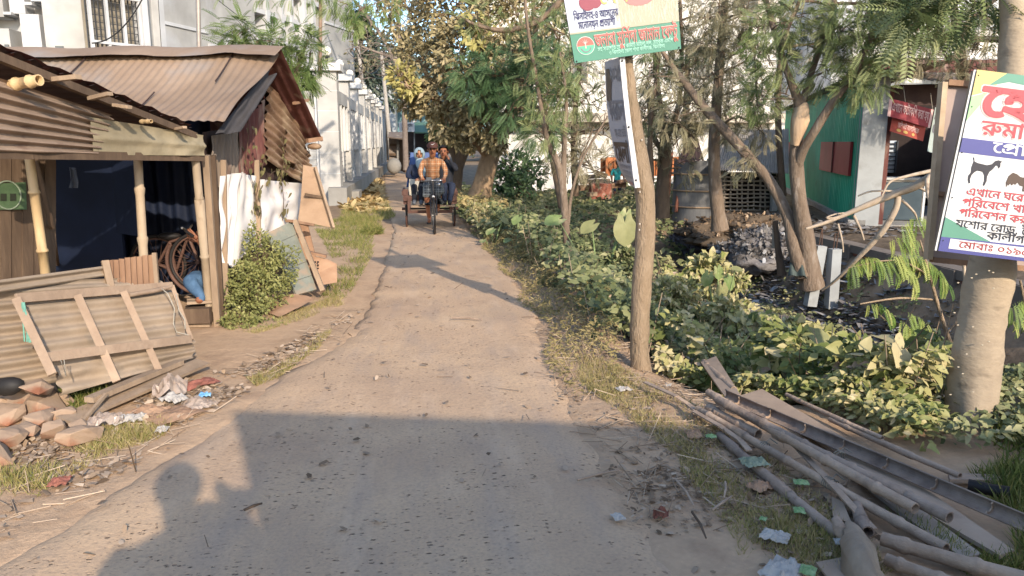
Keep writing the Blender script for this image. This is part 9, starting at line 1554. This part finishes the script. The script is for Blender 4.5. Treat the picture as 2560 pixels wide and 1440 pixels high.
mb = MB(); eb.text(mb, 'name', .215, .165, .125, .003, 30, w=.76); nm_o = mb.build('letter_outline', p_pink, es); mb = MB(); eb.text(mb, 'name', .215, .165, .125, .0055, 8, w=.76); mb.build('lettering', pm('print_brick', hx('AE625A')), es)
mb = MB(); eb.text(mb, 'sub1', .23, .105, .04, .003, 8, w=.70); eb.text(mb, 'sub2', .33, .045, .04, .003, 8, w=.52); mb.build('lettering', p_mint, es)
mb = MB(); cu, cv_, ru, rv = .125, .195, .083, .083*eb.w/eb.h
eb.outline(mb, [(cu+ru*math.cos(t), cv_+rv*math.sin(t)) for t in np.linspace(0, 6.15, 30)], .0025); em_ = mb.build('emblem', p_white, es)
mb = MB(); eb.outline(mb, [(cu+ru*.94*math.cos(t), cv_+rv*.94*math.sin(t)) for t in np.linspace(math.pi, 2*math.pi, 18)], .0034); mb.build('emblem_lower', pm('print_sea_green', hx('5DA88A')), em_)
mb = MB(); eb.outline(mb, [(cu+ru*.94*math.cos(t), cv_+rv*.94*math.sin(t)) for t in np.linspace(0, math.pi, 18)], .0034); mb.build('emblem_upper', pm('print_salmon', hx('C4675C')), em_)
mb = MB()
for a in np.linspace(.5, 2.64, 5): eb.outline(mb, [(cu-.004, cv_+rv*.2), (cu+.004, cv_+rv*.2), (cu+ru*.55*math.cos(a), cv_+rv*(.3+.5*math.sin(a)))], .0042)
eb.outline(mb, [(cu-.004, cv_-rv*.3), (cu+.004, cv_-rv*.3), (cu+.004, cv_+rv*.3), (cu-.004, cv_+rv*.3)], .0044); mb.build('emblem_sheaf', p_pink, em_)
mb = MB(); P = [(cu+ru*.62*math.cos(t), cv_-rv*.15+rv*.62*math.sin(t)) for t in np.linspace(math.pi*1.05, math.pi*1.95, 12)]; P2 = [(cu+ru*.48*math.cos(t), cv_-rv*.15+rv*.48*math.sin(t)) for t in np.linspace(math.pi*1.95, math.pi*1.05, 12)]; eb.outline(mb, P+P2, .0045); mb.build('emblem_wreath', p_grey, em_)
for (u, v) in ((.02, .02), (.98, .02)): MB().ball(eb.p(u, v, .004), .006, 7, 5).build('nail', m_iron, es)
# long narrow banner seen almost edge-on
nbp = [((1512, 155), (1549, 143), (1562, 139)), ((1514, 230), (1557, 228), (1569, 226)), ((1522, 310), (1566, 308), (1578, 306)), ((1536, 385), (1577, 390), (1590, 390)), ((1552, 430), (1583, 440), (1597, 440)), ((1575, 462), (1588, 470), (1601, 469))]
class Strip:
    def __init__(s, rows): s.rows = rows
    def p(s, u, v, o=0.0):
        t = (1-v)*(len(s.rows)-1); i = min(len(s.rows)-2, int(t)); f = t-i
        a = s.rows[i][0].lerp(s.rows[i+1][0], f); b = s.rows[i][1].lerp(s.rows[i+1][1], f); n = (b-a).cross(Vector((0, 0, 1))).normalized(); n = n if n.x < 0 else -n
        return a.lerp(b, u)+n*o
    w = .62; h = 1.02
    sheet = Board.sheet; text = Board.text; outline = Board.outline
st = Strip([(at(*a, 6.02), at(*b, 5.50)) for a, b, c in nbp]); nbn = thing('vertical_banner', 'long narrow printed banner nailed edge-on along the bare trunk', 'banner', st.p(.5, 0))
mb = MB(); st.sheet(mb, 0, 0, 1, 1, 0, 0, 8, 16); st.sheet(mb, 0, 0, 1, 1, -.018, 0, 8, 16); mb.build('sheet', pm('banner_shade_grey', hx('A5A3A6')), nbn)  # grey of the side turned from the sun is put into the colour
mb = MB(); rows = [(at(*b, 5.50), at(*c, 5.50)) for a, b, c in nbp]; vs = [p+Vector((0, o, 0)) for o in (0, .02) for r in rows for p in r]; n_ = len(rows)
mb.add(vs, [(2*i, 2*i+1, 2*i+3, 2*i+2) for i in range(n_-1)]+[(2*n_+2*i, 2*n_+2*i+1, 2*n_+2*i+3, 2*n_+2*i+2) for i in range(n_-1)]+[(2*i+1, 2*n_+2*i+1, 2*n_+2*i+3, 2*i+3) for i in range(n_-1)], 0, True); mb.build('folded_edge', p_white, nbn)
for i in (0, 2, 4): MB().ball((rows[i][0]+rows[i][1])/2+Vector((0, -.004, -.03)), .008, 7, 5).build('nail', m_iron, nbn)
mb = MB(); st.text(mb, 'b1', .35, .86, .16, .004, 6, w=.6); st.text(mb, 'b2', .12, .62, .2, .004, 16, w=.84); st.text(mb, 'b3', .3, .515, .08, .004, 8, w=.62); st.text(mb, 'b5', .15, .26, .06, .004, 6, w=.75); st.text(mb, 'b6', .25, .20, .06, .004, 6, w=.65); st.text(mb, 'b7', .25, .14, .06, .004, 6, w=.65); mb.build('lettering', p_grey, nbn)
mb = MB(); st.text(mb, 'b4', .12, .33, .24, .004, 22, w=.8); mb.build('lettering', p_brown, nbn)
mb = MB(); st.outline(mb, [(.35, .03), (.85, .03), (.85, .085), (.35, .085)], .004); mb.build('red_box', p_rose, nbn)
mb = MB(); st.outline(mb, [(.05, .75), (.3, .72), (.42, .86), (.30, .95), (.10, .95)], .004); mb.build('printed_picture', p_brown, nbn)
# --- big trunk on the right with the eating-house sign
bk = thing('big_trunk_tree', 'thick smooth grey trunk at the right edge carrying the eating-house sign', 'tree', gp(2415, 1140)); mb = MB()
tk = [(2408, 1160, 4.05, 108), (2413, 1125, 4.1, 88), (2420, 1085, 4.1, 75), (2428, 1020, 4.12, 68), (2440, 900, 4.15, 62), (2460, 780, 4.18, 60), (2482, 650, 4.2, 57), (2500, 500, 4.25, 50), (2515, 350, 4.3, 44), (2530, 200, 4.35, 38), (2538, 60, 4.4, 36), (2542, -100, 4.45, 34)]
limb(mb, tk, 30, sub=6)
cb = gp(2413, 1130)
for i, p in enumerate(mb.v):
    if p[2] < .42: k = (1-max(0, p[2])/.42)**2; q = Vector(p)-cb; a = math.atan2(q.y, q.x); mb.v[i] = (cb.x+q.x*(1+.30*k*math.sin(5*a+.8)), cb.y+q.y*(1+.30*k*math.sin(5*a+.8)), p[2]-.04*k)
for i, p in enumerate(mb.v): q = Vector(p); mb.v[i] = tuple(q+Vector((noise.noise(q*4), noise.noise(q*4+Vector((7, 0, 0))), 0))*.02+Vector((noise.noise(q*22), 0, noise.noise(q*22+Vector((3, 0, 0)))))*.004)
m_bigb = M('smooth_grey_bark', hx('968671'), hx('A8977F'), 7, .9, .3, 30, (1, 1, 2.2), blotch=(hx('7E705E'), 6, .58, .72)); mb.build('trunk', m_bigb, bk)
mb = MB()
for k in range(26):
    y = U(670, 1090); c = at(lerp(2440, 2412, (y-670)/420)+U(-55, 50), y, 3.985); mb.ball(c, .006, 6, 4, 0, (1.6, .6, .7))
mb.build('lenticel', M('lenticel', hx('B5A892'), None, 9, .9), bk)
crown('crown', [B(2300, 40, 4.6, 50, 16), B(2380, -10, 4.7, 80, 30), B(2450, -40, 4.6, 90, 40), B(2330, -60, 4.8, 90, 40)], FROND, .24, m_neem, bk, 0)
hb = Board(at(2345, 627, 3.88), at(2860, 690, 3.75), at(2905, 232, 3.84), at(2443, 174, 3.95))
hs_ = thing('hotel_sign', 'eating-house sign with red lettering and goat and hens nailed to the thick trunk', 'sign', hb.p(.5, 0))
mb = MB().hexa([hb.p(0, 0, -.05), hb.p(1, 0, -.05), hb.p(1, 0, -.012), hb.p(0, 0, -.012), hb.p(0, 1, -.05), hb.p(1, 1, -.05), hb.p(1, 1, -.012), hb.p(0, 1, -.012)]); mb.build('frame', m_wood, hs_)
mb = MB(); hb.sheet(mb, 0, 0, 1, 1, 0, 0, 20, 20); hb.sheet(mb, -.012, -.0, 0, 1, -.008, 0, 1, 20); mb.build('panel', p_white, hs_)
def shp(pts, m, nm, o=.0015): mb = MB(); hb.outline(mb, pts, o); return mb.build(nm, m, hs_)
shp([(.0, 1), (0, .86), (.10, .90), (.16, 1)], p_yel, 'yellow_corner', .0016); shp([(.16, 1), (.07, .92), (.18, .955), (.45, .935), (1, .93), (1, 1)], p_green, 'green_header', .0018); shp([(0, .855), (.10, .895), (.045, .80), (0, .72)], pm('print_leaf', hx('8FBE83')), 'pale_green_corner', .002)
shp([(0, .55), (1, .55), (1, .635), (0, .63)], p_navy, 'blue_band'); shp([(0, .03), (.24, .085), (0, .19)], p_green, 'green_corner'); shp([(0, .0), (1, .0), (1, .085), (.55, .09), (0, .08)], p_navy, 'blue_footer', .0022); shp([(.045, .02), (.98, .02), (.98, .078), (.045, .075)], p_white, 'phone_strip', .0034)
mb = MB(); hb.text(mb, 'hotel', .06, .765, .235, .003, 62, w=.84); mb.build('letter_outline', p_pink, hs_); mb = MB(); hb.text(mb, 'hotel', .06, .765, .235, .0065, 34, w=.84); mb.build('lettering', p_red, hs_)
mb = MB(); hb.text(mb, 'ruma', .085, .655, .115, .003, 26, w=.62); mb.build('letter_shadow', p_pink, hs_); mb = MB(); hb.text(mb, 'ruma', .085, .661, .115, .0045, 16, w=.62); mb.build('lettering', p_red, hs_)
mb = MB(); hb.text(mb, 'prop', .16, .572, .085, .003, 10, w=.70); mb.build('lettering', p_white, hs_)
mb = MB(); hb.text(mb, 'h1', .075, .325, .062, .003, 14, w=.36); hb.text(mb, 'h2', .065, .265, .062, .003, 14, w=.41); hb.text(mb, 'h3', .06, .207, .062, .003, 14, w=.44); mb.build('lettering', p_red, hs_)
mb = MB(); hb.text(mb, 'ad1', .055, .145, .062, .003, 5, w=.63); hb.text(mb, 'ad2', .215, .098, .062, .004, 5, w=.52); mb.build('lettering', p_black, hs_)
mb = MB(); hb.text(mb, 'mob', .09, .032, .055, .005, 4, w=.68); mb.build('lettering', p_darkred, hs_)
GOAT = [(0, 62), (4, 88), (-2, 100), (2, 102), (8, 86), (22, 82), (60, 78), (80, 84), (92, 98), (104, 102), (120, 98), (114, 92), (116, 78), (110, 70), (106, 80), (98, 82), (88, 66), (76, 54), (70, 36), (72, 18), (66, 0), (60, 2), (62, 20), (58, 40), (48, 52), (26, 54), (14, 44), (6, 32), (4, 18), (8, 4), (2, 2), (-4, 16), (-6, 30), (2, 44)]
HEN = [(0, 0), (-4, 20), (2, 44), (16, 58), (34, 54), (48, 46), (62, 44), (70, 52), (84, 54), (86, 46), (94, 44), (84, 38), (82, 26), (74, 14), (72, 0), (78, -6), (66, -6), (66, 12), (52, 14), (42, 24), (34, 14), (28, 18), (20, 10), (14, 18), (8, 8), (4, 14)]
def pict(pts, u, v, w_, m, nm, o=.003): k = w_/120/1.0; mb = MB(); hb.outline(mb, [(u+x*k, v+y*k*hb.w/hb.h) for x, y in pts], o); mb.build(nm, m, hs_)
pict(GOAT, .075, .385, .147, p_black, 'goat_picture'); pict(HEN, .265, .39, .15, p_brown, 'hen_picture'); pict(HEN, .42, .385, .15, p_brown, 'hen_picture')
for v in (.06, .3, .55, .8, .97): MB().ball(hb.p(.012, v, .003), .004, 6, 4).build('nail', m_iron, hs_)
# framed board standing just behind the sign
fb_ = thing('framed_board', 'brown wooden framed board standing behind the eating-house sign', 'board', at(2330, 650, 4.5)); fB = Board(at(2320, 648, 4.55), at(2760, 690, 4.45), at(2790, 240, 4.5), at(2358, 206, 4.62))
mb = MB(); mb.hexa([fB.p(0.02, .01, -.03), fB.p(1, .01, -.03), fB.p(1, .01, -.015), fB.p(.02, .01, -.015), fB.p(.02, .99, -.03), fB.p(1, .99, -.03), fB.p(1, .99, -.015), fB.p(.02, .99, -.015)]); mb.build('panel', M('pinkish_board', hx('98857C'), hx('A6958B'), 3, .8), fb_)
m_fbr = M('light_frame_wood', hx('A58F74'), hx('B8A388'), 9, .7, .2, 30)
for (a, b) in (((.0, 0), (0, 1)), ((.02, 1), (1, 1)), ((.02, 0), (1, 0))): MB().bar(fB.p(*a), fB.p(*b), .035, .05, fB.n).build('frame_bar', m_fbr if a[0] == 0 else m_wood_r, fb_)
MB().bar(fB.p(.02, .38), fB.p(1, .38), .03, .03, fB.n).build('crosspiece', m_wood_r, fb_)
# red banners hanging in the shop doorway
def ban(rows, o): return [at(*p) for p in rows]
rb = Board(at(2218, 290, 12.9), at(2326, 320, 12.6), at(2335, 274, 12.6), at(2224, 246, 12.9), bow=lambda u, v: .04*math.sin(u*5)); t = thing('red_banner', 'faded red cloth banner with white hand lettering hanging in the shop doorway', 'banner', rb.p(.5, 0))
mb = MB(); rb.sheet(mb, 0, 0, 1, 1, 0, 0, 14, 6); mb.build('cloth', pm('banner_red', hx('8E4146'), .8), t); mb = MB(); rb.text(mb, 'copy', .08, .36, .21, .006, 14, w=.85); mb.build('lettering', pm('banner_letter', hx('CBA9A6'), .8), t)
mb = MB(); rb.sheet(mb, 0, 0, .07, 1, .004, 0, 2, 4); mb.build('hem', p_pink, t); mb = MB(); rb.sheet(mb, .95, 0, 1, 1, .004, 0, 2, 4); mb.build('hem', p_pink, t)
for u in (0, .35, .98): MB().tube([rb.p(u, 1), rb.p(u, 1)+Vector((0, .1, .28))], .006, 4).build('string', m_rope, t)
rb2 = Board(at(2224, 328, 12.95), at(2308, 353, 12.7), at(2316, 314, 12.7), at(2232, 286, 12.95), bow=lambda u, v: .03*math.sin(u*4)); t = thing('orange_banner', 'orange-red cloth below the red banner with small pale lettering', 'banner', rb2.p(.5, 0))
mb = MB(); rb2.sheet(mb, 0, 0, 1, 1, 0, 0, 12, 6); mb.build('cloth', pm('banner_orange', hx('9A4A40'), .8), t); mb = MB(); rb2.text(mb, 'bl', .2, .36, .13, .006, 10, w=.62); mb.build('lettering', p_pink, t)
mb = MB()
for u in (.25, .45, .68): rb2.outline(mb, [(u+(.07 if u < .6 else .045)*math.cos(a), .2+.09*math.sin(a)) for a in np.linspace(0, 6.1, 14)], .006)
mb.build('badge', pm('banner_gold', hx('B99A5C'), .7), t)
pp = Board(at(2318, 378, 12.75), at(2340, 385, 12.7), at(2352, 270, 12.7), at(2338, 268, 12.75)); t = thing('hanging_poster', 'pale narrow poster with dark pictures hanging beside the red banner', 'poster', pp.p(.5, 0)); mb = MB(); pp.sheet(mb, 0, 0, 1, 1, 0, 0, 2, 4); mb.build('sheet', pm('poster_grey', hx('A9B4AE'), .7), t)
mb = MB(); pp.outline(mb, [(.2, .45), (.8, .4), (.9, .55), (.5, .66), (.2, .6)], .006); pp.outline(mb, [(.2, .74), (.8, .74), (.8, .92), (.3, .92)], .006); mb.build('printed_picture', p_grey, t)
# far shop sign lettering
fsb = Board(at(1000, 328, 57.9), at(1034, 328, 57.9), at(1034, 307, 57.9), at(1000, 307, 57.9)); mb = MB(); fsb.text(mb, 'far1', .12, .55, .30, .02, 20, w=.8); fsb.text(mb, 'far2', .12, .15, .26, .02, 20, w=.5); mb.build('lettering', p_black, ss)
# ------------------------------------------------------------------ foreground: heap of bamboo and boards on the right verge
m_bam = M('dusty_bamboo', hx('87725F'), hx('A28C77'), 9, .85, .5, 40, (1, 1, 1), blotch=(hx('6E5C4D'), 7, .58, .74), dust=(hx('A8937F'), .6))
m_bam2 = M('dark_dusty_bamboo', hx('6F5F54'), hx('8C7B6C'), 9, .8, .5, 40, (1, 1, 1), blotch=(hx('594B40'), 7, .58, .74), dust=(hx('9C8978'), .6))
m_brd = M('dusty_board', hx('94806D'), hx('A5907B'), 5, .9, .2, 25, blotch=(hx('7C6A59'), 3, .58, .75))
GRP = 'bamboo poles heaped on the right verge'
def pole(a, b, r, lab, z0=.05, z1=.05, m=None, bend=.012, hollow=True, step=.32):
    p = gp(*a, z0); q = gp(*b, z1); tag(MB().bamboo(p, q, r, r*1.04, step, 14, 0, bend, hollow).build('bamboo_pole', m or m_bam), lab, 'bamboo', GRP)
pole((1744, 1022), (2365, 1371), .022, 'long bamboo pole tied with wire running down the middle of the heap', .07, .06)
pole((1771, 981), (2288, 1271), .024, 'crooked bamboo pole with a slanting cut tip lying on top of the heap', .12, .12, bend=.02)
pole((1794, 999), (2374, 1294), .026, 'thick bamboo pole with an open hollow end on top of the heap', .13, .12, m_bam2)
pole((1771, 1020), (1896, 1086), .03, 'short thick sunlit bamboo piece at the top of the heap', .05, .05)
pole((1799, 1088), (2098, 1339), .024, 'split grey bamboo on the side of the heap nearest the lane', .03, .03, m_bam2, step=.4)
pole((1935, 1085), (2075, 1140), .022, 'short bamboo stub with a broken open mouth', .10, .10)
pole((1966, 986), (2206, 1095), .013, 'thin bamboo cane at the back of the heap', .06, .08)
pole((2075, 1048), (2400, 1190), .016, 'slim cane lying behind the split bamboo gutter', .05, .06)
pole((2143, 1258), (2170, 1330), .026, 'short upright-looking bamboo offcut beside the log chunk', .04, .06, m_bam2)
pole((2204, 1346), (2570, 1450), .03, 'bamboo piece with a dark mouth at the bottom right corner', .06, .05)
pole((2216, 1398), (2420, 1470), .026, 'pale bamboo piece at the bottom edge of the picture', .04, .04)
pole((1460, 755), (1510, 800), .02, 'stub of bamboo sticking out of the shaded slope', -.02, .1)
pole((1760, 905), (1835, 975), .024, 'bamboo end lying under the weeds behind the heap', .0, .05)
# half-pipe of split bamboo
g0 = gp(1806, 985, .10); g1 = gp(2575, 1312, .10); gd_ = (g1-g0).normalized(); gx = gd_.cross(Vector((0, 0, 1))).normalized(); op = (gx*.75+Vector((0, 0, .66))).normalized(); oe = op.cross(gd_); K = 10; N_ = 60; vs = []; fs = []
for i in range(N_+1):
    t = i/N_; c = g0.lerp(g1, t); r = .038*(1+.02*noise.noise(Vector((t*9, 0, 0))))
    for k in range(K+1):
        a = math.pi*(k/K-.5)*1.05; vs.append(c-op*math.cos(a)*r+oe*math.sin(a)*r)
for i in range(N_):
    for k in range(K): fs.append((i*(K+1)+k, i*(K+1)+k+1, (i+1)*(K+1)+k+1, (i+1)*(K+1)+k))
hg = thing('split_bamboo', 'split bamboo gutter lying open along the far side of the heap', 'bamboo', g0); ob = MB().add(vs, fs, 0, True).build('shell', m_bam2, hg); so_ = ob.modifiers.new('wall', 'SOLIDIFY'); so_.thickness = .007
for k in range(7):
    c = g0.lerp(g1, .07+k*.14); MB().poly([c-op*math.cos(a)*.034*q_+oe*math.sin(a)*.034*q_ for q_, a in [(1, math.pi*(j/8-.5)) for j in range(9)]+[(.55, math.pi*(.5-j/8)) for j in range(9)]], .006, n=gd_).build('node', m_bam, hg)
def brd(pts, z, lab, th=.018, m=m_brd, nm='board'):
    P = [gp(a, b, zz) for (a, b), zz in zip(pts, z)]; n = (P[1]-P[0]).cross(P[2]-P[0]); n = n if n.z > 0 else -n; tag(MB().poly(P, th, n=n).build(nm, m), lab, 'board')
brd([(1838, 992), (1905, 972), (2030, 1045), (2200, 1150), (2340, 1240), (2535, 1375), (2500, 1388), (2330, 1290), (2180, 1190), (1985, 1060)], [.05]*10, 'long jagged board lying under the split bamboo gutter')
brd([(2085, 1135), (2160, 1170), (2300, 1270), (2455, 1385), (2405, 1393), (2290, 1310), (2180, 1225)], [.055]*7, 'grey board with a pointed end between the bamboo poles', m=M('grey_board', hx('857769'), hx('968777'), 5, .9, .2, 25))
brd([(1752, 905), (1790, 890), (1850, 985), (1812, 990)], [.02, .05, .07, .05], 'small board tilted up at the top of the heap')
brd([(2370, 1182), (2508, 1186), (2515, 1200), (2375, 1198)], [.05]*4, 'short board lying across the foot of the big trunk', .02)
brd([(2078, 1240), (2108, 1256), (2130, 1310), (2082, 1290)], [.03, .05, .05, .03], 'torn grey card beside the tied pole', .006)
brd([(2040, 1405), (2120, 1390), (2140, 1440), (2075, 1450)], [.03]*4, 'torn board scrap at the bottom edge of the picture', .01)
t = MB().tube([gp(2420, 1212, .05), gp(2480, 1225, .05), gp(2525, 1232, .06)], .03, 12).build('black_pipe', m_black); tag(t, 'short black pipe half hidden in the grass right of the heap', 'pipe')
for pts, lab in (([(1612, 955), (1690, 990), (1720, 1010), (1745, 1030)], 'curved bark strip leading from the banner tree to the heap'), ([(1735, 1028), (1800, 1065), (1850, 1100), (1872, 1125)], 'peeled bamboo strip lying along the top pole'), ([(1965, 1090), (2080, 1210), (2180, 1320), (2095, 1345)][:3], 'thin bamboo lath between the grey poles')):
    P = [gp(a, b, .07+.02*math.sin(i*2)) for i, (a, b) in enumerate(pts)]; mb = MB()
    for a, b in zip(P, P[1:]): mb.bar(a, b+(b-a).normalized()*.01, .035, .008)
    tag(mb.build('bamboo_strip', m_bam), lab, 'strip')
# chunk of split log
lg = MB().tube([gp(2135, 1330, .03), gp(2140, 1360, .08), gp(2155, 1410, .08), gp(2175, 1462, .03)], [.045, .06, .065, .06], 12, jit=.34).build('log_chunk', M('split_log', hx('8A7763'), hx('A18E79'), 7, .95, .5, 20, (1, 1, .4))); tag(lg, 'rough split log chunk at the lower end of the heap', 'log')
tag(MB().tube([gp(2090, 1300, .04), gp(2105, 1330, .06), gp(2112, 1350, .03)], [.02, .03, .02], 8, jit=.2).build('log_chunk', m_bam), 'small broken wood piece beside the split bamboo', 'log')
# ties of wire and cloth
def tie(px, py, z, r, n, lab, m):
    c = gp(px, py, z); d = (gp(2365, 1371, .06)-gp(1744, 1022, .07)).normalized(); t = thing('wire_tie', lab, 'tie', c)
    for k in range(n): MB().torus(c+d*(k-n/2)*.014, d+Vector((U(-.2, .2), U(-.2, .2), U(-.2, .2))), r*1.08, .003, 16, 4).build('loop', m, t)
    MB().tube([c+Vector((0, 0, r)), c+Vector((.04, .03, r+.01)), c+Vector((.07, .0, r-.01))], .003, 4).build('loose_end', m, t)
m_tie = M('grey_binding', hx('6E6A60'), hx('837E72'), 9, .8)
tie(2078, 1210, .066, .026, 5, 'wire binding round the middle of the long tied pole', m_tie); tie(1913, 1117, .068, .024, 3, 'wire binding near the upper end of the long tied pole', m_tie); tie(2098, 1143, .128, .028, 2, 'string loop round the thick hollow pole', m_tie)
crumple('cloth_rag', 1885, 1155, .11, M('grey_green_rag', hx('6F7862'), hx('8B917C'), 9, .8, .3, 12), 'grey-green rag wrapped round the split pole', 'rag', 1.2, .4, .07, 31)
for px, py, s_, m, lab, sd in ((1778, 1090, .05, m_greenp, 'green packet at the upper end of the heap', 41), (2003, 1205, .06, m_greenp, 'green printed packet between the poles', 42), (1998, 1275, .05, m_greenp, 'bright green packet beside the split pole', 43), (1908, 1296, .03, m_greenp, 'faded green scrap in the grass by the lane', 44), (2020, 1425, .06, m_greenp, 'green scrap at the bottom edge of the picture', 45)): crumple('green_packet', px, py, s_, m, lab, 'packet', 1.2, .3, .05, sd, 'green packets round the bamboo heap')
for px, py, s_, lab, sd in ((1560, 972, .075, 'white scrap on the herbs below the banner tree', 51), (1670, 962, .045, 'small white scrap right of the banner tree', 52), (1938, 1340, .09, 'white paper scrap on the lower verge', 53), (2110, 1355, .06, 'white plastic lump beside the log chunk', 54), (1960, 1425, .14, 'pale plastic sheet at the bottom of the verge', 55), (1735, 1085, .09, 'brown paper folded beside the green packet', 56), (1900, 1215, .09, 'torn pale card under the split pole', 57), (1545, 1300, .05, 'small pale scrap at the lane edge', 58)): crumple('paper_scrap', px, py, s_, m_whitep if sd not in (56, 57) else m_card, lab, 'paper', 1.3, .35, .03, sd)
crumple('brown_clod', 1652, 1283, .07, M('rust_clod', hx('6A3F33'), hx('7C5142'), 20, .9), 'dark rusty clod at the lane edge', 'clod', 1.2, .6, .02, 61)
for a, b, lab in (((1443, 1200), (1548, 1175), 'thin pale stick lying across the lane edge'), ((1690, 1200), (1735, 1265), 'broken stick with a splayed end on the verge'), ((1813, 1205), (1810, 1245), 'small flat wood chip standing on the verge'), ((1730, 1280), (1765, 1345), 'dark twig on the lower verge'), ((1780, 1275), (1830, 1240), 'pair of crossed twigs beside the green scrap'), ((1130, 795), (1205, 800), 'straw lying on the sunlit lane'), ((610, 1275), (655, 1258), 'dark bark chip lying in the shadow on the lane')): tag(MB().tube([gp(*a, .055), gp((a[0]+b[0])/2+3, (a[1]+b[1])/2-3, .06), gp(*b, .055)], [.006, .007, .004], 6).build('stick', m_bam if 'dark' not in lab else m_wood_d), lab, 'stick')
# dead bough hanging over the far bank
db = thing('dead_bough', 'bare grey bough with curling twigs fallen across the far bank', 'branch', at(2020, 750, 9)); mb = MB()
for L in ([(2345, 430, 8, 13), (2290, 465, 8.2, 11), (2235, 485, 8.4, 10), (2170, 512, 8.5, 8), (2110, 538, 8.6, 6), (2060, 558, 8.6, 5), (2015, 572, 8.6, 3)], [(2245, 480, 8.4, 8), (2240, 520, 8.4, 8), (2205, 580, 8.5, 8), (2150, 640, 8.7, 6), (2090, 700, 9, 4), (2055, 725, 9.2, 3)], [(2345, 430, 8, 8), (2318, 450, 7.9, 6), (2325, 510, 7.8, 5), (2330, 560, 7.9, 3)], [(2340, 425, 8, 6), (2270, 440, 8, 4), (2225, 455, 8, 3), (2205, 490, 8, 2)], [(2110, 538, 8.6, 4), (2085, 545, 8.6, 3), (2065, 545, 8.6, 2.5), (2090, 535, 8.6, 2), (2120, 532, 8.6, 2)], [(2135, 540, 8.6, 4), (2150, 570, 8.5, 3), (2160, 600, 8.5, 2)], [(2255, 500, 8.4, 4), (2285, 530, 8.3, 3), (2293, 550, 8.3, 2)], [(2095, 560, 8.6, 3), (2105, 600, 8.5, 2.5), (2108, 630, 8.5, 2)], [(2240, 478, 8.4, 3), (2180, 478, 8.4, 2.5), (2145, 490, 8.4, 2)], [(2290, 465, 8.2, 4), (2320, 480, 8.1, 3), (2335, 478, 8.1, 2)], [(2410, 660, 7.5, 4), (2412, 720, 7.5, 4), (2405, 780, 7.5, 3), (2400, 800, 7.5, 2)]): limb(mb, L, 8, sub=4)
mb.build('branch', M('bleached_bough', hx('A08E79'), hx('B5A48F'), 8, .85, .25, 30, blotch=(hx('7A6A58'), 8, .58, .74)), db)
